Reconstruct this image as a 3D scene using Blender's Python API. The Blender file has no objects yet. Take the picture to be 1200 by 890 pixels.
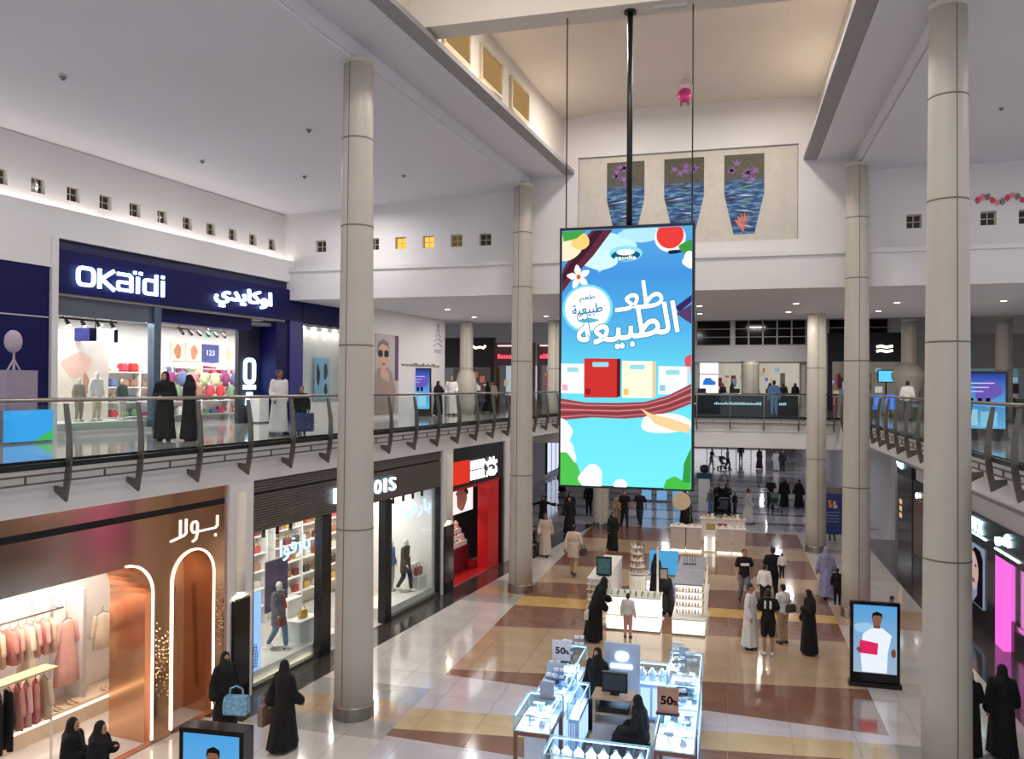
import bpy, bmesh, math, random
from mathutils import Vector, Matrix

random.seed(11)
SC = bpy.context.scene
COL = SC.collection
R = math.radians

# ------------------------------------------------------------------ camera
cam_d = bpy.data.cameras.new('camera')
cam_d.sensor_fit = 'HORIZONTAL'
cam_d.sensor_width = 36.0
cam_d.lens = 28.5
cam_d.clip_end = 400
cam = bpy.data.objects.new('camera', cam_d)
COL.objects.link(cam)
cam.matrix_world = (Matrix.Translation((0, 0, 6.8)) @ Matrix.Rotation(R(15), 4, 'Z')
                    @ Matrix.Rotation(R(90) + math.atan(7 / 950), 4, 'X') @ Matrix.Rotation(0.0065, 4, 'Z'))
SC.camera = cam

# ------------------------------------------------------------------ world, exposure
world = bpy.data.worlds.new('world')
SC.world = world
world.use_nodes = True
bg = world.node_tree.nodes['Background']
bg.inputs[0].default_value = (0.92, 0.93, 1.0, 1)
bg.inputs[1].default_value = 0.85
SC.view_settings.view_transform = 'Standard'
SC.view_settings.look = 'None'
SC.view_settings.exposure = 0.0
SC.view_settings.gamma = 1.0
SC.view_settings.use_curve_mapping = False


def area(name, loc, rot, sx, sy, watts, col=(1, 1, 1), parent=None, spread=180):
    d = bpy.data.lights.new(name, 'AREA')
    d.shape = 'RECTANGLE'
    d.size = sx
    d.size_y = sy
    d.energy = watts
    d.color = col
    d.spread = R(spread)
    o = bpy.data.objects.new(name, d)
    COL.objects.link(o)
    o.location = loc
    o.rotation_euler = rot
    o.parent = parent
    return o


# left side of the hall runs 6.95 degrees off the hall's axis: frame (s along it, y into the shops, z)
LROT = R(90 - 6.95)
LM = Matrix.Rotation(LROT, 4, 'Z')


def LW(s, y, z=0.0):
    return tuple(LM @ Vector((s, y, z)))


UP = 5.42      # upper floor level

# added fill lamps without fittings over the void, galleries and far hall
for k, (x, y) in enumerate([(-4.2, 6), (0.6, 6), (-4.2, 12), (0.8, 12), (-3.9, 18), (0.8, 18), (-3.6, 23.5), (0.8, 23.5)]):
    area('hall_light', (x, y, 15.6), (0, 0, 0), 0.5, 0.5, 150, (1.0, 0.93, 0.86))
for k, (s, y) in enumerate([(6, 15), (12, 15), (18, 15), (23, 15)]):
    area('gallery_light', LW(s, y, 12.9), (0, 0, LROT), 0.4, 0.4, 105, (1.0, 0.95, 0.92))
for k, (x, y) in enumerate([(8, 10), (8, 16), (8, 22)]):
    area('gallery_light', (x, y, 13.2), (0, 0, 0), 0.4, 0.4, 90, (1.0, 0.93, 0.88))
for k in range(5):   # added fill for the far hall, upper and lower level
    area('far_light', (-3 + (k % 2) * 5, 46 + k * 9, 4.9 if k < 0 else 11.4), (0, 0, 0), 1.2, 1.2, 300, (1, 0.95, 0.9))
for x, y in [(-4, 44), (3, 44), (-4, 54), (3, 54), (-4, 66), (3, 66), (-4, 80), (3, 80)]:
    area('far_light', (x, y, 3.98), (0, 0, 0), 0.35, 0.35, 60, (0.95, 0.95, 1.0))


# ------------------------------------------------------------------ materials
def lin(v):
    v /= 255.0
    return v / 12.92 if v <= 0.04045 else ((v + 0.055) / 1.055) ** 2.4


def rgb(r, g, b):
    return (lin(r), lin(g), lin(b), 1)


MATS = {}


def M(name, col, rough=0.5, metal=0.0, var=0.06, scale=4.0, bump=0.0, coat=0.0, spec=0.5, stretch=None):
    """procedural painted / stone / metal / cloth surface"""
    if name in MATS:
        return MATS[name]
    m = bpy.data.materials.new(name)
    m.use_nodes = True
    nt = m.node_tree
    b = nt.nodes['Principled BSDF']
    c = rgb(*col)
    b.inputs['Roughness'].default_value = rough
    b.inputs['Metallic'].default_value = metal
    b.inputs['Specular IOR Level'].default_value = spec
    b.inputs['Coat Weight'].default_value = coat
    b.inputs['Coat Roughness'].default_value = 0.05
    tc = nt.nodes.new('ShaderNodeTexCoord')
    no = nt.nodes.new('ShaderNodeTexNoise')
    no.inputs['Scale'].default_value = scale
    no.inputs['Detail'].default_value = 5
    if stretch:
        mp = nt.nodes.new('ShaderNodeMapping')
        mp.inputs['Scale'].default_value = stretch
        nt.links.new(tc.outputs['Object'], mp.inputs[0])
        nt.links.new(mp.outputs[0], no.inputs['Vector'])
    else:
        nt.links.new(tc.outputs['Object'], no.inputs['Vector'])
    rp = nt.nodes.new('ShaderNodeValToRGB')
    rp.color_ramp.elements[0].position = 0.3
    rp.color_ramp.elements[1].position = 0.7
    rp.color_ramp.elements[0].color = tuple(max(0, x * (1 - var)) for x in c[:3]) + (1,)
    rp.color_ramp.elements[1].color = tuple(min(1, x * (1 + var)) for x in c[:3]) + (1,)
    nt.links.new(no.outputs['Fac'], rp.inputs[0])
    nt.links.new(rp.outputs[0], b.inputs['Base Color'])
    if bump:
        bp = nt.nodes.new('ShaderNodeBump')
        bp.inputs['Strength'].default_value = bump
        bp.inputs['Distance'].default_value = 0.02
        nt.links.new(no.outputs['Fac'], bp.inputs['Height'])
        nt.links.new(bp.outputs[0], b.inputs['Normal'])
    MATS[name] = m
    return m


def E(name, col, strength):
    """something that gives off light"""
    if name in MATS:
        return MATS[name]
    m = bpy.data.materials.new(name)
    m.use_nodes = True
    nt = m.node_tree
    nt.nodes.clear()
    e = nt.nodes.new('ShaderNodeEmission')
    o = nt.nodes.new('ShaderNodeOutputMaterial')
    e.inputs[0].default_value = rgb(*col)
    e.inputs[1].default_value = strength
    nt.links.new(e.outputs[0], o.inputs[0])
    MATS[name] = m
    return m


def E_grad(name, stops, strength, axis=2, z0=0.0, z1=1.0):
    """a lit screen showing a colour gradient along one local axis"""
    m = bpy.data.materials.new(name)
    m.use_nodes = True
    nt = m.node_tree
    nt.nodes.clear()
    e = nt.nodes.new('ShaderNodeEmission')
    o = nt.nodes.new('ShaderNodeOutputMaterial')
    tc = nt.nodes.new('ShaderNodeTexCoord')
    sp = nt.nodes.new('ShaderNodeSeparateXYZ')
    mr = nt.nodes.new('ShaderNodeMapRange')
    mr.inputs[1].default_value = z0
    mr.inputs[2].default_value = z1
    rp = nt.nodes.new('ShaderNodeValToRGB')
    els = rp.color_ramp.elements
    while len(els) < len(stops):
        els.new(0.5)
    for el, (p, c) in zip(els, stops):
        el.position = p
        el.color = rgb(*c)
    e.inputs[1].default_value = strength
    nt.links.new(tc.outputs['Object'], sp.inputs[0])
    nt.links.new(sp.outputs[axis], mr.inputs[0])
    nt.links.new(mr.outputs[0], rp.inputs[0])
    nt.links.new(rp.outputs[0], e.inputs[0])
    nt.links.new(e.outputs[0], o.inputs[0])
    MATS[name] = m
    return m


def glass(name, tint=(0.93, 0.97, 0.96), refl=1.0):
    """thin clear pane: mostly see-through, more mirror-like at grazing angles"""
    m = bpy.data.materials.new(name)
    m.use_nodes = True
    nt = m.node_tree
    nt.nodes.clear()
    t = nt.nodes.new('ShaderNodeBsdfTransparent')
    g = nt.nodes.new('ShaderNodeBsdfGlossy')
    mx = nt.nodes.new('ShaderNodeMixShader')
    lw = nt.nodes.new('ShaderNodeLayerWeight')
    lw.inputs[0].default_value = 0.5
    pw = nt.nodes.new('ShaderNodeMath')
    pw.operation = 'POWER'
    pw.inputs[1].default_value = 5.0
    mu = nt.nodes.new('ShaderNodeMath')
    mu.operation = 'MULTIPLY_ADD'
    mu.inputs[1].default_value = 0.5 * refl
    mu.inputs[2].default_value = 0.03 * refl
    o = nt.nodes.new('ShaderNodeOutputMaterial')
    t.inputs[0].default_value = tint + (1,)
    g.inputs['Roughness'].default_value = 0.01
    nt.links.new(lw.outputs['Facing'], pw.inputs[0])
    nt.links.new(pw.outputs[0], mu.inputs[0])
    nt.links.new(mu.outputs[0], mx.inputs[0])
    nt.links.new(t.outputs[0], mx.inputs[1])
    nt.links.new(g.outputs[0], mx.inputs[2])
    nt.links.new(mx.outputs[0], o.inputs[0])
    MATS[name] = m
    return m


WHITE = M('white_paint', (213, 210, 211), 0.7, var=0.02, scale=0.6)
CEIL = M('ceiling_paint', (212, 212, 219), 0.8, var=0.02, scale=0.4)
VAULT = M('vault_paint', (214, 206, 196), 0.8, var=0.03, scale=0.5)
TRIM_SHADE = M('grey_trim_paint', (150, 147, 148), 0.7, var=0.02)  # shade on the raised ceiling edge, put into a darker grey
CREAM = M('cream_column_paint', (184, 177, 166), 0.45, var=0.03, scale=1.5)
SEAM = M('column_seam', (112, 104, 94), 0.6)
DARK = M('dark_gap', (40, 38, 38), 0.7)
BLACK = M('black_paint', (14, 14, 16), 0.35, var=0.1)
BLACKG = M('black_gloss', (10, 10, 12), 0.12, var=0.1)
NAVY = M('navy_panel', (15, 17, 74), 0.45, var=0.08, scale=1.0, spec=0.2)
STEEL = M('brushed_steel', (150, 146, 140), 0.3, metal=1.0, var=0.08, scale=20, stretch=(1, 1, 8))
FIN = M('grey_cast_metal', (118, 112, 104), 0.35, metal=0.85, var=0.08)
GREY = M('mid_grey_paint', (120, 118, 118), 0.5)
LGREY = M('light_grey_paint', (188, 186, 184), 0.5)
PUREW = M('bright_white_laminate', (236, 234, 232), 0.35, var=0.02)
WOODB = M('brown_timber', (124, 84, 66), 0.45, var=0.15, scale=6, stretch=(1, 1, 6))
GLASS = glass('clear_glass')
GLASSR = glass('balustrade_glass', (0.88, 0.92, 0.91), 0.8)
LEDW = E('white_led', (255, 250, 240), 14)
LEDWARM = E('warm_led', (255, 214, 150), 6)
F_LIGHT = M('floor_light_tile', (196, 189, 184), 0.13, var=0.08, scale=1.2, coat=0.3)
F_LILAC = M('floor_lilac_tile', (190, 182, 186), 0.12, var=0.07, scale=1.2, coat=0.3)
F_TAN = M('floor_tan_stone', (180, 154, 126), 0.12, var=0.1, scale=0.9, coat=0.3)
F_BROWN = M('floor_brown_stone', (130, 94, 78), 0.12, var=0.12, scale=0.9, coat=0.3)
F_YELLP = M('floor_pale_yellow_stone', (190, 167, 128), 0.12, var=0.1, scale=0.9, coat=0.3)
F_YELL = M('floor_yellow_stone', (205, 165, 98), 0.12, var=0.1, scale=0.9, coat=0.3)  # stronger yellow: spot light on this band put into the stone colour
F_GREY = M('floor_grey_marble', (160, 156, 152), 0.12, var=0.12, scale=1.4, coat=0.3)
F_DARK = M('floor_dark_granite', (62, 55, 52), 0.12, var=0.2, scale=9, coat=0.3)
F_UP = M('floor_upper_polished', (176, 172, 170), 0.1, var=0.05, scale=1.0, coat=0.3)
GROUT = M('floor_grout', (140, 130, 120), 0.5)


# ------------------------------------------------------------------ mesh helpers
class MB:
    def __init__(self):
        self.v, self.f, self.mi = [], [], []

    def add(self, vs, fs, m=0):
        n = len(self.v)
        self.v += [tuple(p) for p in vs]
        self.f += [tuple(i + n for i in f) for f in fs]
        self.mi += [m] * len(fs)
        return self

    def box(self, x0, x1, y0, y1, z0, z1, m=0):
        return self.add([(x0, y0, z0), (x1, y0, z0), (x1, y1, z0), (x0, y1, z0),
                         (x0, y0, z1), (x1, y0, z1), (x1, y1, z1), (x0, y1, z1)],
                        [(0, 3, 2, 1), (4, 5, 6, 7), (0, 1, 5, 4), (1, 2, 6, 5), (2, 3, 7, 6), (3, 0, 4, 7)], m)

    def quad(self, *p, m=0):
        return self.add(p, [tuple(range(len(p)))], m)

    def cyl(self, cx, cy, z0, z1, r0, r1=None, n=16, m=0):
        r1 = r0 if r1 is None else r1
        vs = []
        for z, r in ((z0, r0), (z1, r1)):
            vs += [(cx + r * math.cos(2 * math.pi * i / n), cy + r * math.sin(2 * math.pi * i / n), z) for i in range(n)]
        fs = [(i, (i + 1) % n, n + (i + 1) % n, n + i) for i in range(n)]
        fs += [tuple(reversed(range(n))), tuple(range(n, 2 * n))]
        return self.add(vs, fs, m)

    def lathe(self, prof, n=20, cx=0, cy=0, m=0):
        vs, fs = [], []
        for r, z in prof:
            vs += [(cx + r * math.cos(2 * math.pi * i / n), cy + r * math.sin(2 * math.pi * i / n), z) for i in range(n)]
        for k in range(len(prof) - 1):
            fs += [(k * n + i, k * n + (i + 1) % n, (k + 1) * n + (i + 1) % n, (k + 1) * n + i) for i in range(n)]
        fs += [tuple(reversed(range(n))), tuple(range((len(prof) - 1) * n, len(prof) * n))]
        return self.add(vs, fs, m)

    def cap(self, p0, p1, r0, r1=None, n=10, m=0, caps=True):
        """tapered rod with rounded ends"""
        r1 = r0 if r1 is None else r1
        p0, p1 = Vector(p0), Vector(p1)
        d = (p1 - p0)
        d = d.normalized() if d.length > 1e-6 else Vector((0, 0, 1))
        a = d.orthogonal().normalized()
        b = d.cross(a)
        st = []
        if caps:
            st += [(p0 - d * r0 * 0.98, r0 * 0.2), (p0 - d * r0 * 0.7, r0 * 0.71)]
        st += [(p0, r0), (p1, r1)]
        if caps:
            st += [(p1 + d * r1 * 0.7, r1 * 0.71), (p1 + d * r1 * 0.98, r1 * 0.2)]
        vs, fs = [], []
        for c, r in st:
            vs += [c + (a * math.cos(2 * math.pi * i / n) + b * math.sin(2 * math.pi * i / n)) * r for i in range(n)]
        for k in range(len(st) - 1):
            fs += [(k * n + i, k * n + (i + 1) % n, (k + 1) * n + (i + 1) % n, (k + 1) * n + i) for i in range(n)]
        fs += [tuple(reversed(range(n))), tuple(range((len(st) - 1) * n, len(st) * n))]
        return self.add(vs, fs, m)

    def tube(self, pts, r, n=6, m=0):
        for a, b in zip(pts, pts[1:]):
            self.cap(a, b, r, r, n, m, caps=False)
        return self

    def ell(self, c, r, nu=14, nv=9, m=0):
        vs, fs = [(c[0], c[1], c[2] - r[2])], []
        for j in range(1, nv):
            t = math.pi * j / nv - math.pi / 2
            for i in range(nu):
                a = 2 * math.pi * i / nu
                vs.append((c[0] + r[0] * math.cos(t) * math.cos(a), c[1] + r[1] * math.cos(t) * math.sin(a), c[2] + r[2] * math.sin(t)))
        vs.append((c[0], c[1], c[2] + r[2]))
        for i in range(nu):
            fs.append((0, 1 + (i + 1) % nu, 1 + i))
        for j in range(nv - 2):
            o = 1 + j * nu
            fs += [(o + i, o + (i + 1) % nu, o + nu + (i + 1) % nu, o + nu + i) for i in range(nu)]
        o = 1 + (nv - 2) * nu
        fs += [(o + i, o + (i + 1) % nu, len(vs) - 1) for i in range(nu)]
        return self.add(vs, fs, m)

    def loft(self, rings, m=0):
        n = len(rings[0])
        vs, fs = [], []
        for r in rings:
            vs += r
        for k in range(len(rings) - 1):
            fs += [(k * n + i, k * n + (i + 1) % n, (k + 1) * n + (i + 1) % n, (k + 1) * n + i) for i in range(n)]
        fs += [tuple(reversed(range(n))), tuple(range((len(rings) - 1) * n, len(rings) * n))]
        return self.add(vs, fs, m)

    def prism(self, poly, z0, z1, m=0):
        n = len(poly)
        vs = [(x, y, z0) for x, y in poly] + [(x, y, z1) for x, y in poly]
        fs = [(i, (i + 1) % n, n + (i + 1) % n, n + i) for i in range(n)] + [tuple(reversed(range(n))), tuple(range(n, 2 * n))]
        return self.add(vs, fs, m)

    def plate(self, poly, y0, y1, m=0):
        """outline in (x, z) given a thickness along y; y0 is the side that is seen"""
        n = len(poly)
        vs = [(x, y0, z) for x, z in poly] + [(x, y1, z) for x, z in poly]
        fs = [(i, n + i, n + (i + 1) % n, (i + 1) % n) for i in range(n)] + [tuple(range(n)), tuple(reversed(range(n, 2 * n)))]
        return self.add(vs, fs, m)

    def mesh(self, name, mats, smooth=False):
        me = bpy.data.meshes.new(name)
        me.from_pydata(self.v, [], self.f)
        for m in (mats if isinstance(mats, (list, tuple)) else [mats]):
            me.materials.append(m)
        if any(self.mi):
            me.polygons.foreach_set('material_index', self.mi)
        if smooth:
            me.polygons.foreach_set('use_smooth', [True] * len(me.polygons))
        me.update()
        return me

    def build(self, name, mats, parent=None, loc=(0, 0, 0), rotz=0.0, smooth=False, label=None):
        return put(name, self.mesh(name, mats, smooth), parent, loc, rotz, label)


def put(name, me, parent=None, loc=(0, 0, 0), rotz=0.0, label=None):
    o = bpy.data.objects.new(name, me)
    COL.objects.link(o)
    o.parent = parent
    o.location = loc
    o.rotation_euler = (0, 0, rotz)
    if label:
        o['label'] = label
    return o


def tag(o, label, cat, group=None, kind=None):
    o['label'] = label
    o['category'] = cat
    if group:
        o['group'] = group
    if kind:
        o['kind'] = kind
    return o


def thing(name, label, cat, loc=(0, 0, 0), rotz=0.0, group=None):
    o = bpy.data.objects.new(name, None)
    COL.objects.link(o)
    o.empty_display_size = 0.1
    o.location = loc
    o.rotation_euler = (0, 0, rotz)
    return tag(o, label, cat, group)


def lthing(name, label, cat, s, y, z=0.0, group=None, rz=0.0):
    return thing(name, label, cat, LW(s, y, z), LROT + rz, group)


ORD = ['first', 'second', 'third', 'fourth', 'fifth', 'sixth', 'seventh', 'eighth', 'ninth', 'tenth', 'eleventh', 'twelfth', 'thirteenth',
       'fourteenth', 'fifteenth', 'sixteenth', 'seventeenth', 'eighteenth', 'nineteenth', 'twentieth', 'twenty-first', 'twenty-second', 'twenty-third', 'twenty-fourth']


def struct(name, mb, mat, loc=(0, 0, 0), rotz=0.0, parent=None, label=None):
    o = mb.build(name, mat, parent, loc, rotz)
    if parent is None:
        o['kind'] = 'structure'
        if label:
            o['label'] = label
    return o


def copy_tree(o, parent=None):
    c = o.copy()
    COL.objects.link(c)
    c.parent = parent
    for ch in list(o.children):
        copy_tree(ch, c)
    return c


def wall_holes(mb, u0, u1, z0, z1, holes, y0, y1):
    """wall in the (x, z) plane from y0 to y1 with rectangular holes (u0, u1, z0, z1)"""
    xs = sorted({u0, u1} | {h[0] for h in holes} | {h[1] for h in holes})
    for a, b in zip(xs, xs[1:]):
        cuts = sorted((h[2], h[3]) for h in holes if h[0] <= a + 1e-6 and h[1] >= b - 1e-6)
        z = z0
        for c0, c1 in cuts:
            if c0 > z + 1e-6:
                mb.box(a, b, y0, y1, z, c0)
            z = c1
        if z < z1 - 1e-6:
            mb.box(a, b, y0, y1, z, z1)
    return mb


# Arabic joining forms, so that the letters connect (isolated, final, initial, medial)
AR = {'ـ': (0x640, 0x640, 0x640, 0x640), 'ا': (0xFE8D, 0xFE8E, 0, 0), 'ب': (0xFE8F, 0xFE90, 0xFE91, 0xFE92), 'ة': (0xFE93, 0xFE94, 0, 0), 'ر': (0xFEAD, 0xFEAE, 0, 0),
      'ط': (0xFEC1, 0xFEC2, 0xFEC3, 0xFEC4), 'ع': (0xFEC9, 0xFECA, 0xFECB, 0xFECC), 'ف': (0xFED1, 0xFED2, 0xFED3, 0xFED4),
      'ك': (0xFED9, 0xFEDA, 0xFEDB, 0xFEDC), 'ل': (0xFEDD, 0xFEDE, 0xFEDF, 0xFEE0), 'م': (0xFEE1, 0xFEE2, 0xFEE3, 0xFEE4),
      'ن': (0xFEE5, 0xFEE6, 0xFEE7, 0xFEE8), 'و': (0xFEED, 0xFEEE, 0, 0), 'ي': (0xFEF1, 0xFEF2, 0xFEF3, 0xFEF4),
      'س': (0xFEB1, 0xFEB2, 0xFEB3, 0xFEB4), 'د': (0xFEA9, 0xFEAA, 0, 0), 'ه': (0xFEE9, 0xFEEA, 0xFEEB, 0xFEEC)}


def shape_ar(w):
    out = []
    for i, ch in enumerate(w):
        if ch not in AR:
            out.append(ch)
            continue
        f = AR[ch]
        pv = i > 0 and w[i - 1] in AR and AR[w[i - 1]][2]
        nx = i < len(w) - 1 and w[i + 1] in AR
        out.append(chr((f[1] if pv else f[0]) if not f[2] else (f[3] if pv and nx else f[1] if pv else f[2] if nx else f[0])))
    return ''.join(reversed(out))


TXT = {}


def text_mesh(s, w, h, mat, ext=0.02, bold=0.0):
    """lettering standing in the (x, z) plane, facing -y, centred on the origin"""
    if any('\u0600' <= ch <= '\u06ff' for ch in s):
        s = shape_ar(s)
    cu = bpy.data.curves.new('t', 'FONT')
    cu.body = s
    cu.extrude = 0.001
    cu.resolution_u = 3
    o = bpy.data.objects.new('t', cu)
    COL.objects.link(o)
    bpy.context.view_layer.update()
    me = bpy.data.meshes.new_from_object(o.evaluated_get(bpy.context.evaluated_depsgraph_get()))
    bpy.data.objects.remove(o)
    bpy.data.curves.remove(cu)
    xs = [v.co.x for v in me.vertices]
    ys = [v.co.y for v in me.vertices]
    x0, x1, y0, y1 = min(xs), max(xs), min(ys), max(ys)
    for v in me.vertices:
        v.co = ((v.co.x - (x0 + x1) / 2) / (x1 - x0) * w, -ext / 2 if v.co.z > 0 else ext / 2, (v.co.y - (y0 + y1) / 2) / (y1 - y0) * h)
    if bold:      # heavier strokes: the outline repeated a little way out in eight directions
        vs = [tuple(v.co) for v in me.vertices]
        fs = [tuple(p.vertices) for p in me.polygons]
        d = bold * h
        mb = MB()
        for k in range(8):
            dx, dz = d * math.cos(R(45 * k)), d * math.sin(R(45 * k))
            mb.add([(x + dx, y, z + dz) for x, y, z in vs], fs)
        mb.add(vs, fs)
        bpy.data.meshes.remove(me)
        me = mb.mesh('lettering', [mat])
    me.materials.clear()
    me.materials.append(mat)
    me.name = 'lettering'
    return me


def text(name, s, w, h, mat, parent, loc, rotz=0.0, ext=0.02, bold=0.0):
    return put(name, text_mesh(s, w, h, mat, ext, bold), parent, loc, rotz)


def ribbon(mb, pts, t, y0, y1, closed=False, m=0):
    """a stroke of width t through (x, z) points"""
    n = len(pts)
    L, Rr = [], []
    for i in range(n):
        a = Vector(pts[i - 1] if (i or closed) else pts[i])
        b = Vector(pts[(i + 1) % n] if (i < n - 1 or closed) else pts[i])
        d1 = (Vector(pts[i]) - a)
        d2 = (b - Vector(pts[i]))
        d1 = d1.normalized() if d1.length > 1e-9 else d2.normalized()
        d2 = d2.normalized() if d2.length > 1e-9 else d1
        nn = Vector((-(d1 + d2).y, (d1 + d2).x))
        nn = nn.normalized() if nn.length > 1e-6 else Vector((-d1.y, d1.x))
        k = 1 / max(0.5, nn.dot(Vector((-d1.y, d1.x))))
        L.append(Vector(pts[i]) + nn * t / 2 * k)
        Rr.append(Vector(pts[i]) - nn * t / 2 * k)
    for i in range(n if closed else n - 1):
        j = (i + 1) % n
        mb.plate([tuple(Rr[i]), tuple(Rr[j]), tuple(L[j]), tuple(L[i])], y0, y1, m)
    return mb


def rrect(cx, cz, w, h, r, n=4):
    out = []
    for qx, qz, a0 in ((1, -1, -90), (1, 1, 0), (-1, 1, 90), (-1, -1, 180)):
        for k in range(n + 1):
            a = R(a0 + 90 * k / n)
            out.append((cx + qx * (w / 2 - r) + r * math.cos(a), cz + qz * (h / 2 - r) + r * math.sin(a)))
    return out


def disc(cx, cz, rx, rz=None, n=24, a0=0, a1=360):
    rz = rx if rz is None else rz
    return [(cx + rx * math.cos(R(a0 + (a1 - a0) * k / n)), cz + rz * math.sin(R(a0 + (a1 - a0) * k / n))) for k in range(n)]


def blob(cx, cz, rx, rz, seed, n=20, amp=0.16):
    rnd = random.Random(seed)
    p1, p2 = rnd.random() * 6, rnd.random() * 6
    return [(cx + rx * math.cos(a) * (1 + amp * math.sin(3 * a + p1)), cz + rz * math.sin(a) * (1 + amp * math.sin(2 * a + p2)))
            for a in [2 * math.pi * k / n for k in range(n)]]


# =================================================================== THE SETTING
def lx(Y, y):
    """world X of the left-frame line at depth y, at world Y"""
    return 0.1219 * Y - 1.0074 * y


# ---- ground floor: grout bed with stone tiles laid in bands
floor = struct('floor', MB().box(-34, 16, -4, 98, -0.4, -0.012), GROUT)


def clip(poly, x0, x1, y0, y1):
    for ax, lim, sg in ((0, x0, 1), (0, x1, -1), (1, y0, 1), (1, y1, -1)):
        out = []
        for i in range(len(poly)):
            a, b = poly[i - 1], poly[i]
            ia, ib = (a[ax] - lim) * sg >= 0, (b[ax] - lim) * sg >= 0
            if ia != ib:
                t = (lim - a[ax]) / (b[ax] - a[ax])
                out.append((a[0] + (b[0] - a[0]) * t, a[1] + (b[1] - a[1]) * t))
            if ib:
                out.append(b)
        poly = out
        if not poly:
            break
    return poly


regions = []
XL, XR = -6.4, 3.05
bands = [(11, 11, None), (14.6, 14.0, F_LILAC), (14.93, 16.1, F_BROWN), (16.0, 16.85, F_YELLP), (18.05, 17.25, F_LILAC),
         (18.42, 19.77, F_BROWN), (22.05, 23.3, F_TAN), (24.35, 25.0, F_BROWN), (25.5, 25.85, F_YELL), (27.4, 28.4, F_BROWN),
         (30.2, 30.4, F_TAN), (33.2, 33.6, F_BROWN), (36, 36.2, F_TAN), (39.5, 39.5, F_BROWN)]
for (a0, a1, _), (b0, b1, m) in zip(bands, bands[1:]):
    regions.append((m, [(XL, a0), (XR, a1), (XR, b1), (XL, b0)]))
lb = [(8, F_LIGHT), (14.4, F_GREY), (15.2, F_TAN), (16.2, F_GREY), (17.1, F_LIGHT), (24.4, F_GREY), (25.4, F_TAN), (26.4, F_GREY), (27.3, F_LIGHT), (39.5, None)]
for (a, m), (b, _) in zip(lb, lb[1:]):
    regions.append((m, [(lx(a, 11.1), a), (XL, a), (XL, b), (lx(b, 11.1), b)]))
regions.append((F_LIGHT, [(XL, 8), (XR, 8), (XR, 11), (XL, 11)]))
regions.append((F_LIGHT, [(lx(8, 12), 8), (lx(8, 11.1), 8), (lx(14.4, 11.1), 14.4), (lx(14.4, 12), 14.4)]))
regions.append((F_DARK, [(lx(14.4, 12), 14.4), (lx(14.4, 11.1), 14.4), (lx(39.5, 11.1), 39.5), (lx(39.5, 12), 39.5)]))
rb = [(10, F_LIGHT), (15.9, F_GREY), (16.9, F_LIGHT), (24.9, F_TAN), (27.0, F_LIGHT), (39.5, None)]
for (a, m), (b, _) in zip(rb, rb[1:]):
    regions.append((m, [(XR, a), (5.75, a), (5.75, b), (XR, b)]))
regions.append((F_DARK, [(5.75, 10), (7.0, 10), (7.0, 39.5), (5.75, 39.5)]))
T = 1.2
pieces = []
for m, poly in regions:
    xs, ys = [p[0] for p in poly], [p[1] for p in poly]
    for i in range(math.floor(min(xs) / T), math.ceil(max(xs) / T)):
        for j in range(math.floor(min(ys) / T), math.ceil(max(ys) / T)):
            q = clip(poly, i * T + 0.004, i * T + T - 0.004, j * T + 0.004, j * T + T - 0.004)
            if len(q) > 2:
                ar = abs(sum(q[k - 1][0] * q[k][1] - q[k][0] * q[k - 1][1] for k in range(len(q)))) / 2
                if ar > 0.002:
                    cx, cy = sum(p[0] for p in q) / len(q), sum(p[1] for p in q) / len(q)
                    pieces.append((math.hypot(cx, cy) - 3 * min(ar, 1), m, q, cx, cy, ar))
pieces.sort(key=lambda t: t[0])
full = {}
nt_, rest = 0, {}
for d, m, q, cx, cy, ar in pieces:
    # inside the picture?
    u = (cx * 0.966 + cy * 0.259) / max(0.1, -cx * 0.259 + cy * 0.966)
    dd = -cx * 0.259 + cy * 0.966
    seen = abs(u) < 0.66 and dd > 13.2
    if seen and nt_ < 298 and ar > 0.08:
        nt_ += 1
        if ar > 1.419:
            if m.name not in full:
                full[m.name] = MB().prism([(-0.596, -0.596), (0.596, -0.596), (0.596, 0.596), (-0.596, 0.596)], -0.012, 0).mesh('tile', m)
            put('tile', full[m.name], floor, (cx, cy, 0))
        else:
            MB().prism([(x - cx, y - cy) for x, y in q], -0.012, 0).build('tile', m, floor, (cx, cy, 0))
    else:
        rest.setdefault(m.name, (m, MB()))[1].prism(q, -0.012, 0)
mbr, mats = MB(), []
for k, (m, mb) in enumerate(rest.values()):
    mats.append(m)
    mbr.add(mb.v, mb.f, k)
y = 39.5
k = 0
while y < 97:    # the far hall: pale polished slabs with darker strips across
    h = 2.4 if k % 2 == 0 else 0.7
    n = 0
    if k % 2 == 0:
        mbr.box(-13, 7, y + 0.01, y + h - 0.01, -0.012, 0, len(mats))
    else:
        mbr.box(-13, 7, y + 0.01, y + h - 0.01, -0.012, 0, len(mats) + 1)
    y += h
    k += 1
F_FAR = M('floor_far_polished', (188, 186, 192), 0.08, var=0.05, coat=0.3)
F_FARD = M('floor_far_strip', (120, 116, 118), 0.08, var=0.05, coat=0.3)
o = mbr.build('tile_field', mats + [F_FAR, F_FARD], floor)
o['kind'] = 'stuff'

# ---- upper floors (slabs with a white fascia)
UPM = [WHITE, F_UP]


def slab(name, poly, z0, z1, rotz=0.0):
    mb = MB().prism(poly, z0, z1 - 0.02, 0).prism(poly, z1 - 0.02, z1, 1)
    return struct(name, mb, UPM, rotz=rotz)


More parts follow.
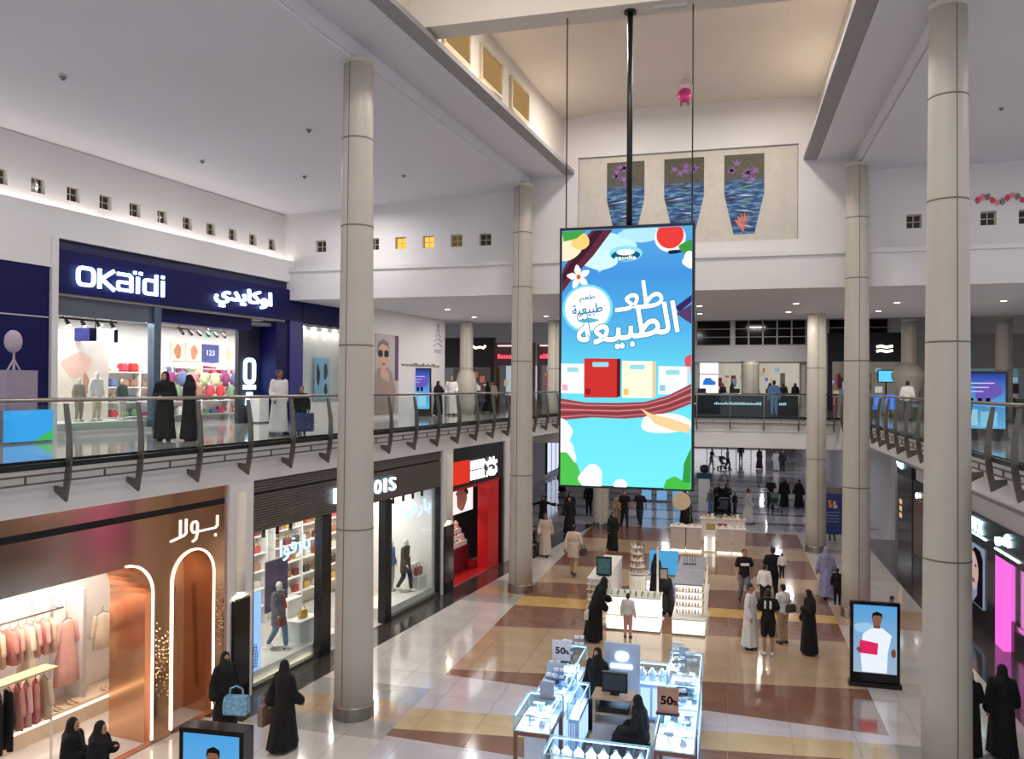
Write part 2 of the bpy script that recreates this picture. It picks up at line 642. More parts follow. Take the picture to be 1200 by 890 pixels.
sl = slab('floor_upper_left', [(1, 11.9), (38.3, 11.9), (38.3, 34), (1, 34)], 4.67, UP, LROT)
sr = slab('floor_upper_right', [(5.0, 4), (16, 4), (16, 38), (5.0, 38)], 4.6, UP)
sf = slab('floor_upper_far', [(-34, 38.05), (16, 38.05), (16, 96), (-34, 96)], 4.06, UP - 0.003)
struct('trim_1', MB().box(1, 38, 11.87, 11.9, 5.44, 5.55), BLACK, rotz=LROT, label='black channel along the left upper floor edge')
struct('trim_2', MB().box(4.97, 5.0, 4, 38, 5.40, 5.5), BLACK, label='black channel along the right upper floor edge')
struct('trim_3', MB().box(-7.2, 5, 38.02, 38.05, 5.38, 5.46), BLACK, label='black channel along the far upper floor edge')
struct('trim_4', MB().box(4.94, 5.0, 4, 38, 4.58, 4.63), GREY, label='grey drip edge under the right upper floor')

# ---- left clerestory wall with its row of small windows
WS = [13.56 + 1.02 * k for k in range(-3, 11)]
mb = MB()
wall_holes(mb, 1, 24.75, 11.2, 12.99, [(s - 0.2, s + 0.2, 11.62, 12.02) for s in WS], 18.9, 19.15)
struct('wall_left', mb, WHITE, rotz=LROT, label='white clerestory wall with a row of small square windows')
mb = MB().box(1, 24.75, 18.5, 18.62, 10.5, 11.28).box(1, 24.75, 18.62, 18.95, 10.5, 11.18).box(1, 14.68, 18.45, 18.62, 9.72, 10.5)
mb.box(14.62, 14.80, 18.42, 18.66, UP, 10.5)
struct('wall_left_fascia', mb, WHITE, rotz=LROT, label='white band above the navy shop with a cove ledge')

WINFR = M('window_frame_cream', (190, 176, 150), 0.5)
PANE_D = M('window_pane_dark', (26, 24, 26), 0.08, spec=0.8)
PANE_Y = E('window_pane_lit', (255, 196, 70), 1.3)
PANE_S = E('window_pane_dim', (150, 128, 80), 0.35)


def small_window(idx, loc, rotz, pane, w=0.4, h=0.4):
    fr = MB()
    t = 0.03
    fr.box(-w / 2, w / 2, 0, 0.05, -h / 2, -h / 2 + t).box(-w / 2, w / 2, 0, 0.05, h / 2 - t, h / 2)
    fr.box(-w / 2, -w / 2 + t, 0, 0.05, -h / 2 + t, h / 2 - t).box(w / 2 - t, w / 2, 0, 0.05, -h / 2 + t, h / 2 - t)
    o = fr.build('window_%d' % idx, WINFR, None, loc, rotz)
    o['kind'] = 'structure'
    MB().box(-0.012, 0.012, 0.005, 0.035, -h / 2 + t, h / 2 - t).box(-w / 2 + t, w / 2 - t, 0.005, 0.035, -0.012, 0.012).build('glazing_bar', WINFR, o)
    for a in (0, 1):
        for b in (0, 1):
            x0 = -w / 2 + t if a == 0 else 0.012
            z0 = -h / 2 + t if b == 0 else 0.012
            MB().box(x0, x0 + w / 2 - t - 0.012, 0.02, 0.028, z0, z0 + h / 2 - t - 0.012).build('pane', pane, o)
    return o


wn = 0
for s in WS:
    wn += 1
    small_window(wn, LW(s, 19.02, 11.82), LROT, PANE_D)

# ---- end wall of the atrium
YW = 26.6
WXL = [-14.35 + 1.04 * k for k in range(7)]
WXR = [5.34, 6.34, 7.34, 8.34]
mb = MB()
holes = [(x - 0.21, x + 0.21, 11.6, 12.02) for x in WXL + WXR]
wall_holes(mb, -16.4, 14, 11.0, 13.6, holes + [(-4.9, 2.05, 11.42, 13.6)], YW, YW + 0.25)
mb.box(-4.9, 2.05, YW + 0.15, YW + 0.25, 11.42, 14.4)
wall_holes(mb, -7.6, 4.4, 13.6, 16.4, [(-4.9, 2.05, 13.6, 14.4)], YW, YW + 0.25)
struct('wall_back', mb, WHITE, label='white end wall of the atrium with small windows and a mural recess')
struct('trim_5', MB().box(-15.9, 14, YW - 0.3, YW + 0.25, 9.85, 11.0).box(-15.9, 14, YW - 0.36, YW - 0.3, 10.86, 11.0), WHITE, label='white fascia band across the end wall')
MURB = M('mural_recess_beige', (194, 188, 178), 0.7)
struct('trim_6', MB().box(-4.88, 2.03, YW + 0.1, YW + 0.15, 11.44, 14.38), MURB, label='beige recess behind the three murals')
panes = [PANE_D, PANE_D, PANE_D, PANE_Y, PANE_Y, PANE_S, PANE_D]
for x, p in zip(WXL, panes):
    wn += 1
    small_window(wn, (x, YW + 0.12, 11.81), 0, p, 0.42, 0.42)
for x in WXR:
    wn += 1
    small_window(wn, (x, YW + 0.12, 11.81), 0, PANE_D, 0.42, 0.42)

# ---- ceilings
cl = MB()
a0, a1 = (-8.42, 2.0), (-6.6, YW)     # column line, left
cl.add([LW(1, 19.2, 12.98), (a0[0], a0[1], 13.45), (a1[0], a1[1], 13.45), (-16.5, 27.4, 12.98),
        LW(1, 19.2, 13.1), (a0[0], a0[1], 13.6), (a1[0], a1[1], 13.6), (-16.5, 27.4, 13.1)],
       [(0, 1, 2, 3), (7, 6, 5, 4), (0, 4, 5, 1), (1, 5, 6, 2), (2, 6, 7, 3), (3, 7, 4, 0)])
struct('ceiling_left', cl, CEIL)
st = MB().prism([(-8.36, 2), (-7.35, 2), (-5.35, YW), (-6.56, YW)], 13.83, 14.05)
st.prism([(-8.42, 2), (-8.36, 2), (-6.56, YW), (-6.6, YW)], 13.5, 14.05)
struct('ceiling_strip_left', st, CEIL)
struct('trim_7', MB().prism([(-7.35, 2), (-6.98, 2), (-5.02, YW), (-5.35, YW)], 13.86, 13.98), TRIM_SHADE, label='grey edge of the raised ceiling, left')
struct('ceiling_right', MB().box(3.74, 15, 2, YW, 13.45, 13.6), CEIL)
struct('ceiling_strip_right', MB().box(2.6, 3.7, 2, YW, 13.83, 14.05).box(3.66, 3.72, 2, YW, 13.5, 14.05), CEIL)
struct('trim_8', MB().box(2.2, 2.6, 2, YW, 13.86, 13.98), TRIM_SHADE, label='grey edge of the raised ceiling, right')
# raised vault over the void
va = MB()
va.prism([(-7.5, 2), (-7.38, 2), (-5.38, YW), (-5.5, YW)], 13.9, 16.2)
va.box(2.62, 2.75, 2, YW, 13.9, 16.2)
pr = [(-1, 15.72), (-0.7, 15.84), (-0.4, 15.88), (0.4, 15.88), (0.7, 15.84), (1, 15.72)]
for y0_, y1_ in ((2, YW),):
    vs = []
    for yy, xl_, xr_ in ((y0_, -7.42, 2.65), (y1_, -5.42, 2.65)):
        c_, w_ = (xl_ + xr_) / 2, (xr_ - xl_) / 2
        vs += [(c_ + w_ * t, yy, z) for t, z in pr]
    n = len(pr)
    va.add(vs, [(i, i + 1, n + i + 1, n + i) for i in range(n - 1)])
struct('ceiling_vault', va, VAULT)
cb = MB()
cb.box(-6.9, 2.66, 15.35, 15.95, 14.05, 14.75)
struct('trim_9', cb, VAULT, label='broad beam crossing the raised ceiling above the screen')
LITP = E('clerestory_glow', (214, 170, 110), 0.55)
for k, yy in enumerate((10.5, 13.0, 17.6, 19.8, 22.0)):
    wn += 1
    x = -7.38 + (yy - 2) * (2.0 / (YW - 2)) + 0.01
    rz = -math.atan(2.0 / (YW - 2))
    o = MB().box(0, 0.07, -0.75, 0.75, 14.35, 14.42).box(0, 0.07, -0.75, 0.75, 15.2, 15.27).box(0, 0.07, -0.75, -0.69, 14.42, 15.2).box(0, 0.07, 0.69, 0.75, 14.42, 15.2).build('window_%d' % wn, WINFR, None, (x, yy, 0), rz)
    o['kind'] = 'structure'
    MB().box(0.0, 0.02, -0.69, 0.69, 14.42, 15.2).build('pane', LITP, o)
# cove tubes on the ledges
for yy in (5, 10.5, 18.2, 23.2):
    x = -7.38 + (yy - 2) * (2.0 / (YW - 2)) + 0.17
    area('cove_light', (x, yy, 14.02), (R(180), R(12), 0), 0.08, 3.8, 17, (1.0, 0.80, 0.58))
    area('cove_light', (2.45, yy, 14.02), (R(180), R(-12), 0), 0.08, 3.8, 17, (1.0, 0.80, 0.58))
for s in (4, 8.2, 12.4, 16.6, 20.8):
    area('cove_light', LW(s + 2.05, 18.76, 11.23), (R(180), 0, LROT), 4.0, 0.08, 18, (1.0, 0.88, 0.78))

# ---- gallery soffit behind the end wall, with downlights
struct('ceiling_gallery', MB().box(-17, 16, YW + 0.25, 38.2, 9.85, 10.05), CEIL)
DLRIM = M('downlight_rim', (225, 222, 218), 0.4)
DLE = E('downlight_lens', (255, 246, 230), 9)
dpos = [(2.34, 31.2), (2.31, 34.6), (5.78, 31.5), (5.71, 34.8), (-11.0, 30.9), (-11.05, 34.6), (-7.8, 34.8), (9.2, 31.6), (-1.1, 31.4), (-1.2, 34.7), (-7.8, 31.0), (-4.4, 31.2), (-4.4, 34.7)]
rim_me = MB().lathe([(0.10, -0.004), (0.17, -0.012), (0.18, 0.0), (0.10, 0.0)], 20).mesh('rim', DLRIM)
len_me = MB().cyl(0, 0, -0.006, -0.002, 0.10, n=16).mesh('lens', DLE)
rowa = sorted([i for i in range(len(dpos)) if dpos[i][1] < 33], key=lambda i: dpos[i][0])
rowb = sorted([i for i in range(len(dpos)) if dpos[i][1] >= 33], key=lambda i: dpos[i][0])
DLN = {i: (ORD[rowa.index(i)] + ' from the left', 'nearer') if i in rowa else (ORD[rowb.index(i)] + ' from the left', 'farther') for i in range(len(dpos))}
for k, (x, y) in enumerate(dpos):
    t = thing('downlight', 'round recessed downlight, %s in the %s row of the gallery ceiling' % DLN[k], 'downlight', (x, y, 9.85), 0, 'recessed downlights in the gallery ceiling')
    put('rim', rim_me, t)
    put('lens', len_me, t)
    area('beam', (0, 0, -0.02), (0, 0, 0), 0.2, 0.2, 75, (1.0, 0.93, 0.86), t)

# small sprinkler / detector domes on the high ceiling
dome_me = MB().lathe([(0.012, -0.07), (0.035, -0.06), (0.04, -0.02), (0.07, -0.012), (0.07, 0.0)], 14).mesh('dome', GREY)
for di, (x, y) in enumerate([(-13.4, 13.8), (-10.4, 18.6), (-12.6, 22.3), (-9.8, 23.4), (-9.4, 19.5), (-14.4, 19.8), (6.2, 21.5), (5.4, 24.0)]):
    z = 13.45 if x > 0 else 13.45 - 0.47 * ((-6.6 - 0.05 * (YW - y) - x) / 9.2)
    tag(put('ceiling_detector', dome_me, None, (x, y, z + 0.012)), 'tiny grey detector dome on the high %s ceiling, %s from the left' % (('left', ORD[sorted([-13.4, -10.4, -12.6, -9.8, -9.4, -14.4]).index(x)]) if x < 0 else ('right', ORD[0 if x < 6 else 1])), 'detector', 'detector domes on the high ceiling')


# ---- columns
def column(x, y, z0, z1, label, rings=(3.85, 7.6, 10.05, 11.85), r0=0.40, r1=0.30, seam=-70):
    t = thing('column', label, 'column', (x, y, z0), 0, 'round cream columns')
    rr = lambda z: r0 + (r1 - r0) * max(0, (z0 + z) / 13.4) ** 1.2
    H = z1 - z0
    prof = [(rr(H * k / 10), H * k / 10) for k in range(11)]
    MB().lathe(prof, 40).build('shaft', CREAM, t, smooth=True)
    if z0 == 0:
        MB().lathe([(r0 + 0.02, 0.0), (r0 + 0.02, 0.26), (r0 + 0.005, 0.28)], 40).build('base_collar', STEEL, t, smooth=False)
    for z in rings:
        if z0 + 0.5 < z < z1 - 0.3:
            r = rr(z - z0)
            MB().lathe([(r - 0.01, z - z0 - 0.018), (r + 0.006, z - z0 - 0.014), (r + 0.006, z - z0 + 0.014), (r - 0.01, z - z0 + 0.018)], 40).build('seam_ring', SEAM, t)
    r = rr(H)
    MB().lathe([(r, H - 0.08), (r + 0.025, H - 0.06), (r + 0.025, H), (r, H)], 40).build('capital_ring', CREAM, t)
    a = R(seam)
    mb = MB()
    for k in range(10):
        z_0, z_1 = H * k / 10, H * (k + 1) / 10
        q0, q1 = rr(z_0) + 0.002, rr(z_1) + 0.002
        d = 0.012 / r0
        mb.quad((q0 * math.cos(a - d), q0 * math.sin(a - d), z_0), (q0 * math.cos(a + d), q0 * math.sin(a + d), z_0),
                (q1 * math.cos(a + d), q1 * math.sin(a + d), z_1), (q1 * math.cos(a - d), q1 * math.sin(a - d), z_1))
    mb.build('vertical_joint', SEAM, t)
    return t


column(-7.44, 15.33, 0, 13.47, 'tall cream column at the left, standing in front of the dark slatted shop sign', seam=-100)
column(-6.64, 26.03, 0, 13.47, 'tall cream column left of the hanging screen, beside the red cosmetics shop', seam=-100)
column(3.66, 15.55, 0, 13.47, 'nearest tall cream column at the right edge of the hall', seam=-78)
column(3.66, 25.95, 0, 13.47, 'tall cream column right behind the freestanding screen with the man in white', seam=-85)
column(3.49, 35.7, 0, 9.86, 'cream column with the blue banner beside it, under the far gallery', seam=-85, r1=0.34)
column(-5.92, 38.75, 0, 4.06, 'cream column at the end of the hall, seen below the hanging screen', rings=(3.0,), r0=0.38)
column(-12.15, 36.9, UP, 9.9, 'cream column on the left gallery between the white wall and the red-signed shop', rings=(7.6,), r0=0.34)
column(-7.9, 37.2, UP, 9.9, 'cream column on the left gallery half hidden behind the tall column by the screen', rings=(7.6,), r0=0.36)
column(7.8, 39.8, UP, 9.9, 'cream column on the far right gallery beside the black shop front', rings=(7.6,), r0=0.36)
column(11.6, 39.8, UP, 9.9, 'cream column on the far right gallery at the picture edge', rings=(7.6,), r0=0.36)

# ---- side walls of the gallery level and pilasters between the ground floor shops
struct('wall_left_gallery', MB().box(28.0, 34.4, 17.3, 17.6, UP, 9.9).box(28.0, 28.3, 17.6, 19.0, UP, 9.9), WHITE, rotz=LROT, label='white gallery wall with the large portrait poster')
struct('wall_left_niche', MB().box(25.0, 28.0, 18.75, 19.0, UP, 9.9), WHITE, rotz=LROT, label='white shop window back wall beside the navy shop')
mb = MB()
for s0, s1 in ((13.64, 14.38), (23.56, 24.3), (28.85, 29.5)):
    mb.box(s0, s1, 11.88, 12.5, 0, 4.67)
mb.box(29.5, 32.6, 12.2, 12.5, 0, 4.67)
struct('wall_left_lower', mb, WHITE, rotz=LROT, label='white piers between the ground floor shops')
struct('wall_right_lower', MB().box(6.9, 7.2, 10, 26.8, 3.22, 4.6).box(6.9, 7.2, 26.8, 33.9, 3.3, 4.6).box(6.95, 7.2, 26.8, 27.1, 0, 3.3), WHITE, label='white bulkhead above the right hand shops')

# ---- far halls
struct('wall_far_upper', MB().box(-34, 16, 60.2, 60.5, 8.6, 9.75).box(-34, 16, 60.2, 60.5, 11.6, 13).box(-34, -6.5, 60.2, 60.5, 9.75, 11.6).box(5.25, 6.6, 60.2, 60.5, 9.75, 11.6).box(-4.0, -3.9, 60.2, 60.5, 9.75, 11.6).box(-2.5, -2.3, 60.2, 60.5, 9.75, 11.6).box(0.1, 0.35, 60.2, 60.5, 9.75, 11.6).box(10.5, 16, 60.2, 60.5, 9.75, 11.6).box(-34, -2.5, 60.2, 60.5, UP, 8.6).box(5.25, 16, 60.2, 60.5, UP, 8.6), WHITE, label='white band wall of the far upper hall')
struct('wall_far_back', MB().box(-34, 16, 63.2, 63.5, UP, 13), LGREY, label='pale wall closing the far upper hall')
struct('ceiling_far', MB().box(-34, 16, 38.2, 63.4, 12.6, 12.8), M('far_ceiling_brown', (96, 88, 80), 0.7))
struct('wall_far_header', MB().box(-34, 16, 38.15, 38.3, 9.9, 12.8), WHITE)
struct('wall_far_end', MB().box(-34, 16, 95, 95.3, 0, 4.06), LGREY, label='pale wall closing the far ground floor hall')
struct('wall_far_left', MB().box(-13.2, -13.0, 44, 95, 0, 4.06), WHITE)
struct('wall_far_right', MB().box(7.0, 7.2, 39.5, 95, 0, 4.06), WHITE)
struct('wall_far_upper_right', MB().box(15.7, 16, 26, 61, UP, 12.6), WHITE)
slat_me = MB().box(-7, 7, -0.05, 0.05, -0.12, 0.0).mesh('slat', M('lattice_taupe', (132, 122, 112), 0.6))
for k in range(22):
    o = put('slat', slat_me, bpy.data.objects['ceiling_far'], (-16.5, 38.6 + k * 1.0, 12.6))
slat2 = MB().box(-3.2, 3.2, -0.09, 0.09, -0.2, 0.0).mesh('slat', M('lattice_pale', (196, 186, 172), 0.6))
for k in range(16):
    o = put('slat', slat2, bpy.data.objects['ceiling_far'], (12.3, 38.8 + k * 1.1, 12.6), )
    o.rotation_euler = (0, 0, R(20))


# =================================================================== BALUSTRADES
FINP = [(0.20, 6.46), (0.27, 6.46), (0.35, 6.05), (0.38, 5.65), (0.35, 5.25), (0.27, 4.86), (0.0, 5.02), (0.0, 5.11), (0.21, 5.09), (0.26, 5.45), (0.27, 5.9)]


def railing(label, length, loc, rotz, posts, side=1, dz=0.0):
    """runs along local +x from the origin; the hall lies towards local -y (side=1); fascia at y=0"""
    t = thing('balustrade', label, 'railing', (loc[0], loc[1], UP), rotz, 'glass balustrades around the void')
    z = lambda v: v - UP + dz
    MB().cap((0, -0.24, z(6.52)), (length, -0.24, z(6.52)), 0.035, n=12, caps=False).build('handrail', STEEL, t, smooth=True)
    MB().box(0, length, -0.27, -0.2, z(5.43), z(5.52)).build('base_channel', BLACK, t)
    MB().box(0, length, -0.29, -0.26, z(5.33), z(5.36)).build('lower_rail', FIN, t)
    MB().box(0, length, -0.29, -0.26, z(5.20), z(5.23)).build('lower_rail', FIN, t)
    # fin: outline in (hallward, z), thickness along x
    mb = MB()
    n = len(FINP)
    vs = [(-0.022, -o, z(h)) for o, h in FINP] + [(0.022, -o, z(h)) for o, h in FINP]
    mb.add(vs, [(i, (i + 1) % n, n + (i + 1) % n, n + i) for i in range(n)] + [tuple(range(n)), tuple(reversed(range(n, 2 * n)))])
    fin = mb.mesh('post', FIN)
    ed = [0.0] + posts + [length]
    sp = MB().box(-0.012, 0.012, -0.29, -0.262, z(5.20), z(5.36)).mesh('spacer', FIN)
    for p in posts:
        put('post', fin, t, (p, 0, 0))
    pane = {}
    for a, b in zip(ed, ed[1:]):
        w = round(b - a, 3)
        if w < 0.1:
            continue
        put('spacer', sp, t, ((a + b) / 2, 0, 0))
        if w not in pane:
            pane[w] = MB().box(0.012, w - 0.012, -0.242, -0.23, z(5.5), z(6.46)).mesh('glass_pane', GLASSR)
        put('glass_pane', pane[w], t, (a, 0, 0))
    return t


s0 = 2.23
lp = LW(s0, 11.9)
railing('glass balustrade with curved grey fins along the left upper gallery', 33.2, lp, LROT, [round(1.46 * k, 3) for k in range(0, 23)][1:])
railing('glass balustrade with curved grey fins along the right upper gallery', 33.0, (5.0, 38.0), R(-90), [round(0.6 + 1.46 * k, 3) for k in range(0, 23)])
railing('glass balustrade across the far end of the void behind the screen', 11.6, (-7.0, 38.05), 0, [round(1.2 + 1.46 * k, 3) for k in range(8)], dz=-0.03)

# =================================================================== HANGING SCREEN
SW, SH = 2.53, 4.98
scr = thing('hanging_screen', 'tall hanging advertising screen with blue drink advert over the hall', 'screen', (-3.19, 15.55, 4.86))
MB().box(-0.03, SW + 0.03, 0.02, 0.16, -0.03, SH + 0.05).build('casing', BLACK, scr)
SCM = E_grad('screen_sky', [(0.0, (120, 238, 252)), (0.42, (104, 222, 246)), (0.62, (84, 176, 232)), (0.82, (70, 150, 222)), (1.0, (90, 168, 228))], 1.08, 2, 0, SH)
MB().box(0.02, SW - 0.02, 0.0, 0.02, 0.02, SH - 0.01).build('display_panel', SCM, scr)
layer = [0]


def ad(name, poly, col, st=1.15):
    """a flat shape shown on the screen"""
    layer[0] += 1
    y = -0.001 * layer[0]
    poly = [(min(max(x, 0.01), 0.99) * SW, min(max(z, 0.003), 0.995) * SH) for x, z in poly]
    return MB().plate(poly, y, 0.0).build(name, E('screen_%d_%d_%d' % col, col, st), scr)


ad('cloud', [(0.28, 0.84), (0.36, 0.88), (0.48, 0.995), (0.62, 0.995), (0.44, 0.88), (0.3, 0.83)], (150, 214, 246))
ad('cloud', blob(0.40, 0.93, 0.16, 0.05, 3), (190, 236, 250))
ad('cloud', blob(0.30, 0.88, 0.14, 0.035, 5), (206, 242, 250))
ad('cloud', blob(0.62, 0.975, 0.16, 0.03, 6), (176, 226, 250))
ad('trunk', [(0, 0.755), (0.1, 0.815), (0.25, 0.895), (0.4, 0.995), (0.24, 0.995), (0.12, 0.93), (0.02, 0.85), (0, 0.83)], (96, 44, 60))
ad('trunk_shade', [(0, 0.79), (0.1, 0.85), (0.22, 0.92), (0.33, 0.995), (0.27, 0.995), (0.14, 0.92), (0.0, 0.82)], (62, 30, 48))
ad('fruit', blob(0.04, 0.93, 0.12, 0.05, 8, amp=0.05), (255, 232, 196))
ad('fruit_flesh', blob(0.15, 0.955, 0.07, 0.035, 9, amp=0.05), (250, 206, 120))
ad('leaf', [(0.0, 0.995), (0.02, 0.955), (0.12, 0.965), (0.2, 0.995)], (70, 160, 70))
ad('berry', disc(0.83, 0.955, 0.115, 0.055), (250, 236, 236))
ad('berry_flesh', disc(0.83, 0.965, 0.10, 0.052), (228, 62, 58))
ad('leaf', blob(0.97, 0.915, 0.07, 0.025, 2), (60, 150, 60))
ad('leaf', blob(0.86, 0.9, 0.05, 0.008, 4), (20, 40, 60))
ad('petal_group', blob(0.98, 0.868, 0.06, 0.03, 12), (250, 250, 244))
for k in range(5):
    a = R(90 + 72 * k + 10)
    cx, cz = 0.14 + 0.055 * math.cos(a), 0.815 + 0.028 * math.sin(a)
    d = Vector((math.cos(a), math.sin(a)))
    nrm = Vector((-d.y, d.x))
    pt = [(0.14 + d.x * r_ + nrm.x * w_, 0.815 + (d.y * r_ + nrm.y * w_) * 0.52) for r_, w_ in ((0.0, 0.008), (0.05, 0.026), (0.085, 0.012), (0.095, 0), (0.085, -0.012), (0.05, -0.026), (0.0, -0.008))]
    ad('petal', pt, (252, 252, 240))
ad('flower_eye', disc(0.14, 0.815, 0.018, 0.010, 10), (220, 90, 60))
ad('logo_ring', disc(0.5, 0.9, 0.125, 0.03), (140, 220, 236))
ad('logo_oval', disc(0.5, 0.893, 0.11, 0.02), (22, 92, 130))
ad('logo_sun', disc(0.5, 0.905, 0.07, 0.012), (236, 250, 252))
SCW = E('screen_white', (255, 255, 250), 1.25)
SCB = E('screen_text_blue', (40, 150, 190), 0.9)


def adtext(s, cx, cz, w, h, mat, rot=0.0, bold=0.0):
    layer[0] += 1
    o = text('lettering', s, w * SW, h * SH, mat, scr, (cx * SW, -0.001 * layer[0] - 0.006, cz * SH), 0, 0.004, bold)
    o.rotation_euler = (0, R(rot), 0)
    return o


adtext('saudia', 0.5, 0.884, 0.16, 0.015, SCW, 0, 0.04)
for sh, m, b in ((1.0, SCB, 0.042), (1.0, SCW, 0.020)):
    adtext('طعـ', 0.595, 0.738, 0.36 * sh, 0.105 * sh, m, -6, b)
    adtext('الطبيعة', 0.51, 0.615, 0.76 * sh, 0.15 * sh, m, -8, b)
ad('roundel_rim', disc(0.21, 0.69, 0.195, 0.095), (120, 214, 240))
ad('roundel', disc(0.21, 0.69, 0.175, 0.086), (255, 250, 246))
adtext('طبيعية', 0.21, 0.685, 0.23, 0.045, SCB, -6, 0.02)
adtext('طعم', 0.21, 0.73, 0.12, 0.025, SCB, -6, 0.02)
ad('roundel_ribbon', blob(0.21, 0.645, 0.08, 0.010, 3), (80, 180, 200))
ad('chocolate', [(0.99, 0.735), (0.87, 0.69), (0.9, 0.67), (0.99, 0.71)], (58, 40, 92))
ad('chocolate', [(0.88, 0.665), (0.99, 0.70), (0.99, 0.625), (0.96, 0.635)], (86, 60, 104))
ad('strawberry', blob(0.985, 0.475, 0.05, 0.04, 4), (214, 84, 96))
# cartons standing on the branch (their printed faces are left out)
for cx0, cx1, z0_, z1_, front, side_, band in [(0.01, 0.19, 0.36, 0.475, (250, 240, 244), (214, 200, 210), (230, 170, 190)), (0.75, 0.96, 0.36, 0.465, (238, 246, 252), (196, 212, 226), (150, 190, 226)),
                                               (0.48, 0.705, 0.345, 0.485, (252, 246, 214), (220, 200, 160), (240, 190, 110)), (0.19, 0.44, 0.345, 0.495, (200, 52, 48), (96, 26, 30), (150, 30, 34))]:
    ad('carton_side', [(cx1 - 0.01, z0_), (cx1 + 0.025, z0_ + 0.005), (cx1 + 0.025, z1_), (cx1 - 0.01, z1_)], side_)
    ad('carton', [(cx0, z0_), (cx1, z0_), (cx1, z1_), (cx0, z1_ + 0.002)], front)
    ad('carton_logo', rrect((cx0 + cx1) / 2, z1_ - 0.022, (cx1 - cx0) * 0.5, 0.018, 0.008, 2), (150, 214, 226))
    ad('carton_band', [(cx0 + 0.01, z0_ + 0.012), (cx0 + 0.05, z0_ + 0.012), (cx0 + 0.05, z0_ + 0.035), (cx0 + 0.01, z0_ + 0.035)], band)
br_top = [(0.0, 0.34), (0.2, 0.325), (0.45, 0.325), (0.65, 0.33), (0.82, 0.355), (0.99, 0.40)]
br_bot = [(0.99, 0.325), (0.85, 0.295), (0.7, 0.275), (0.5, 0.265), (0.25, 0.268), (0.0, 0.255)]
ad('branch', br_top + br_bot, (150, 70, 76))
for k in range(5):
    f = 0.12 + 0.17 * k
    up = [(x, zb + (zt - zb) * (f + 0.05)) for (x, zt), (_, zb) in zip(br_top, reversed(br_bot))]
    dn = [(x, zb + (zt - zb) * f) for (x, zt), (_, zb) in zip(br_top, reversed(br_bot))]
    ad('bark_line', up + dn[::-1], [(206, 120, 124), (96, 40, 48), (226, 150, 150), (110, 50, 56), (220, 140, 140)][k])
ad('melon_rind', blob(0.80, 0.25, 0.19, 0.04, 7, amp=0.1), (255, 250, 240))
ad('melon', [(0.62, 0.305), (0.70, 0.285), (0.85, 0.268), (0.98, 0.245), (0.98, 0.215), (0.85, 0.225), (0.72, 0.25)], (250, 206, 150))
ad('petal_group', blob(0.03, 0.21, 0.06, 0.05, 3), (255, 248, 242))
ad('petal_group', blob(0.05, 0.12, 0.08, 0.05, 5), (255, 250, 246))
ad('leaf', [(0.0, 0.13), (0.06, 0.13), (0.14, 0.08), (0.19, 0.0), (0.0, 0.0)], (80, 190, 80))
ad('petal_group', blob(0.25, 0.03, 0.09, 0.05, 6), (255, 252, 250))
ad('petal_group', disc(0.47, 0.01, 0.05, 0.022), (255, 252, 250))
ad('leaf', [(0.79, 0.0), (0.81, 0.035), (0.87, 0.05), (0.93, 0.035), (0.99, 0.06), (0.99, 0.0)], (70, 186, 70))
ad('leaf', [(0.93, 0.03), (0.94, 0.1), (0.99, 0.16), (0.99, 0.03)], (56, 150, 66))
MB().cap((SW / 2 + 0.05, 0.10, SH), (SW / 2 + 0.05, 0.10, 14.05 - 4.86), 0.055, n=12, caps=False).build('suspension_pole', BLACK, scr, smooth=True)
MB().cyl(SW / 2 + 0.05, 0.10, 14.0 - 4.86, 14.05 - 4.86, 0.12, n=14).build('pole_flange', BLACK, scr)
for x in (0.08, SW - 0.03):
    MB().cap((x, 0.10, SH), (x, 0.10, 14.05 - 4.86), 0.014, n=6, caps=False).build('steel_cable', BLACK, scr)
MB().box(-1.42, -0.8, 15.5, 15.6, 13.98, 14.05).build('batten_light', LGREY)
tag(bpy.data.objects['batten_light'], 'small grey batten fixed under the ceiling beam beside the black pole', 'light fitting')

# a small foil balloon drifting up against the vault (plain stand-in without a character's face)
b = thing('foil_balloon', 'small pink and white foil balloon floating high under the raised ceiling', 'balloon', (-1.3, 24.2, 15.05))
MB().ell((0, 0, 0.62), (0.17, 0.09, 0.15)).build('upper_lobe', M('foil_white', (216, 196, 204), 0.25, metal=0.3), b, smooth=True)
MB().ell((0, 0, 0.3), (0.21, 0.11, 0.22)).build('lower_lobe', M('foil_pink', (190, 60, 120), 0.25, metal=0.3), b, smooth=True)
for sx in (-1, 1):
    MB().cap((0.09 * sx, 0, 0.1), (0.1 * sx, 0, 0.0), 0.04, 0.03).build('foot', M('foil_dark_pink', (120, 40, 70), 0.3), b, smooth=True)

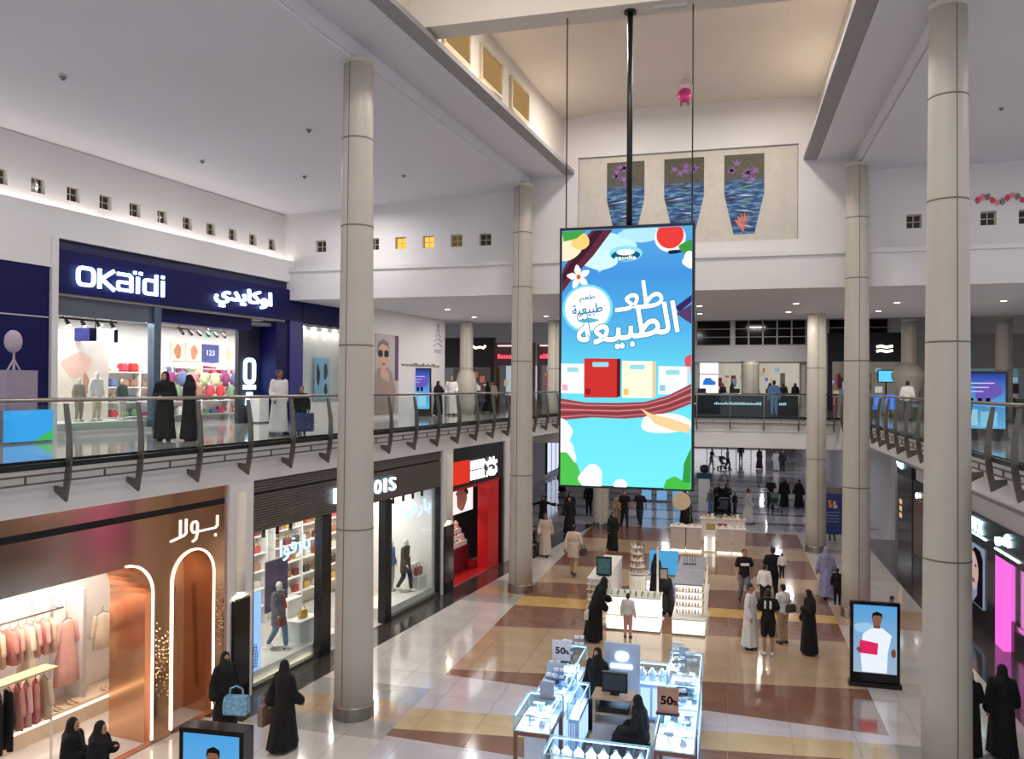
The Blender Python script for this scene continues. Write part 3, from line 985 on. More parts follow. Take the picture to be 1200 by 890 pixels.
# =================================================================== MURALS
mm = bpy.data.materials.new('mural_paint')
mm.use_nodes = True
nt = mm.node_tree
bs = nt.nodes['Principled BSDF']
bs.inputs['Roughness'].default_value = 0.6
tc = nt.nodes.new('ShaderNodeTexCoord')
sp = nt.nodes.new('ShaderNodeSeparateXYZ')
nt.links.new(tc.outputs['Object'], sp.inputs[0])
mp = nt.nodes.new('ShaderNodeMapping')
mp.inputs['Scale'].default_value = (1.2, 1, 6)
nt.links.new(tc.outputs['Object'], mp.inputs[0])
no = nt.nodes.new('ShaderNodeTexNoise')
no.inputs['Scale'].default_value = 2.2
no.inputs['Detail'].default_value = 6
no.inputs['Distortion'].default_value = 0.6
nt.links.new(mp.outputs[0], no.inputs['Vector'])
r1 = nt.nodes.new('ShaderNodeValToRGB')     # water strokes
els = r1.color_ramp.elements
for p_, c_ in ((0.36, (16, 30, 60)), (0.46, (24, 66, 122)), (0.54, (50, 104, 158)), (0.62, (120, 160, 180)), (0.66, (30, 74, 128))):
    e = els.new(p_)
    e.color = rgb(*c_)
els[0].color = rgb(20, 30, 50)
els[-1].color = rgb(40, 90, 100)
nt.links.new(no.outputs['Fac'], r1.inputs[0])
n2 = nt.nodes.new('ShaderNodeTexNoise')
n2.inputs['Scale'].default_value = 9
nt.links.new(tc.outputs['Object'], n2.inputs['Vector'])
r2 = nt.nodes.new('ShaderNodeValToRGB')     # dark foliage bank
r2.color_ramp.elements[0].color = rgb(44, 44, 42)
r2.color_ramp.elements[1].color = rgb(96, 88, 66)
nt.links.new(n2.outputs['Fac'], r2.inputs[0])
mr = nt.nodes.new('ShaderNodeMapRange')
mr.inputs[1].default_value = 1.55
mr.inputs[2].default_value = 1.85
nt.links.new(sp.outputs[2], mr.inputs[0])
mx = nt.nodes.new('ShaderNodeMixRGB')
nt.links.new(mr.outputs[0], mx.inputs[0])
nt.links.new(r1.outputs[0], mx.inputs[1])
nt.links.new(r2.outputs[0], mx.inputs[2])
nt.links.new(mx.outputs[0], bs.inputs['Base Color'])
PETAL = M('mural_lilac', (136, 92, 168), 0.6, var=0.25, scale=12)
PETAL2 = M('mural_pink', (206, 124, 100), 0.6, var=0.25, scale=12)
LILY = M('mural_green', (110, 140, 100), 0.6, var=0.2, scale=12)
WDEEP = M('mural_deep_blue', (22, 44, 96), 0.6, var=0.2, scale=12)
WCYAN = M('mural_cyan', (70, 128, 170), 0.6, var=0.2, scale=12)
FOAM = M('mural_foam', (186, 200, 206), 0.6, var=0.1, scale=12)
for k, (x0, x1, lab) in enumerate([(-3.94, -2.71, 'left mural of water and lilac flowers, behind the black pole'), (-2.07, -0.81, 'middle mural of water and lilac flowers on the end wall'), (-0.18, 1.04, 'right mural of water with an orange flower at its tip')]):
    w = x1 - x0
    t = thing('mural_panel', lab + ', tapering downwards', 'mural', (x0, YW + 0.09, 11.66), 0, 'tapered murals on the end wall')
    MB().plate([(w * 0.24, 0), (w * 0.76, 0), (w, 1.28), (w, 2.53), (0, 2.53), (0, 1.28)], 0.0, 0.04).build('painting', mm, t)
    rnd = random.Random(40 + k)
    for i in range(8 if k != 1 else 6):
        cx, cz = rnd.uniform(0.2, w - 0.2), rnd.uniform(1.72 if i > 4 else 1.95, 2.36)
        a = rnd.uniform(0, 3.1)
        pl = [(cx + 0.17 * math.cos(a + q) * (1 if j % 2 else 0.3), cz + 0.14 * math.sin(a + q) * (1 if j % 2 else 0.3)) for j, q in enumerate([2 * math.pi * j / 10 for j in range(10)])]
        MB().plate(pl, -0.004, 0.0).build('painted_flower', PETAL, t)
    for i in range(15):
        cz = 0.25 + 1.45 * i / 15
        hw = w * 0.5 * (0.55 + 0.45 * min(1, cz / 1.28)) - 0.1
        cx = w / 2 + rnd.uniform(-0.35, 0.35) * hw
        ln = min(rnd.uniform(0.16, 0.42), hw - abs(cx - w / 2))
        tl = rnd.uniform(-0.05, 0.09)
        MB().plate([(cx - ln, cz - tl), (cx, cz - 0.022), (cx + ln, cz + tl), (cx, cz + 0.024)], -0.003, 0.0).build('painted_wave', [FOAM, WDEEP, WCYAN, LILY, WDEEP][i % 5], t)
    if k == 2:
        for i in range(6):
            a = R(40 + 22 * i)
            MB().plate([(w * 0.48, 0.04), (w * 0.48 + 0.2 * math.cos(a) + 0.06, 0.3 + 0.25 * math.sin(a)), (w * 0.48 + 0.3 * math.cos(a), 0.2 + 0.5 * math.sin(a))], -0.005, 0.0).build('painted_flower', PETAL2, t)

# faint red and pink hanging greeting garland on the right of the end wall
t = thing('hanging_garland', 'red and pink decorative greeting garland on the wall above the right hand windows', 'decoration', (7.0, YW - 0.02, 12.15))
for i in range(12):
    x = 0.05 + 0.13 * i
    MB().plate(blob(x, 0.2 + 0.1 * math.sin(i * 1.1), 0.07, 0.09, i), -0.01, 0.0).build('motif', M('garland_%d' % (i % 3), [(196, 60, 84), (214, 120, 140), (120, 110, 112)][i % 3], 0.6), t)


# =================================================================== FIGURES
def remesh(mb, voxel, smooth=4, name='body'):
    me = mb.mesh('tmp', [WHITE])
    o = bpy.data.objects.new('tmp', me)
    COL.objects.link(o)
    md = o.modifiers.new('r', 'REMESH')
    md.mode = 'VOXEL'
    md.voxel_size = voxel
    if smooth:
        sm = o.modifiers.new('s', 'SMOOTH')
        sm.factor = 0.5
        sm.iterations = smooth
    bpy.context.view_layer.update()
    out = bpy.data.meshes.new_from_object(o.evaluated_get(bpy.context.evaluated_depsgraph_get()))
    bpy.data.objects.remove(o)
    bpy.data.meshes.remove(me)
    out.polygons.foreach_set('use_smooth', [True] * len(out.polygons))
    out.name = name
    out.materials.clear()
    return out


SKIN = M('skin_tan', (176, 128, 100), 0.5, var=0.05)
SKIN2 = M('skin_brown', (140, 96, 72), 0.5, var=0.05)
HAIR = M('hair_black', (20, 16, 14), 0.45, var=0.3, scale=60)
CBLACK = M('cloth_black', (10, 10, 11), 0.9, var=0.3, scale=14, bump=0.3)
CBLACK2 = M('cloth_black_soft', (15, 14, 17), 0.85, var=0.3, scale=14, bump=0.3)
CWHITE = M('cloth_white', (222, 220, 218), 0.7, var=0.05, scale=9, bump=0.3)
CBEIGE = M('cloth_beige', (206, 190, 172), 0.75, var=0.06, scale=9, bump=0.3)
CNAVY = M('cloth_navy', (28, 32, 52), 0.7, var=0.2, scale=9, bump=0.3)
CGREY = M('cloth_grey', (96, 98, 106), 0.7, var=0.15, scale=9, bump=0.3)
CLILAC = M('cloth_lilac', (140, 140, 172), 0.7, var=0.3, scale=14, bump=0.3)
CPINK = M('cloth_pink', (216, 160, 158), 0.7, var=0.1, scale=14, bump=0.3)
CTAN = M('cloth_tan', (176, 148, 116), 0.7, var=0.1, scale=14, bump=0.3)
CBLUE = M('cloth_blue', (90, 130, 180), 0.7, var=0.15, scale=14, bump=0.3)
CGREEN = M('cloth_green', (70, 92, 84), 0.7, var=0.15, scale=14, bump=0.3)
SHOEB = M('shoe_black', (20, 18, 18), 0.4)
SHOEW = M('shoe_white', (214, 210, 206), 0.5)
EYEM = M('eye_dark', (20, 16, 16), 0.2)
LIPM = M('lip', (140, 70, 66), 0.5)


class Pose:
    def __init__(self, eL=(0.25, 0.03, 1.12), wL=(0.26, -0.05, 0.88), eR=(-0.25, 0.03, 1.12), wR=(-0.26, -0.05, 0.88),
                 kL=(0.095, -0.02, 0.49), aL=(0.10, 0.02, 0.09), kR=(-0.095, -0.02, 0.49), aR=(-0.10, 0.02, 0.09), lean=0.0, nod=0.0, turn=0.0, sit=False):
        self.__dict__.update(locals())

    def up(self, p):
        x, y, z = p
        if self.sit:
            z -= 0.42
            base = 0.5
        else:
            base = 0.93
        d = max(0, z - base)
        return (x, y - self.lean * d, z - 0.5 * self.lean * self.lean * d)


STAND = Pose()
WALK = Pose(kL=(0.09, -0.13, 0.5), aL=(0.09, -0.17, 0.10), kR=(-0.09, 0.02, 0.49), aR=(-0.09, 0.24, 0.14), eL=(0.25, 0.10, 1.13), wL=(0.26, 0.13, 0.9), eR=(-0.25, -0.02, 1.13), wR=(-0.25, -0.17, 0.93))
FOLD = Pose(eL=(0.25, 0.0, 1.13), wL=(0.06, -0.2, 1.12), eR=(-0.25, 0.0, 1.13), wR=(-0.06, -0.21, 1.08))
PHONE = Pose(eL=(0.23, -0.06, 1.15), wL=(0.12, -0.19, 1.24), eR=(-0.25, 0.02, 1.12), wR=(-0.22, -0.10, 0.90), nod=0.02)
LEANF = Pose(lean=0.36, eL=(0.22, -0.16, 1.14), wL=(0.14, -0.36, 1.05), eR=(-0.24, -0.05, 1.1), wR=(-0.22, -0.2, 0.9), kL=(0.1, -0.02, 0.49), aL=(0.1, 0.04, 0.09), kR=(-0.1, 0.02, 0.49), aR=(-0.11, 0.12, 0.09))
CARRY = Pose(eL=(0.25, 0.02, 1.13), wL=(0.12, -0.24, 1.16), eR=(-0.25, 0.0, 1.12), wR=(-0.08, -0.26, 1.1), kL=(0.09, -0.08, 0.5), aL=(0.09, -0.08, 0.09), kR=(-0.09, 0.0, 0.49), aR=(-0.09, 0.14, 0.1))
PUSH = Pose(lean=0.12, eL=(0.24, -0.06, 1.14), wL=(0.2, -0.36, 1.04), eR=(-0.24, -0.06, 1.14), wR=(-0.2, -0.36, 1.04), kL=(0.09, -0.1, 0.5), aL=(0.09, -0.12, 0.1), kR=(-0.09, 0.03, 0.49), aR=(-0.09, 0.2, 0.12))
WIDE = Pose(eL=(0.42, 0.02, 1.30), wL=(0.62, -0.10, 1.30), eR=(-0.42, 0.02, 1.30), wR=(-0.62, -0.10, 1.28))
SEAT = Pose(sit=True, lean=0.12, eL=(0.24, -0.08, 1.12), wL=(0.14, -0.3, 1.05), eR=(-0.24, -0.08, 1.12), wR=(-0.14, -0.3, 1.05))


def parts_of(P):
    u = P.up
    s = -0.42 if P.sit else 0.0
    hL, hR = (0.09, 0, 0.9 + s), (-0.09, 0, 0.9 + s)
    kL, aL, kR, aR = P.kL, P.aL, P.kR, P.aR
    if P.sit:
        kL, aL, kR, aR = (0.12, -0.42, 0.5), (0.12, -0.44, 0.09), (-0.12, -0.42, 0.5), (-0.12, -0.44, 0.09)
    return dict(hL=hL, hR=hR, kL=kL, aL=aL, kR=kR, aR=aR, shL=u((0.175, 0, 1.40)), shR=u((-0.175, 0, 1.40)),
                eL=u(P.eL), wL=u(P.wL), eR=u(P.eR), wR=u(P.wR), s=s)


def g_torso(mb, P, g=0.0, sk=1.0):
    u, s = P.up, (-0.42 if P.sit else 0.0)
    mb.ell(u((0, 0, 1.28)), (0.165 * sk + g, 0.105 + g, 0.19 + g))
    mb.ell(u((0, 0, 1.09)), (0.142 * sk + g, 0.098 + g, 0.17 + g))
    mb.ell((0, 0, 0.94 + s), (0.165 * sk + g, 0.115 + g, 0.13 + g))
    mb.cap(u((0.15, 0, 1.39)), u((-0.15, 0, 1.39)), 0.062 + g, n=12)
    mb.cap(u((0, 0.01, 1.36)), u((0, 0.01, 1.44)), 0.085 + g, 0.055 + g)


def g_arm(mb, q, L, g=0.0, to=1.0, flare=0.0):
    sh, e, w = Vector(q['sh' + L]), Vector(q['e' + L]), Vector(q['w' + L])
    if to < 0.5:
        mb.cap(sh, sh + (e - sh) * to * 2, 0.052 + g, 0.05 + g + flare)
        return
    mb.cap(sh, e, 0.052 + g, 0.041 + g)
    t = (to - 0.5) * 2
    mb.cap(e, e + (w - e) * t, 0.041 + g, 0.041 - 0.012 * t + g + flare)


def g_leg(mb, q, L, g=0.0, to=1.0):
    h, k, a = Vector(q['h' + L]), Vector(q['k' + L]), Vector(q['a' + L])
    if to < 0.5:
        mb.cap(h, h + (k - h) * to * 2, 0.085 + g, 0.066 + g)
        return
    mb.cap(h, k, 0.085 + g, 0.058 + g)
    t = (to - 0.5) * 2
    mb.cap(k, k + (a - k) * t, 0.058 + g, 0.058 - 0.02 * t + g)


def g_body(P, voxel):
    q = parts_of(P)
    mb = MB()
    g_torso(mb, P)
    u = P.up
    hy = -P.nod
    mb.cap(u((0, 0.012, 1.40)), u((0, 0.0 + hy, 1.52)), 0.054, 0.052)
    hc = Vector(u((0, -0.012 + hy, 1.60)))
    mb.ell(hc, (0.074, 0.092, 0.108))
    mb.ell(hc + Vector((0, -0.03, -0.06)), (0.052, 0.06, 0.052))
    mb.cap(hc + Vector((0, -0.092, 0.01)), hc + Vector((0, -0.106, -0.022)), 0.009, 0.014, 8)
    for sx in (-1, 1):
        mb.ell(hc + Vector((0.076 * sx, 0.008, -0.01)), (0.014, 0.022, 0.032), 8, 6)
    for L, sg in (('L', 1), ('R', -1)):
        g_arm(mb, q, L)
        g_leg(mb, q, L)
        a = Vector(q['a' + L])
        mb.cap(a + Vector((0, 0.03, -0.04)), a + Vector((0.01 * sg, -0.13, -0.055)), 0.04, 0.03)
        w, e = Vector(q['w' + L]), Vector(q['e' + L])
        d = (w - e).normalized()
        sd = d.cross(Vector((0, 1, 0) if abs(d.z) > 0.5 else (0, 0, 1))).normalized()
        nr = d.cross(sd).normalized()
        pc = w + d * 0.055
        mb.cap(w, pc + d * 0.01, 0.03, 0.034)
        for i in range(4):   # fingers, unequal and slightly curled
            o = pc + d * 0.02 + sd * (0.027 - 0.018 * i)
            ln = (0.062, 0.072, 0.068, 0.052)[i]
            mid = o + d * ln * 0.6
            mb.cap(o, mid, 0.011, 0.010, 6)
            mb.cap(mid, mid + (d * 0.8 + nr * 0.6 * sg) * ln * 0.5, 0.010, 0.009, 6)
        th = w + d * 0.02 + sd * 0.03
        mb.cap(th, th + (d * 0.7 + sd * 0.7) * 0.05, 0.013, 0.011, 6)
    return remesh(mb, voxel, 3, 'body'), hc


def ringr(cx, cy, z, rx, ry, n=26, amp=0.0, k=7, ph=0.0):
    return [(cx + (rx + amp * math.cos(k * a + ph)) * math.cos(a), cy + (ry + amp * math.cos(k * a + ph)) * math.sin(a), z) for a in [2 * math.pi * i / n for i in range(n)]]


def g_robe(P, wide=1.0, hem=0.06, voxel=0.022, sleeve=0.04, ph=0.0, to=0.97):
    """ankle-length gown over body and arms"""
    q = parts_of(P)
    mb = MB()
    u = P.up
    prof = [(1.45, 0.075, 0.075), (1.41, 0.17, 0.10), (1.36, 0.205, 0.115), (1.25, 0.205, 0.14), (1.1, 0.19 * wide, 0.145 * wide), (0.95, 0.21 * wide, 0.165 * wide)]
    rings = []
    for z, rx, ry in prof:
        c = u((0, 0.005, z))
        rings.append(ringr(c[0], c[1], c[2], rx, ry))
    if not P.sit:
        mx, my = (P.aL[0] + P.aR[0]) / 2, (P.aL[1] + P.aR[1]) / 2
        sp_ = abs(P.aL[1] - P.aR[1]) / 2
        for z, rx, ry, am in ((0.7, 0.225, 0.185, 0.006), (0.45, 0.24, 0.20, 0.012), (0.2, 0.255, 0.215, 0.018), (hem, 0.268, 0.225, 0.022)):
            t = (0.95 - z) / 0.9
            rings.append(ringr(mx * t, my * t, z, rx * wide, (ry + sp_ * t * 0.55) * wide, amp=am, ph=ph + z * 1.5))
    else:
        rings = [r_ for r_ in rings]
        rings.append(ringr(0, -0.05, 0.45, 0.22, 0.22))
        mb.cap((0.1, -0.02, 0.5), (0.12, -0.42, 0.52), 0.13, 0.11)
        mb.cap((-0.1, -0.02, 0.5), (-0.12, -0.42, 0.52), 0.13, 0.11)
        mb.cap((0.1, -0.44, 0.5), (0.12, -0.46, 0.14), 0.11, 0.13)
        mb.cap((-0.1, -0.44, 0.5), (-0.12, -0.46, 0.14), 0.11, 0.13)
    mb.loft(rings)
    for L in 'LR':
        g_arm(mb, q, L, 0.024, to, sleeve)
    return remesh(mb, voxel, 2, 'gown')


def g_scarf(P, hc, voxel=0.018, veil=False, back=0.3):
    mb = MB()
    u = P.up
    mb.ell(hc + Vector((0, 0.022, 0.014)), (0.098, 0.098, 0.122))
    mb.cap(hc + Vector((0, 0.03, -0.02)), u((0, 0.03, 1.44)), 0.098, 0.105)
    mb.cap(hc + Vector((0, -0.02, -0.12)), u((0, -0.05, 1.36)), 0.07, 0.10)
    mb.cap(u((0.06, 0.02, 1.43)), u((0.12, 0.02, 1.33)), 0.10, 0.10)
    mb.cap(u((-0.06, 0.02, 1.43)), u((-0.12, 0.02, 1.33)), 0.10, 0.10)
    mb.cap(u((0, 0.06, 1.42)), u((0, 0.09, 1.42 - back)), 0.12, 0.10)
    if veil:
        mb.ell(hc + Vector((0, -0.045, -0.055)), (0.075, 0.075, 0.085))
        mb.cap(hc + Vector((0, -0.06, -0.06)), u((0, -0.10, 1.34)), 0.07, 0.07)
    return remesh(mb, voxel, 3, 'headscarf')


def g_hair(hc, long=False, voxel=0.016):
    mb = MB()
    mb.ell(hc + Vector((0, 0.016, 0.026)), (0.083, 0.094, 0.092))
    mb.ell(hc + Vector((0, 0.05, -0.02)), (0.074, 0.056, 0.08))
    if long:
        mb.cap(hc + Vector((0, 0.06, 0.0)), hc + Vector((0, 0.09, -0.24)), 0.075, 0.05)
    return remesh(mb, voxel, 2, 'hair')


def simple(fn, voxel=0.022, name='garment', smooth=2):
    mb = MB()
    fn(mb)
    return remesh(mb, voxel, smooth, name)


TPL = {}


def template(key, P, outfit, voxel=0.014, veil=False, ph=0.0, wide=1.0):
    body, hc = g_body(P, voxel)
    q = parts_of(P)
    parts = [('body', body, SKIN)]
    cv = max(0.02, voxel * 1.4)
    if outfit in ('abaya',):
        parts.append(('gown', g_robe(P, wide, 0.05, cv, 0.05, ph), CBLACK))
        parts.append(('headscarf', g_scarf(P, hc, 0.018, veil), CBLACK2))
    if outfit == 'thobe':
        parts.append(('gown', g_robe(P, 0.93, 0.08, cv, 0.02, ph), CWHITE))
        parts.append(('hair', g_hair(hc), HAIR))
    if outfit == 'dress':
        parts.append(('gown', g_robe(P, 1.0, 0.12, cv, 0.02, ph), CLILAC))
        parts.append(('headscarf', g_scarf(P, hc), CLILAC))
    if outfit in ('tee', 'shirt', 'shorts', 'longshirt'):
        sl = {'tee': 0.33, 'shorts': 0.33, 'shirt': 0.95, 'longshirt': 0.95}[outfit]

        def top(mb):
            g_torso(mb, P, 0.02)
            for L in 'LR':
                g_arm(mb, q, L, 0.02, sl, 0.012)
            if outfit == 'longshirt':
                mb.loft([ringr(0, 0, z, rx, ry) for z, rx, ry in ((1.1, 0.19, 0.14), (0.9, 0.205, 0.155), (0.62, 0.215, 0.165))])
        parts.append(('shirt', simple(top, cv, 'shirt'), CBLACK2))

        def bot(mb):
            mb.ell((0, 0, 0.93 + q['s']), (0.178, 0.128, 0.13))
            for L in 'LR':
                g_leg(mb, q, L, 0.022, 0.46 if outfit == 'shorts' else 0.97)
        parts.append(('trousers', simple(bot, cv, 'trousers'), CGREY))
        parts.append(('hair', g_hair(hc), HAIR))
    for L, sg in (('L', 1), ('R', -1)):
        a = Vector(q['a' + L])
        z = max(a.z - 0.045, 0.045)
        mb = MB().cap((a.x, a.y + 0.045, z), (a.x + 0.012 * sg, a.y - 0.10, z), 0.046, 0.044, 12)
        mb.cap((a.x + 0.012 * sg, a.y - 0.10, z), (a.x + 0.012 * sg, a.y - 0.15, z - 0.012), 0.044, 0.034, 12)
        me = mb.mesh('shoe', [], True)
        me.materials.clear()
        parts.append(('shoe', me, SHOEB))
    mb = MB()
    for sx in (-1, 1):
        mb.ell(hc + Vector((0.028 * sx, -0.085, 0.012)), (0.013, 0.007, 0.008), 8, 6)
    me = mb.mesh('eyes', [], True)
    me.materials.clear()
    parts.append(('eyes', me, EYEM))
    if not veil:
        mb = MB().ell(hc + Vector((0, -0.088, -0.062)), (0.022, 0.006, 0.007), 8, 6)
        me = mb.mesh('mouth', [], True)
        me.materials.clear()
        parts.append(('mouth', me, LIPM))
    TPL[key] = parts
    for _, me, m in parts:
        me.materials.append(m)
    return parts


def person(key, label, x, y, rot, H=1.65, z=0.0, mats=None, group=None, skip=()):
    t = thing('person', label, 'person', (x, y, z), R(rot), group)
    k = H / 1.71
    t.scale = (k, k, k)
    for nm, me, m in TPL[key]:
        if nm in skip:
            continue
        o = put(nm, me, t)
        if mats and nm in mats:
            o.material_slots[0].link = 'OBJECT'
            o.material_slots[0].material = mats[nm]
    return t


template('abaya_walk', WALK, 'abaya', ph=0.4)
template('abaya_stand', STAND, 'abaya', ph=1.0, veil=True)
template('abaya_fold', FOLD, 'abaya', ph=0.2)
template('abaya_phone', PHONE, 'abaya', ph=1.6)
template('abaya_lean', LEANF, 'abaya', ph=2.0, wide=1.05)
template('abaya_wide', WIDE, 'abaya', voxel=0.02)
template('abaya_seat', SEAT, 'abaya')
template('thobe_stand', Pose(eL=(0.25, -0.02, 1.13), wL=(0.2, -0.22, 1.04), eR=(-0.25, 0.02, 1.12), wR=(-0.25, -0.08, 0.88)), 'thobe')
template('thobe_walk', WALK, 'thobe', voxel=0.018)
template('tee_walk', WALK, 'tee')
template('shirt_stand', STAND, 'shirt', voxel=0.018)
template('shorts_stand', FOLD, 'shorts')
template('shirt_carry', CARRY, 'tee', voxel=0.016)
template('shirt_push', PUSH, 'tee', voxel=0.018)
template('dress_walk', WALK, 'dress', voxel=0.018)
template('long_walk', WALK, 'longshirt', voxel=0.016)
template('child', STAND, 'shirt', voxel=0.02)


# =================================================================== goods on show
def garment_mesh(kind, seed=0):
    rnd = random.Random(seed)
    ph = rnd.random() * 6
    mb = MB()

    def rg(z, rx, ry, am):
        return ringr(0, 0, z, rx, ry, 22, am, 6, ph + z * 2)
    if kind == 'top':
        mb.loft([rg(0.0, 0.06, 0.03, 0), rg(-0.03, 0.17, 0.035, 0), rg(-0.12, 0.2, 0.05, 0.004), rg(-0.4, 0.19, 0.06, 0.01), rg(-0.66, 0.21, 0.07, 0.016)])
        for s in (-1, 1):
            mb.cap((0.17 * s, 0, -0.05), (0.25 * s, 0, -0.38), 0.045, 0.05, 8)
    elif kind == 'dress':
        mb.loft([rg(0.0, 0.06, 0.03, 0), rg(-0.03, 0.17, 0.035, 0), rg(-0.15, 0.19, 0.06, 0.004), rg(-0.5, 0.19, 0.08, 0.01), rg(-0.9, 0.25, 0.11, 0.02), rg(-1.2, 0.29, 0.13, 0.026)])
        for s in (-1, 1):
            mb.cap((0.17 * s, 0, -0.05), (0.26 * s, 0, -0.42), 0.05, 0.06, 8)
    else:
        for s in (-1, 1):
            mb.loft([ringr(0.07 * s, 0, z, rx, ry, 14, am, 4, ph) for z, rx, ry, am in ((-0.02, 0.075, 0.03, 0), (-0.25, 0.085, 0.045, 0.004), (-0.6, 0.08, 0.045, 0.006), (-0.95, 0.075, 0.045, 0.008))])
    me = mb.mesh('fabric', [], True)
    me.materials.clear()
    me.materials.append(CPINK)
    return me


GM = {k: [garment_mesh(k, i) for i in range(2)] for k in ('top', 'dress', 'trousers')}
HANG_ME = MB().tube([(-0.17, 0, -0.03), (-0.03, 0, 0.03), (0, 0, 0.05), (0.03, 0, 0.03), (0.17, 0, -0.03), (-0.17, 0, -0.03)], 0.008, 5).tube([(0, 0, 0.05), (0, 0, 0.09), (0.02, 0, 0.11), (0, 0, 0.13)], 0.006, 5).mesh('hanger', STEEL)


def garment(kind, label, loc, rotz, mat, group, sc=1.0, i=0):
    t = thing('hanging_garment', label, 'garment', loc, rotz, group)
    t.scale = (sc, sc, sc)
    o = put('fabric', GM[kind][i % 2], t)
    o.material_slots[0].link = 'OBJECT'
    o.material_slots[0].material = mat
    put('hanger', HANG_ME, t)
    return t


def mannequin(label, loc, rotz, H, mats, key, plinth=True):
    t = thing('mannequin', label, 'mannequin', loc, rotz)
    k = H / 1.71
    t.scale = (k, k, k)
    for nm, me, m in TPL[key]:
        if nm in ('eyes', 'mouth', 'hair', 'headscarf'):
            continue
        o = put(nm, me, t)
        o.material_slots[0].link = 'OBJECT'
        o.material_slots[0].material = mats.get(nm, MANQ)
    MB().cyl(0, 0, 0.0, 0.012, 0.2, n=20).build('base_plate', STEEL, t)
    return t


MANQ = M('mannequin_ivory', (222, 214, 204), 0.4)
# =================================================================== NAVY CHILDREN'S SHOP (upper left)
sf_ = lthing('storefront', 'navy blue shop front with glowing white sign on the upper left gallery', 'shop front', 14.8, 18.6, UP)


def lz(z):
    return z - UP


o_ = (-14.8, -18.6, -UP)     # shop parts are written in frame coordinates
fas = MB().box(14.82, 25.02, 18.48, 18.9, 9.1, 10.22).build('fascia_panel', NAVY, sf_, o_)
MB().box(14.82, 25.02, 18.62, 18.9, 10.22, 10.5).build('top_recess', M('navy_recess', (18, 19, 70), 0.4), sf_, o_)
MB().box(14.82, 24.0, 18.5, 18.86, 9.03, 9.1).build('fascia_edge', GREY, sf_, o_)
SGN = E('sign_white_blue', (196, 228, 255), 4.5)


def squares(letters, x0, z0, w, h, t, y0, y1, mat, parent, gap):
    x = x0
    for ch in letters:
        mb = MB()
        P = lambda pts: [(x + a * w, z0 + b * h) for a, b in pts]
        st = t
        if ch == 'o':
            ribbon(mb, rrect(x + w / 2, z0 + h / 2, w - st, h - st, 0.13 * w * 1.6, 3), st, y0, y1, True)
            adv = w
        elif ch == 'k':
            ribbon(mb, P([(0.12, 0), (0.12, 1)]), st, y0, y1)
            ribbon(mb, P([(0.95, 1), (0.25, 0.5), (0.98, 0)]), st, y0, y1)
            adv = w * 0.98
        elif ch == 'a':
            ribbon(mb, P([(0.05, 0.9), (0.75, 0.9), (0.88, 0.8), (0.88, 0.0)]), st, y0, y1)
            ribbon(mb, rrect(x + 0.48 * w, z0 + 0.29 * h, 0.78 * w, 0.40 * h, 0.08 * w, 2), st * 0.9, y0, y1, True)
            adv = w
        elif ch in 'iï':
            ribbon(mb, P([(0.16, 0), (0.16, 0.88)]), st, y0, y1)
            for dx in ((0.16,) if ch == 'i' else (-0.02, 0.34)):
                ribbon(mb, P([(dx, 1.0), (dx, 1.17)]), st * 0.95, y0, y1)
            adv = w * 0.36
        elif ch == 'd':
            ribbon(mb, rrect(x + 0.46 * w, z0 + 0.44 * h, 0.74 * w, 0.72 * h, 0.14 * w, 3), st, y0, y1, True)
            ribbon(mb, P([(0.86, 0), (0.86, 1.15)]), st, y0, y1)
            adv = w
        mb.build('letter', mat, parent)
        x += adv + gap
    return x


squares('okaïdi', 15.3, 9.33, 0.56, 0.53, 0.09, 18.36, 18.42, SGN, fas, 0.075)
text('letters', 'اوكايدي', 2.75, 0.68, SGN, fas, (21.72, 18.39, 9.62), 0, 0.06, 0.03)
MB().box(12.4, 14.6, 18.5, 18.62, UP, 9.72).build('side_panel', NAVY, sf_, o_)
MB().box(12.4, 14.6, 18.485, 18.5, 8.43, 8.46).build('panel_joint', LGREY, sf_, o_)
MB().box(18.0, 18.26, 18.5, 18.75, UP, 9.05).build('mullion', M('bluish_steel', (92, 108, 128), 0.3, metal=0.6), sf_, o_)
BULK = M('glass_transom_grey', (88, 94, 108), 0.2, metal=0.2)
MB().box(14.84, 18.0, 18.6, 18.66, 8.54, 9.05).build('transom', BULK, sf_, o_)
MB().box(18.26, 22.45, 18.7, 19.3, 8.62, 9.05).build('door_header', NAVY, sf_, o_)
MB().box(23.55, 24.25, 18.52, 19.6, UP, 9.05).build('pier', NAVY, sf_, o_)
MB().box(24.25, 25.02, 18.46, 19.0, UP, 9.1).build('pier', M('navy_panel_light', (44, 46, 120), 0.4), sf_, o_)
rp = MB().box(22.45, 23.55, 19.25, 19.4, UP, 9.05).build('recessed_panel', M('charcoal_panel', (40, 42, 58), 0.5), sf_, o_)
mb = MB()
ribbon(mb, rrect(23.0, 7.25, 0.46, 0.78, 0.15, 4), 0.13, 19.19, 19.25, True)
mb.plate([(22.8, 6.05), (23.2, 6.05), (23.12, 6.5), (22.88, 6.5)], 19.19, 19.25)
mb.plate([(22.7, 6.6), (23.3, 6.6), (23.3, 6.76), (22.7, 6.76)], 19.19, 19.25)
mb.build('lit_figure_sign', SGN, rp)
MB().box(14.86, 18.0, 18.585, 18.6, 5.52, 8.54).build('glass_pane', GLASS, sf_, o_)
MB().box(14.84, 18.0, 18.56, 18.7, UP, 5.52).build('window_sill', LGREY, sf_, o_)
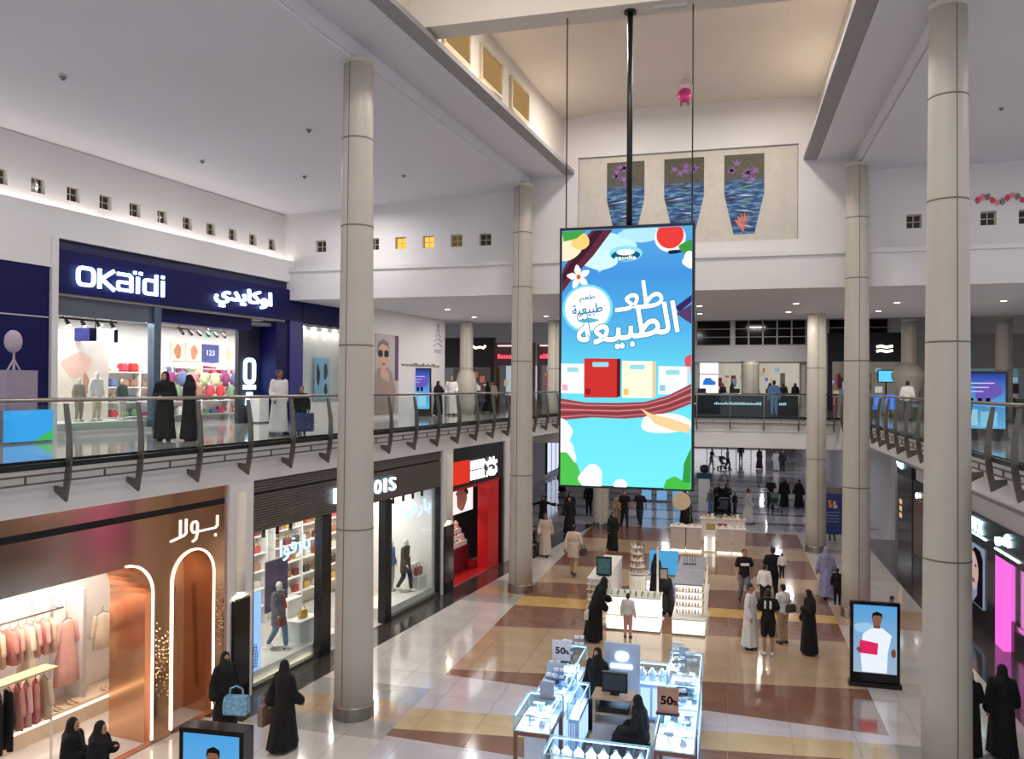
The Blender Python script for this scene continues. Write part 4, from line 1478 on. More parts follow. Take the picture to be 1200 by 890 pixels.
# interior shell
iv = MB().box(14.7, 28.5, 22.5, 22.6, UP, 8.85).box(14.7, 14.8, 18.7, 22.5, UP, 8.85).box(28.4, 28.5, 19.1, 22.5, UP, 8.85)
struct('wall_shop_upper', iv, PUREW, rotz=LROT, label='white back wall inside the navy shop')
struct('ceiling_shop_upper', MB().box(14.7, 28.5, 18.75, 22.6, 8.85, 8.95), M('shop_ceiling_grey', (150, 152, 158), 0.6), rotz=LROT)
for s in (16.3, 19.5, 22.5, 25.5):
    area('shop_light', LW(s, 20.6, 8.78), (0, 0, LROT), 1.6, 1.0, 165, (1.0, 0.95, 0.9))  # unseen area lamps added to fill the navy shop
MB().box(14.9, 18.0, 18.75, 20.2, UP, 5.72).build('window_plinth', LGREY, sf_, o_)
t = lthing('picture_backdrop', 'pale pink picture backdrop inside the navy shop window', 'backdrop', 15.2, 20.85, UP)
MB().box(0, 3.3, 0, 0.05, 0.3, 2.9).build('board', M('backdrop_pale', (238, 222, 214), 0.6, var=0.08, scale=1.2), t)
for k, (a, b_, rx, rz_, c_) in enumerate([(1.3, 1.7, 0.16, 0.45, (222, 150, 150)), (1.28, 2.12, 0.1, 0.12, (150, 100, 84)), (2.2, 1.9, 0.5, 0.35, (240, 196, 186)), (2.5, 1.35, 0.12, 0.3, (196, 150, 130))]):
    MB().plate(blob(a, b_, rx, rz_, k), -0.004 - 0.001 * k, 0).build('printed_shape', M('print_%d' % k, c_, 0.6), t)
gpants = M('kids_grey', (150, 142, 132), 0.8)
mannequin('small child mannequin in grey clothes, left of two in the navy shop window', LW(16.42, 19.6, 5.722), LROT, 1.22, {'shirt': gpants, 'trousers': gpants}, 'child')
mannequin('small child mannequin in a white top, right of two in the navy shop window', LW(16.95, 19.55, 5.722), LROT, 1.4, {'shirt': CWHITE, 'trousers': CBEIGE}, 'child')
mannequin('child mannequin in a green jacket beside the steel mullion of the navy shop', LW(17.7, 19.4, 5.722), LROT, 1.2, {'shirt': CGREEN, 'trousers': CBEIGE}, 'child')
# posters above the back wall shelves
PSK = [((226, 196, 176), (170, 110, 80)), ((244, 210, 196), (190, 128, 96)), ((60, 72, 140), (220, 226, 240)), ((250, 240, 232), (220, 180, 150)), ((246, 226, 214), (150, 96, 76))]
for k, (a, b_) in enumerate([(22.6, 23.3), (23.35, 24.15), (24.2, 25.05), (25.1, 26.1), (26.15, 27.2)]):
    t = lthing('shop_poster', ['poster of a child in orange at the left end inside the navy shop', 'poster of a smiling child next to the blue poster in the navy shop', 'blue poster with white figures high inside the navy shop', 'pale poster right of the blue poster in the navy shop', 'poster with a large child face at the right end inside the navy shop'][k], 'poster', a, 22.45, 7.62, 'posters inside the navy shop')
    MB().box(0, b_ - a, 0, 0.04, 0, 0.68).build('board', M('poster_bg_%d' % k, PSK[k][0], 0.5), t)
    if k == 2:
        text('lettering', '123', 0.4, 0.2, PUREW, t, ((b_ - a) / 2, -0.006, 0.36))
    else:
        MB().plate(blob((b_ - a) * (0.5 if k < 4 else 0.7), 0.34, 0.17, 0.24, k), -0.006, 0).build('printed_face', M('poster_fg_%d' % k, PSK[k][1], 0.5), t)
# shelves with folded clothes
cols = [(196, 70, 84), (214, 130, 140), (120, 150, 120), (226, 206, 176), (160, 120, 100), (90, 110, 150), (206, 60, 64), (180, 190, 150), (240, 236, 228), (140, 60, 110)]
CN = ['crimson', 'pink', 'sage', 'cream', 'brown', 'slate blue', 'red', 'pale olive', 'white', 'purple']
CM = [M('kids_cloth_%d' % i, c, 0.8) for i, c in enumerate(cols)]
rnd = random.Random(5)
fold_me = MB().box(-0.15, 0.15, -0.12, 0.12, 0, 0.16).mesh('folded_clothes', CM[0])
bm = bmesh.new()
bm.from_mesh(fold_me)
bmesh.ops.bevel(bm, geom=bm.edges[:], offset=0.035, segments=2, affect='EDGES')
bm.to_mesh(fold_me)
bm.free()
shelf = lthing('shelving_unit', 'white wall shelving full of small clothes at the back of the navy shop', 'shelving', 18.0, 22.1, UP)
MB().box(0, 10.3, 0.33, 0.38, 0, 2.1).build('back_board', PUREW, shelf)
for j, z in enumerate((0.25, 0.75, 1.25, 1.75)):
    MB().box(0, 10.3, 0, 0.33, z - 0.03, z).build('shelf_board', PUREW, shelf)
for k in range(8):
    MB().box(1.45 * k, 1.45 * k + 0.04, 0, 0.33, 0, 2.1).build('upright', PUREW, shelf)
for j, z in enumerate((0.25, 0.75, 1.25, 1.75)):
    for k in range(24):
        s = 18.25 + 0.42 * k
        o = put('folded_clothes', fold_me, None, LW(s + rnd.uniform(-0.04, 0.04), 22.27, UP + z), LROT)
        o.scale = (1, 1, rnd.uniform(0.7, 1.9))
        o.material_slots[0].link = 'OBJECT'
        cc = rnd.choice(cols)
        o.material_slots[0].material = CM[cols.index(cc)]
        tag(o, '%s clothes pile, %s from left on the %s shelf of the navy shop' % (CN[cols.index(cc)], ORD[k], ('lowest', 'second', 'third', 'top')[j]), 'clothes', 'folded clothes in the navy shop')
for k in range(18):
    garment('top', 'small %s top, %s from the left on the rail in the navy shop' % (CN[(k * 3) % 10], ORD[k]), LW(20.75 + 0.27 * k, 21.4, 7.2 if k % 2 else 6.75), LROT, CM[(k * 3) % 10], 'tops hanging in the navy shop', 0.8, k)
t = lthing('clothes_rail', 'chrome clothes rail standing inside the navy shop entrance', 'clothes rail', 20.6, 21.4, UP)
MB().tube([(0, 0, 0), (0, 0, 1.9), (4.9, 0, 1.9), (4.9, 0, 0)], 0.02, 8).tube([(0, 0, 1.45), (4.9, 0, 1.45)], 0.015, 8).build('frame', STEEL, t)
MB().box(-0.05, 0.05, -0.3, 0.3, 0, 0.03).box(4.85, 4.95, -0.3, 0.3, 0, 0.03).build('foot_bar', STEEL, t)
for a, lab in ((19.6, 'low white display block by the entrance of the navy shop'), (22.9, 'tall white pedestal in front of the lit figure sign')):
    t = lthing('display_block', lab, 'display block', a, 19.9 if a < 22 else 18.70, UP)
    MB().box(0, 0.5, 0, 0.45, 0.05, 0.95).build('body', PUREW, t)
    MB().box(0.03, 0.47, 0.03, 0.42, 0, 0.05).build('plinth', GREY, t)
    MB().box(-0.02, 0.52, -0.02, 0.47, 0.95, 0.98).build('top', LGREY, t)
# track spots
tr = lthing('track_light', 'black track with spotlights inside the navy shop entrance', 'track light', 20.9, 20.5, 8.62)
MB().box(0, 2.3, -0.02, 0.02, 0.0, 0.05).box(0.1, 0.13, -0.01, 0.01, 0.05, 0.23).box(2.1, 2.13, -0.01, 0.01, 0.05, 0.23).build('track', BLACK, tr)
for k in range(6):
    MB().cap((0.15 + 0.4 * k, 0, -0.03), (0.2 + 0.4 * k, -0.08, -0.14), 0.05, 0.06, 10).build('spotlight', BLACK, tr)
tr = lthing('track_light', 'black track with bright spotlights above the navy shop window', 'track light', 15.9, 19.75, 8.55)
MB().box(0, 1.9, -0.02, 0.02, 0.0, 0.05).box(0.1, 0.13, -0.01, 0.01, 0.05, 0.3).box(1.7, 1.73, -0.01, 0.01, 0.05, 0.3).build('track', BLACK, tr)
for k in range(4):
    sp_ = MB().cap((0.2 + 0.5 * k, 0, -0.03), (0.22 + 0.5 * k, -0.07, -0.12), 0.05, 0.06, 10).build('spotlight', BLACK, tr)
    MB().ell((0.225 + 0.5 * k, -0.10, -0.165), (0.045, 0.03, 0.03), 10, 6).build('lamp', LEDW, sp_)
t = lthing('lightbox_drum', 'square lit ceiling lightbox with dark sides in the navy shop window', 'light', 17.5, 20.2, 8.0)
MB().box(0, 0.6, 0, 0.6, 0.0, 0.4).build('lit_panel', E('lightbox_white', (250, 250, 255), 3), t)
MB().box(-0.25, 0, 0, 0.6, 0.02, 0.4).build('side', NAVY, t)
MB().box(0.6, 0.75, 0, 0.6, 0.02, 0.4).build('side', NAVY, t)
MB().box(0.2, 0.22, 0.3, 0.32, 0.4, 0.845).build('stem', BLACK, t)
# exit sign
t = lthing('exit_sign', 'small green exit sign inside the navy shop entrance', 'sign', 22.35, 20.6, 8.42)
MB().box(0, 0.3, 0, 0.04, 0, 0.16).build('panel', E('exit_green', (120, 220, 160), 1.2), t)
MB().box(0.14, 0.16, 0.01, 0.03, 0.16, 0.43).build('rod', GREY, t)
# niche window with the blue poster
t = lthing('hanging_poster', 'light blue poster of figures hanging in the white window beside the navy shop', 'poster', 26.0, 18.62, 6.2)
MB().box(0, 0.95, 0, 0.04, 0, 1.62).build('board', M('poster_sky', (150, 196, 226), 0.5), t)
for k, (a, b_, rx, rz_) in enumerate([(0.2, 0.95, 0.1, 0.4), (0.68, 1.1, 0.12, 0.35), (0.7, 0.4, 0.12, 0.2)]):
    MB().plate(blob(a, b_, rx, rz_, k + 3), -0.004, 0).build('printed_figure', M('poster_figure', (40, 52, 90), 0.5), t)
struct('wall_left_niche_header', MB().box(25.02, 28.0, 18.46, 18.75, 9.05, 9.9), NAVY, rotz=LROT, label='navy header over the white shop window')
struct('wall_left_niche_sill', MB().box(25.02, 28.0, 18.46, 18.75, UP, 6.1), PUREW, rotz=LROT)
MB().box(25.02, 28.0, 18.5, 18.515, 6.1, 9.05).build('window_90', GLASS, None, (0, 0, 0), LROT)['kind'] = 'structure'
for k in range(4):
    area('niche_light', LW(25.4 + 0.7 * k, 18.62, 9.0), (0, 0, LROT), 0.1, 0.1, 9, (1, 0.9, 0.78))

# =================================================================== COPPER SHOP (lower left)
COP = M('polished_copper', (212, 168, 136), 0.15, metal=0.95, var=0.12, scale=0.9, stretch=(1, 1, 0.15), bump=0.03)
COPD = M('bronze_panel', (196, 146, 108), 0.35, metal=0.3, var=0.15, scale=0.9)
cop = lthing('storefront', 'polished copper shop front with two rounded arches at the lower left', 'shop front', 13.6, 12.0, 0)
oc = (-13.6, -12.0, 0)


def fill_plate(outer, holes, y0, y1, name, mat, parent, loc):
    """flat sheet in (x, z) with holes cut out, thickness y0..y1"""
    cu = bpy.data.curves.new('c', 'CURVE')
    cu.dimensions = '2D'
    cu.fill_mode = 'BOTH'
    cu.extrude = abs(y1 - y0) / 2
    for pts in [outer] + holes:
        sp_ = cu.splines.new('POLY')
        sp_.points.add(len(pts) - 1)
        for p_, (a, b_) in zip(sp_.points, pts):
            p_.co = (a, b_, 0, 1)
        sp_.use_cyclic_u = True
    ob = bpy.data.objects.new('c', cu)
    COL.objects.link(ob)
    bpy.context.view_layer.update()
    me = bpy.data.meshes.new_from_object(ob.evaluated_get(bpy.context.evaluated_depsgraph_get()))
    bpy.data.objects.remove(ob)
    bpy.data.curves.remove(cu)
    ym = (y0 + y1) / 2
    for v in me.vertices:
        v.co = (v.co.x, ym - v.co.z, v.co.y)
    me.materials.clear()
    me.materials.append(mat)
    me.name = name
    return put(name, me, parent, loc)


def arch(x0, x1, z0, z1, r, n=10, left=True):
    pts = [(x0, z0), (x1, z0)]
    pts += [(x1 - r + r * math.cos(R(90 * k / n)), z1 - r + r * math.sin(R(90 * k / n))) for k in range(n + 1)]
    if left:
        pts += [(x0 + r + r * math.cos(R(90 + 90 * k / n)), z1 - r + r * math.sin(R(90 + 90 * k / n))) for k in range(n + 1)]
    else:
        pts += [(x0, z1)]
    return pts


fill_plate([(3.0, 0.02), (13.62, 0.02), (13.62, 4.28), (3.0, 4.28)], [arch(6.6, 11.62, 0.021, 3.45, 0.62), arch(12.14, 13.22, 0.021, 3.46, 0.53)], 11.95, 12.1, 'facade_sheet', COP, cop, oc)
MB().box(3.0, 13.62, 11.95, 12.1, 4.40, 4.67).build('top_sheet', COP, cop, oc)
MB().box(3.0, 13.62, 12.0, 12.1, 4.28, 4.40).build('shadow_gap', BLACK, cop, oc)


def arch_shell(x0, x1, z1, r, y0, y1, name, mat, left=True):
    mb = MB()
    pts = arch(x0, x1, 0.02, z1, r, 10, left)[1:]
    if left:
        pts = pts + [(x0, 0.02)]
    for a, b_ in zip(pts, pts[1:]):
        mb.quad((a[0], y0, a[1]), (b_[0], y0, b_[1]), (b_[0], y1, b_[1]), (a[0], y1, a[1]))
    return mb.build(name, mat, cop, oc, smooth=True)


arch_shell(6.6, 11.62, 3.45, 0.62, 12.1, 13.0, 'arch_reveal', COP)
arch_shell(12.14, 13.22, 3.46, 0.53, 12.1, 12.7, 'arch_reveal', COP)
MB().plate(arch(12.14, 13.22, 0.03, 3.46, 0.53), 12.7, 12.75).build('arch_back', COPD, cop, oc)
MB().cap((12.8, 12.66, 0.3), (12.95, 12.66, 2.6), 0.02, 0.02).build('ornament_line', COP, cop, oc)


def led_arch(x0, x1, z1, r, left, name='light_strip'):
    pts = [p for p in arch(x0, x1, 0.1, z1, r, 12, left)[1:]]
    pts = pts[:14] if not left else pts + [(x0, 0.1)]
    mb = MB()
    ribbon(mb, pts, 0.034, 11.92, 11.95)
    mb.build(name, E('copper_led', (255, 236, 214), 4), cop, oc)


led_arch(6.6, 11.645, 3.47, 0.62, False)
led_arch(12.12, 13.245, 3.48, 0.55, True)
SGC = E('sign_warm_white', (255, 250, 240), 1.5)
area('niche_light', LW(12.68, 12.4, 3.3), (0, 0, LROT), 0.4, 0.2, 9, (1.0, 0.84, 0.66))  # added lamps without fittings brighten the arch niche and reveal
area('niche_light', LW(11.2, 12.5, 3.4), (0, R(20), LROT), 0.3, 0.4, 8, (1.0, 0.84, 0.66))
for strokes in ([[(13.34, 4.07), (13.34, 3.86), (13.28, 3.82), (12.82, 3.82)], [(13.29, 3.70), (13.29, 3.64)]],                # beh with its dot and long bar
                [[(12.82, 3.82), (12.70, 3.82), (12.66, 3.88), (12.66, 3.98), (12.70, 4.03), (12.77, 4.03), (12.81, 3.98), (12.81, 3.80), (12.77, 3.68), (12.68, 3.64)]],   # waw
                [[(12.52, 4.12), (12.52, 3.84), (12.46, 3.80), (12.14, 3.74)], [(12.38, 4.12), (12.38, 3.80)]]):                 # lam alef
    mb = MB()
    for st_ in strokes:
        ribbon(mb, [(13.33 - (13.33 - a_) * 1.06, b_) for a_, b_ in st_], 0.036, 11.925, 11.95)
    mb.build('letter', SGC, cop, oc)
GLIT = M('glitter_gold', (246, 206, 160), 0.15, metal=1.0)
rnd = random.Random(9)
for a, b_, z0_, z1_ in ((11.74, 12.06, 0.75, 2.3), (13.32, 13.58, 1.2, 2.75)):
    mb = MB()
    for k in range(150):
        x, z = rnd.uniform(a, b_), rnd.gauss((z0_ + z1_) / 2, (z1_ - z0_) / 4.5)
        if not z0_ < z < z1_:
            continue
        d = rnd.uniform(0.012, 0.026)
        mb.add([(x - d, 11.948, z), (x, 11.948, z - d), (x + d, 11.948, z), (x, 11.948, z + d), (x, 11.93, z)], [(0, 1, 4), (1, 2, 4), (2, 3, 4), (3, 0, 4)])
    o = mb.build('inlay_studs', GLIT, cop, oc)
    o['kind'] = 'stuff'
# interior
struct('floor_shop_copper', MB().box(3.0, 13.5, 12.0, 15.2, -0.01, 0.012), F_LIGHT, rotz=LROT)
struct('wall_shop_copper', MB().box(3.0, 13.6, 14.7, 14.85, 0, 3.6).box(13.35, 13.55, 12.8, 14.7, 0, 3.6), PUREW, rotz=LROT, label='white back wall inside the copper shop')
struct('ceiling_shop_copper', MB().box(3.0, 13.6, 12.12, 14.85, 3.55, 3.65), CEIL, rotz=LROT)
for s in (7.5, 9.5, 11.5):
    area('shop_light', LW(s, 13.7, 3.5), (0, 0, LROT), 1.3, 0.8, 62, (1.0, 0.87, 0.74))  # added fill for the copper shop, no fitting
pl = lthing('display_plinth', 'low cream plinth with a lit edge along the back of the copper shop', 'plinth', 8.6, 14.0, 0.012)
MB().box(0, 4.7, 0, 0.68, 0, 0.4).build('body', M('plinth_cream', (226, 206, 182), 0.4), pl)
MB().box(0, 4.7, -0.02, 0.0, 0.3, 0.34).build('light_strip', E('plinth_led', (255, 232, 196), 3), pl)
for k, s in enumerate((9.9, 11.3, 12.05)):
    t = lthing('fitting_divider', 'white upright divider panel in the copper shop, number %s from the left' % ('one', 'two', 'three')[k], 'divider', s, 14.2, 0.415)
    MB().box(0, 0.06, 0, 0.48, 0, 2.2).build('panel', PUREW, t)
    MB().box(-0.01, 0.07, -0.01, 0.0, 0, 2.2).build('edge_strip', LGREY, t)
BLUSH = M('cloth_blush', (228, 176, 166), 0.8, var=0.08, scale=6, bump=0.2)
ROSE = M('cloth_rose', (208, 142, 132), 0.8, var=0.08, scale=6, bump=0.2)
SAND = M('cloth_sand', (214, 192, 164), 0.8, var=0.08, scale=6, bump=0.2)
OAT = M('cloth_oat', (226, 214, 190), 0.8, var=0.08, scale=6, bump=0.2)
garment('dress', 'long pink dress hanging between white panels in the copper shop', LW(11.75, 14.3, 2.05), LROT + R(10), BLUSH, None, 1.05)
garment('top', 'oat coloured blouse hanging beside the long pink dress', LW(12.65, 14.35, 1.95), LROT, OAT, None, 1.1)
rnd = random.Random(3)
for k in range(16):
    garment('top' if k % 4 else 'dress', '%s garment, %s from the left on the high rail in the copper shop' % (['oat', 'pink', 'pink', 'sand', 'rose', 'pink'][k % 6], ORD[k]), LW(8.7 + 0.17 * k, 14.1, 2.25), LROT + R(72 + rnd.uniform(-12, 12)), [OAT, BLUSH, BLUSH, SAND, ROSE, BLUSH][k % 6], 'garments on the high rail of the copper shop', 0.95, k)
t = lthing('clothes_rail', 'high chrome rail along the back of the copper shop', 'clothes rail', 8.6, 14.1, 2.39)
MB().cap((0, 0, 0), (2.9, 0, 0), 0.018, n=8).build('bar', STEEL, t)
for x in (0.05, 2.85):
    MB().cap((x, 0, 0), (x, 0.56, 0.0), 0.012, n=6).build('bracket', STEEL, t)
t = lthing('clothes_rack', 'white free-standing rack with hanging trousers at the copper shop entrance', 'clothes rack', 8.4, 12.95, 0.012)
MB().tube([(0, 0, 0.03), (0, 0, 1.72), (1.95, 0, 1.72), (1.95, 0, 0.03)], 0.022, 8).build('frame', PUREW, t)
for x in (0, 1.95):
    MB().box(x - 0.025, x + 0.025, -0.32, 0.32, 0, 0.03).build('foot', PUREW, t)
MB().box(0, 1.95, -0.16, 0.16, 1.74, 1.77).build('top_shelf', M('shelf_timber', (206, 176, 140), 0.5), t)
for k in range(11):
    garment('trousers' if k in (2, 4, 5, 6) else 'top', '%s, %s from the left on the white rack of the copper shop' % (['sand top', 'oat top', 'sand trousers', 'oat top', 'oat trousers', 'black trousers', 'black trousers', 'rose top', 'pink top', 'rose top', 'sand top'][k], ORD[k]), LW(8.55 + 0.165 * k, 12.95, 1.61), LROT + R(70 + rnd.uniform(-12, 12)), [SAND, OAT, SAND, OAT, OAT, CBLACK2, CBLACK2, ROSE, BLUSH, ROSE, SAND][k], 'garments on the white rack', 1.05, k)
SHOEC = M('shoe_cream', (214, 190, 160), 0.5)
sh_me = MB().cap((0, 0.05, 0.03), (0, -0.09, 0.025), 0.036, 0.028, 8).cap((0, 0.06, 0.05), (0, 0.07, 0.02), 0.03, 0.012, 8).mesh('shoe', SHOEC, True)
for k, s in enumerate((11.35, 11.45, 11.7, 11.8, 12.5, 12.6)):
    tag(put('shoe', sh_me, None, LW(s, 14.12, 0.415), LROT), 'small cream shoe, %s from the left on the lit plinth of the copper shop' % ORD[k], 'shoe', 'shoes on the copper shop plinth')


# pier wall lamps
def wall_lamp(s, label):
    t = lthing('sconce_lamp', label, 'wall lamp', s, 11.86, 2.35)
    MB().lathe([(0.07, 0.0), (0.11, 0.02), (0.13, 0.5), (0.13, 2.1), (0.10, 2.12)], 18).build('half_shade', M('lamp_shade_white', (222, 212, 196), 0.5), t, smooth=True)
    MB().cyl(0, 0, -0.02, 0.0, 0.06, n=12).build('lamp', E('warm_lamp', (255, 220, 160), 12), t)
    area('glow', (0, -0.05, -0.04), (0, 0, 0), 0.1, 0.1, 7, (1, 0.8, 0.55), t)


wall_lamp(23.95, 'cream half-round wall lamp on the pier beside the red cosmetics shop')
wall_lamp(13.95, 'cream half-round wall lamp on the pier beside the copper shop')
t = lthing('pier_cladding', 'black glossy pier cladding between the copper shop and the slatted shop', 'cladding', 13.7, 11.8, 0)
MB().box(0, 0.5, 0, 0.07, 0, 2.2).build('panel', BLACKG, t)
MB().box(0.02, 0.48, -0.01, 0.0, 2.2, 2.24).build('cap', STEEL, t)
t = lthing('pier_cladding', 'black glossy pier cladding between the slatted shop and the red shop', 'cladding', 23.62, 11.8, 0)
MB().box(0, 0.6, 0, 0.07, 0, 2.2).build('panel', BLACKG, t)
MB().box(0.02, 0.58, -0.01, 0.0, 2.2, 2.24).build('cap', STEEL, t)

# =================================================================== SLATTED ACCESSORIES SHOP
SLATD = M('dark_slat', (92, 84, 80), 0.4, var=0.15)
pf = lthing('storefront', 'accessories shop front with dark slatted fascia and large lit windows', 'shop front', 14.4, 12.0, 0)
op = (-14.4, -12.0, 0)
MB().box(14.4, 23.54, 12.0, 12.2, 3.5, 4.67).build('fascia_board', BLACK, pf, op)
slat = MB().box(0, 9.14, 0, 0.05, -0.022, 0.022).mesh('slat', SLATD)
for k in range(19):
    z = 3.55 + 0.058 * k + (0.06 if k > 13 else 0)
    put('slat', slat, pf, (0, -0.05, z))
SGP = E('sign_cool_white', (206, 232, 255), 4.5)
for k, ch in enumerate('PARFOIS'):
    w = 0.14 if ch == 'I' else 0.33
    x = 17.62 + (0, 0.5, 1.0, 1.45, 1.95, 2.35, 2.75)[k] - 14.4
    if ch == 'I':
        MB().box(x - 0.04, x + 0.04, -0.14, -0.08, 3.76, 4.14).build('letter', SGP, pf)
    else:
        text('letter', ch, w, 0.38, SGP, pf, (x, -0.11, 3.95), 0, 0.06, 0.0)
MB().box(14.42, 14.5, 11.95, 12.1, 0, 3.5).build('jamb', BLACK, pf, op)
MB().box(17.0, 17.4, 11.92, 12.15, 0, 3.5).build('mullion', M('dark_steel', (58, 56, 56), 0.3, metal=0.7), pf, op)
MB().box(20.05, 20.4, 11.92, 12.15, 0, 3.5).build('mullion', BLACK, pf, op)
MB().box(23.46, 23.54, 11.95, 12.1, 0, 3.5).build('jamb', BLACK, pf, op)
MB().box(14.5, 17.0, 12.0, 12.015, 0.1, 3.5).build('glass_pane', GLASS, pf, op)
MB().box(20.4, 23.46, 12.0, 12.015, 0.1, 3.5).build('glass_pane', GLASS, pf, op)
MB().box(14.5, 17.0, 11.97, 12.1, 0.0, 0.1).build('threshold', STEEL, pf, op)
MB().box(20.4, 23.46, 11.97, 12.1, 0.0, 0.1).build('threshold', STEEL, pf, op)
MB().box(14.5, 18.3, 12.2, 13.2, 0.0, 0.3).build('window_plinth', M('plinth_pale', (214, 210, 204), 0.4), pf, op)
MB().box(20.4, 23.46, 12.1, 13.2, 0.0, 0.3).build('window_plinth', M('plinth_pale', (214, 210, 204), 0.4), pf, op)
MB().box(14.5, 17.0, 12.08, 12.1, 0.02, 0.06).box(20.4, 23.46, 12.08, 12.1, 0.02, 0.06).build('plinth_light', E('plinth_led2', (255, 240, 214), 8), pf, op)
text('window_letters', 'بارفوا', 1.15, 0.5, E('sign_blue_white', (150, 180, 255), 3.2), pf, (16.3 - 14.4, 12.2 - 12.0, 2.85), 0, 0.04, 0.0)
text('window_letters', 'بارفوا', 1.9, 0.5, E('sign_blue_white', (150, 180, 255), 3.2), pf, (22.35 - 14.4, 12.2 - 12.0, 2.92), 0, 0.04, 0.0)
struct('floor_shop_slatted', MB().box(14.4, 29, 12.0, 16.4, -0.01, 0.012), F_LIGHT, rotz=LROT)
struct('wall_shop_slatted', MB().box(14.4, 23.55, 15.5, 15.65, 0, 3.6).box(14.4, 14.5, 12.1, 15.5, 0, 3.6).box(23.3, 23.5, 12.15, 15.5, 0, 3.6), PUREW, rotz=LROT, label='white walls inside the slatted shop')
struct('ceiling_shop_slatted', MB().box(14.4, 23.55, 12.2, 15.65, 3.55, 3.65), CEIL, rotz=LROT)
for s in (15.6, 18.0, 20.5, 22.6):
    area('shop_light', LW(s, 13.8, 3.5), (0, 0, LROT), 1.2, 0.7, 62, (1.0, 0.93, 0.84))  # unseen fill lamps added inside the slatted shop
mannequin('headless mannequin in a grey coat with a red scarf in the slatted shop window', LW(16.35, 12.72, 0.302), LROT, 1.66, {'shirt': CGREY, 'trousers': M('denim', (92, 112, 140), 0.8), 'shoe': SHOEW}, 'long_walk')
mannequin('mannequin in a dark brown coat in the far window of the slatted shop', LW(22.45, 12.62, 0.302), LROT, 1.66, {'shirt': M('coat_brown', (78, 64, 56), 0.8), 'trousers': CNAVY}, 'long_walk')
mannequin('small mannequin in light blue behind the far window of the slatted shop', LW(22.35, 13.1, 0.302), LROT, 1.6, {'shirt': CBLUE, 'trousers': CBEIGE}, 'shirt_stand')
t = lthing('scarf', 'red patterned scarf worn by the mannequin in the slatted shop window', 'scarf', 16.35, 12.72, 1.66)
MB().lathe([(0.08, 0.0), (0.12, -0.03), (0.11, -0.1), (0.07, -0.08)], 14).build('wrap', M('scarf_red', (176, 60, 64), 0.8), t, smooth=True)
MB().cap((0.03, -0.12, -0.06), (0.06, -0.15, -0.32), 0.035, 0.05, 8).build('tail', M('scarf_red', (176, 60, 64), 0.8), t)
HB = [M('bag_%d' % i, c, 0.45) for i, c in enumerate([(120, 44, 48), (196, 160, 70), (60, 52, 50), (206, 196, 180), (150, 100, 70), (176, 70, 60)])]


def bag_mesh(w=0.28, d=0.1, h=0.2):
    mb = MB().loft([[(x * w * k, y * d * k, z) for x, y in ((-0.5, -0.5), (0.5, -0.5), (0.5, 0.5), (-0.5, 0.5))] for z, k in ((0, 0.92), (0.03, 1.0), (h * 0.75, 0.96), (h, 0.86))])
    return mb.mesh('pouch', HB[0])


BAGM = bag_mesh()
BAGH = MB().tube([(-0.08, 0, 0.19), (-0.07, 0, 0.28), (0, 0, 0.31), (0.07, 0, 0.28), (0.08, 0, 0.19)], 0.009, 6).mesh('handle', HB[2])


def handbag(label, loc, rotz, mat, group=None, sc=1.0, cat='bag', name='handbag'):
    t = thing(name, label, cat, loc, rotz, group)
    t.scale = (sc, sc, sc)
    o = put('pouch', BAGM, t)
    o.material_slots[0].link = 'OBJECT'
    o.material_slots[0].material = mat
    o = put('handle', BAGH, t)
    o.material_slots[0].link = 'OBJECT'
    o.material_slots[0].material = mat
    return t


handbag('dark red handbag on the arm of the mannequin in the slatted shop window', LW(16.15, 12.48, 0.95), LROT, HB[0])
for s0_, lab in ((16.9, 'white stepped display block beside the mannequin in the slatted shop window'), (22.75, 'white display block in the far window of the slatted shop')):
    t = lthing('display_block', lab, 'display block', s0_, 12.5 if s0_ < 20 else 12.3, 0.302)
    t.scale = (1, 1, 1) if s0_ < 20 else (0.6, 0.6, 0.8)
    MB().box(0, 0.8, 0, 0.5, 0, 0.5).build('lower_step', M('block_pale', (206, 210, 206), 0.4), t)
    MB().box(0.2, 0.8, 0.52, 0.75, 0, 0.95).build('upper_step', PUREW, t)
    MB().box(-0.01, 0.81, -0.01, 0.51, 0.5, 0.52).build('top', PUREW, t)
handbag('yellow handbag on the stepped display block of the slatted shop', LW(17.3, 12.7, 0.825), LROT, HB[1])
handbag('brown handbag on the display block in the far window of the slatted shop', LW(22.98, 12.45, 0.72), LROT, HB[4], sc=1.3)
for k in range(2):
    sh = lthing('shelving_unit', ['white shelving of handbags on the back wall of the slatted shop, left bay', 'white shelving of handbags on the back wall of the slatted shop, right bay'][k], 'shelving', 15.0 + 4.2 * k, 15.1, 0.012)
    MB().box(0, 3.9, 0.34, 0.38, 0, 2.9).build('back_board', M('shelf_back_warm', (226, 212, 190), 0.5), sh)
    for z in (0.5, 1.0, 1.5, 2.0, 2.5):
        MB().box(0, 3.9, 0, 0.34, z - 0.03, z).build('shelf_board', PUREW, sh)
    for x in (0, 1.3, 2.6, 3.86):
        MB().box(x, x + 0.04, 0, 0.34, 0, 2.9).build('upright', PUREW, sh)
    for j, z in enumerate((0.5, 1.0, 1.5, 2.0, 2.5)):
        for i in range(8):
            handbag('%s handbag, %s on the %s shelf, %s bay of the slatted shop' % (('dark red', 'yellow', 'black', 'cream', 'brown', 'brick red')[(i * 2 + j + k) % 6], ORD[i], ('lowest', 'second', 'middle', 'fourth', 'top')[j], ('left', 'right')[k]), LW(15.3 + 4.2 * k + 0.47 * i, 15.25, 0.012 + z), LROT, HB[(i * 2 + j + k) % 6], 'handbags on shop shelves', 1.0)
t = lthing('lightbox_poster', 'light blue lit poster standing in the slatted shop window', 'poster', 14.62, 12.25, 0.302)
